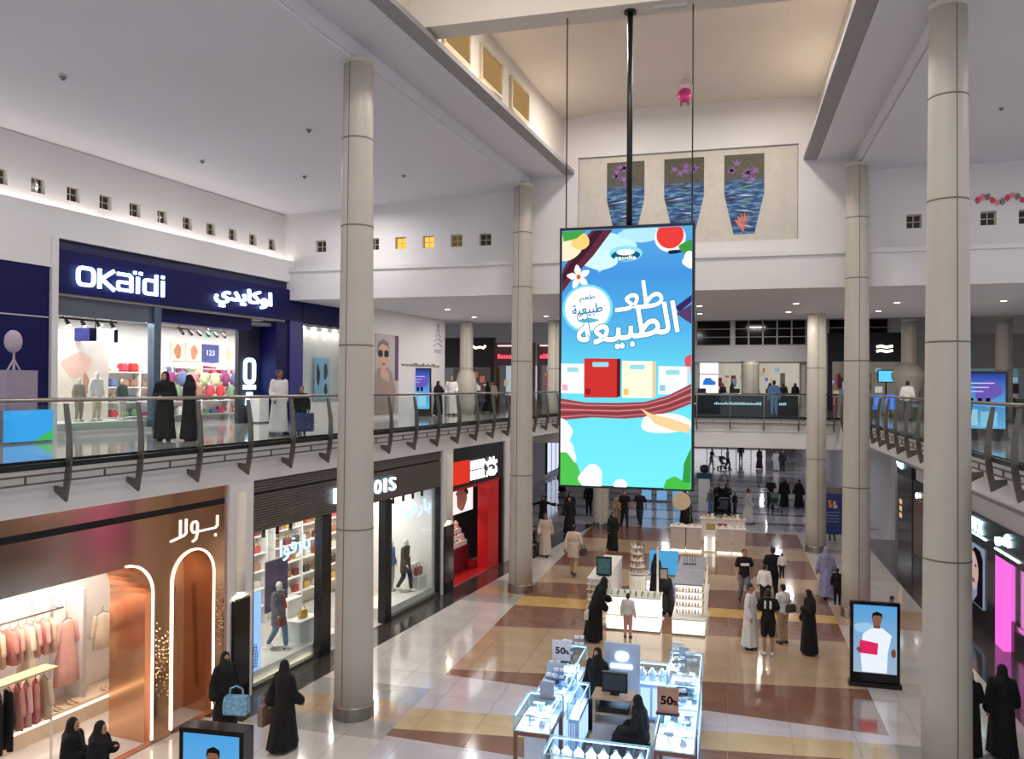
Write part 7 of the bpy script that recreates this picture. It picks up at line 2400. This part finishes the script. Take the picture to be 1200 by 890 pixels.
person('shirt_stand', 'person in light blue standing at the service desk on the far gallery', 2.05, 40.2, 180, 1.7, UP, {'shirt': CBLUE, 'trousers': CBLUE})
for k, (x, y) in enumerate([(-2.6, 55.5), (-0.4, 56.2), (0.2, 55.0), (2.6, 56.0), (3.4, 55.2), (4.2, 56.5)]):
    person(['abaya_stand', 'shirt_stand', 'abaya_walk'][k % 3], 'tiny dark figure, %s from the left in the crowd before the bright far upper shops' % ORD[k], x, y, 40 * k, 1.65, UP, group='crowd before the far upper shops')

# =================================================================== PEOPLE, ground floor
person('abaya_walk', 'woman in black walking with a paper bag in front of the slatted shop', -7.98, 13.55, 165, 1.64)
paper_bag('brown paper bag carried by the woman in black before the slatted shop', (-8.36, 13.52, 0.42), 80, M('kraft', (124, 104, 88), 0.6))
person('abaya_stand', 'woman in black with a light blue bag beside the copper shop pier', -9.35, 13.7, 60, 1.62)
handbag('light blue patterned bag held by the woman beside the copper shop pier', (-8.98, 13.52, 0.55), R(10), M('bag_sky', (120, 170, 206), 0.5, var=0.4, scale=25), None, 1.7)
person('abaya_fold', 'left one of two women in black before the copper shop, bottom edge', -9.83, 10.45, 100, 1.58)
person('abaya_phone', 'right one of two women in black before the copper shop, bottom edge', -9.38, 10.5, 100, 1.56)
person('abaya_lean', 'woman in black bending over the lit counter of the cosmetics kiosk', -3.42, 21.55, 115, 1.72)
handbag('pale handbag hanging from the arm of the woman bending at the cosmetics kiosk', (-3.62, 21.35, 0.62), R(90), HB[3], None, 1.1)
person('child', 'small girl in a white top and pink trousers at the lit counter', -2.62, 22.05, 170, 1.2, 0, {'shirt': CWHITE, 'trousers': CPINK}, skip=())
person('tee_walk', 'man in a black T-shirt and grey trousers walking towards the camera', 0.48, 26.4, 10, 1.73, 0, {'shirt': CBLACK, 'trousers': CGREY})
t = thing('shirt_print', 'white chest print on the black T-shirt of the man walking forward', 'print', (0.5, 26.245, 1.24), R(10))
MB().box(-0.13, 0.13, -0.004, 0.004, 0, 0.08).build('print', CWHITE, t)
person('thobe_stand', 'man in a long white robe facing the group right of the cosmetics kiosk', 0.56, 22.0, 70, 1.7)
person('shorts_stand', 'man in a black football shirt with number 11 and shorts, from behind', 0.98, 21.62, 185, 1.68, 0, {'shirt': CBLACK, 'trousers': CBLACK2, 'shoe': SHOEW})
t = thing('shirt_number', 'white number 11 on the back of the black football shirt', 'print', (0.965, 21.485, 1.2), R(5))
MB().box(-0.09, -0.04, -0.006, 0.0, 0, 0.2).box(0.04, 0.09, -0.006, 0.0, 0, 0.2).build('digits', CWHITE, t)
person('shirt_stand', 'person in a white shirt and beige trousers behind the man with number 11', 1.4, 22.7, 220, 1.58, 0, {'shirt': CWHITE, 'trousers': CTAN})
handbag('dark shoulder bag on the person in white behind the man with number 11', (1.6, 22.62, 0.86), R(40), HB[2], None, 1.0)
person('abaya_phone', 'woman in a black abaya facing the group from the right', 1.99, 21.97, -75, 1.63)
person('shirt_carry', 'man in black carrying a small child on his arm', 1.35, 26.9, 190, 1.76, 0, {'shirt': CBLACK, 'trousers': CBLACK2})
person('child', 'small child in white carried on the arm of the man in black', 1.62, 26.75, 190, 0.78, 0.82, {'shirt': CWHITE, 'trousers': CNAVY})
person('child', 'child in a striped white top walking beside the man in black', 1.08, 26.3, 170, 1.3, 0, {'shirt': CWHITE, 'trousers': CBLACK2})
person('dress_walk', 'woman in a lilac patterned dress walking left of the second right column', 3.05, 27.9, 160, 1.66)
person('child', 'child in black beside the woman in the lilac dress', 3.3, 27.2, 160, 1.15, 0, {'shirt': CBLACK, 'trousers': CBLACK})
person('child', 'small child behind the freestanding screen with the man in white', 4.35, 24.3, 100, 1.08, 0, {'shirt': CGREY, 'trousers': CTAN})
person('abaya_fold', 'woman in black half hidden behind the nearest right column', 4.30, 16.75, 170, 1.6)
person('abaya_walk', 'woman in black at the bottom right edge beside the nearest right column', 4.92, 16.95, 175, 1.66)
person('abaya_stand', 'seller in black standing between the counters of the jewellery kiosk', -2.5, 16.0, -20, 1.6)
person('abaya_seat', 'seller in black seated inside the jewellery kiosk', -1.5, 14.75, -100, 1.62)
person('abaya_seat', 'seller in black sitting in the cosmetics kiosk by the tablet pole', -1.9, 24.9, 20, 1.68)
person('abaya_fold', 'seller in black standing inside the cosmetics kiosk beside the round rack', -2.2, 25.95, 60, 1.5)
t = thing('stool', 'black stool of the seller sitting in the cosmetics kiosk', 'stool', (-1.9, 24.9, 0))
MB().cyl(0, 0, 0.36, 0.41, 0.17, n=18).build('seat', BLACK, t)
for k in range(4):
    a = R(45 + 90 * k)
    MB().cap((0.1 * math.cos(a), 0.1 * math.sin(a), 0.36), (0.16 * math.cos(a), 0.16 * math.sin(a), 0.015), 0.014, n=6).build('leg', STEEL, t)
person('thobe_walk', 'man in a cream robe walking beside the second left column', -7.05, 31.6, 10, 1.72, 0, {'gown': CBEIGE, 'body': SKIN2})
stroller('black stroller partly hidden by the second left column', (-7.75, 32.1, 0), 20, BLACK)
person('long_walk', 'man in a long beige shirt walking away with a dark bag', -5.36, 28.7, 175, 1.82, 0, {'shirt': CBEIGE, 'trousers': CTAN, 'body': SKIN2})
handbag('dark bag at the side of the man in the long beige shirt', (-5.0, 28.65, 0.75), R(70), HB[2], None, 1.2)
person('abaya_walk', 'woman in black walking between the second left column and the cosmetics kiosk', -4.63, 33.6, 30, 1.55)
person('abaya_wide', 'woman in black with outstretched arms beyond the second left column', -8.5, 37.6, 10, 1.55)
person('abaya_walk', 'woman in black, nearer of the two walking below the screen', -7.05, 36.6, 20, 1.7)
person('abaya_fold', 'woman in black, farther of the two walking below the screen', -7.45, 38.9, 20, 1.62)
person('shirt_stand', 'man in black clothes standing below the left corner of the screen', -7.1, 42.3, 0, 1.66, 0, {'shirt': CBLACK, 'trousers': CBLACK2})
person('shirt_stand', 'woman in a brown top in the group below the screen', -5.2, 39.6, 30, 1.6, 0, {'shirt': CTAN, 'trousers': CTAN})
person('tee_walk', 'man in dark clothes, left in the group below the screen', -4.85, 39.2, 20, 1.78, 0, {'shirt': CBLACK, 'trousers': CBLACK2})
person('tee_walk', 'man in dark clothes, right in the group below the screen', -4.15, 39.6, -10, 1.76, 0, {'shirt': CBLACK2, 'trousers': CNAVY})
person('abaya_stand', 'woman in black at the left side of the far kiosk', -2.1, 41.2, 30, 1.66)
person('abaya_walk', 'woman in black behind the round sign of the far kiosk', -1.75, 37.6, 60, 1.62)
person('thobe_walk', 'man in a white robe beside the far kiosk', 0.95, 42.0, 100, 1.75)
for k, (x, y, h, lab) in enumerate([(-0.95, 44.8, 1.3, 'child in blue trousers in the family beyond the far kiosk'), (-0.55, 44.9, 1.6, 'woman in black in the family beyond the far kiosk, left one'), (-0.1, 44.7, 1.64, 'woman in black in the family beyond the far kiosk, right one'), (0.32, 45.1, 1.15, 'child in dark clothes at the right of the family beyond the far kiosk')]):
    person(['child', 'abaya_fold', 'abaya_phone', 'child'][k], lab, x, y, 30 * k - 40, h, 0, {'shirt': CBLACK2 if k else CGREY, 'trousers': CBLUE if k == 0 else CNAVY})
stroller('grey stroller in front of the family beyond the far kiosk', (-0.3, 43.75, 0), 200, CGREY)
person('shirt_push', 'man in dark clothes pushing a stroller in the far hall', 2.25, 47.3, 10, 1.76, 0, {'shirt': CBLACK, 'trousers': CBLACK2})
stroller('dark stroller pushed by the man in the far hall', (2.42, 46.3, 0), 10, CGREEN)
person('abaya_stand', 'woman in black right of the stroller in the far hall', 3.04, 48.3, 0, 1.62)
person('abaya_walk', 'woman in black with a bag, rightmost by the far stroller', 3.8, 48.2, -40, 1.6)
person('shirt_push', 'distant man with a stroller at the back of the far hall', -1.4, 69.0, 60, 1.7)
stroller('distant stroller at the back of the far hall', (-0.45, 69.4, 0), 60, BLACK)
person('tee_walk', 'distant man striding at the back of the far hall', -0.1, 68.7, 80, 1.8, 0, {'shirt': CGREY, 'trousers': CBLACK2})
person('shirt_stand', 'distant standing person, most remote figure of the far hall', 1.05, 76.5, 0, 1.7)
person('abaya_walk', 'distant woman in dark red-brown gown in the far hall', 2.46, 70.3, 30, 1.72, 0, {'gown': M('cloth_maroon', (44, 20, 24), 0.7)})
person('shirt_stand', 'distant person in navy beside a person in white in the far hall', 4.18, 68.7, 0, 1.72, 0, {'shirt': CNAVY, 'trousers': CNAVY})
person('thobe_stand', 'distant person in white beside a person in navy in the far hall', 3.7, 69.2, 0, 1.66)
person('abaya_stand', 'woman in black deep behind the second left column, far hall', -10.3, 51.0, 0, 1.62)
person('shirt_stand', 'person in dark blue deep behind the second left column, far hall', -11.3, 56.0, 30, 1.7, 0, {'shirt': CNAVY})
person('shirt_stand', 'person whose legs show below the blue banner', 4.45, 38.6, 0, 1.68)
bpy.context.view_layer.update()
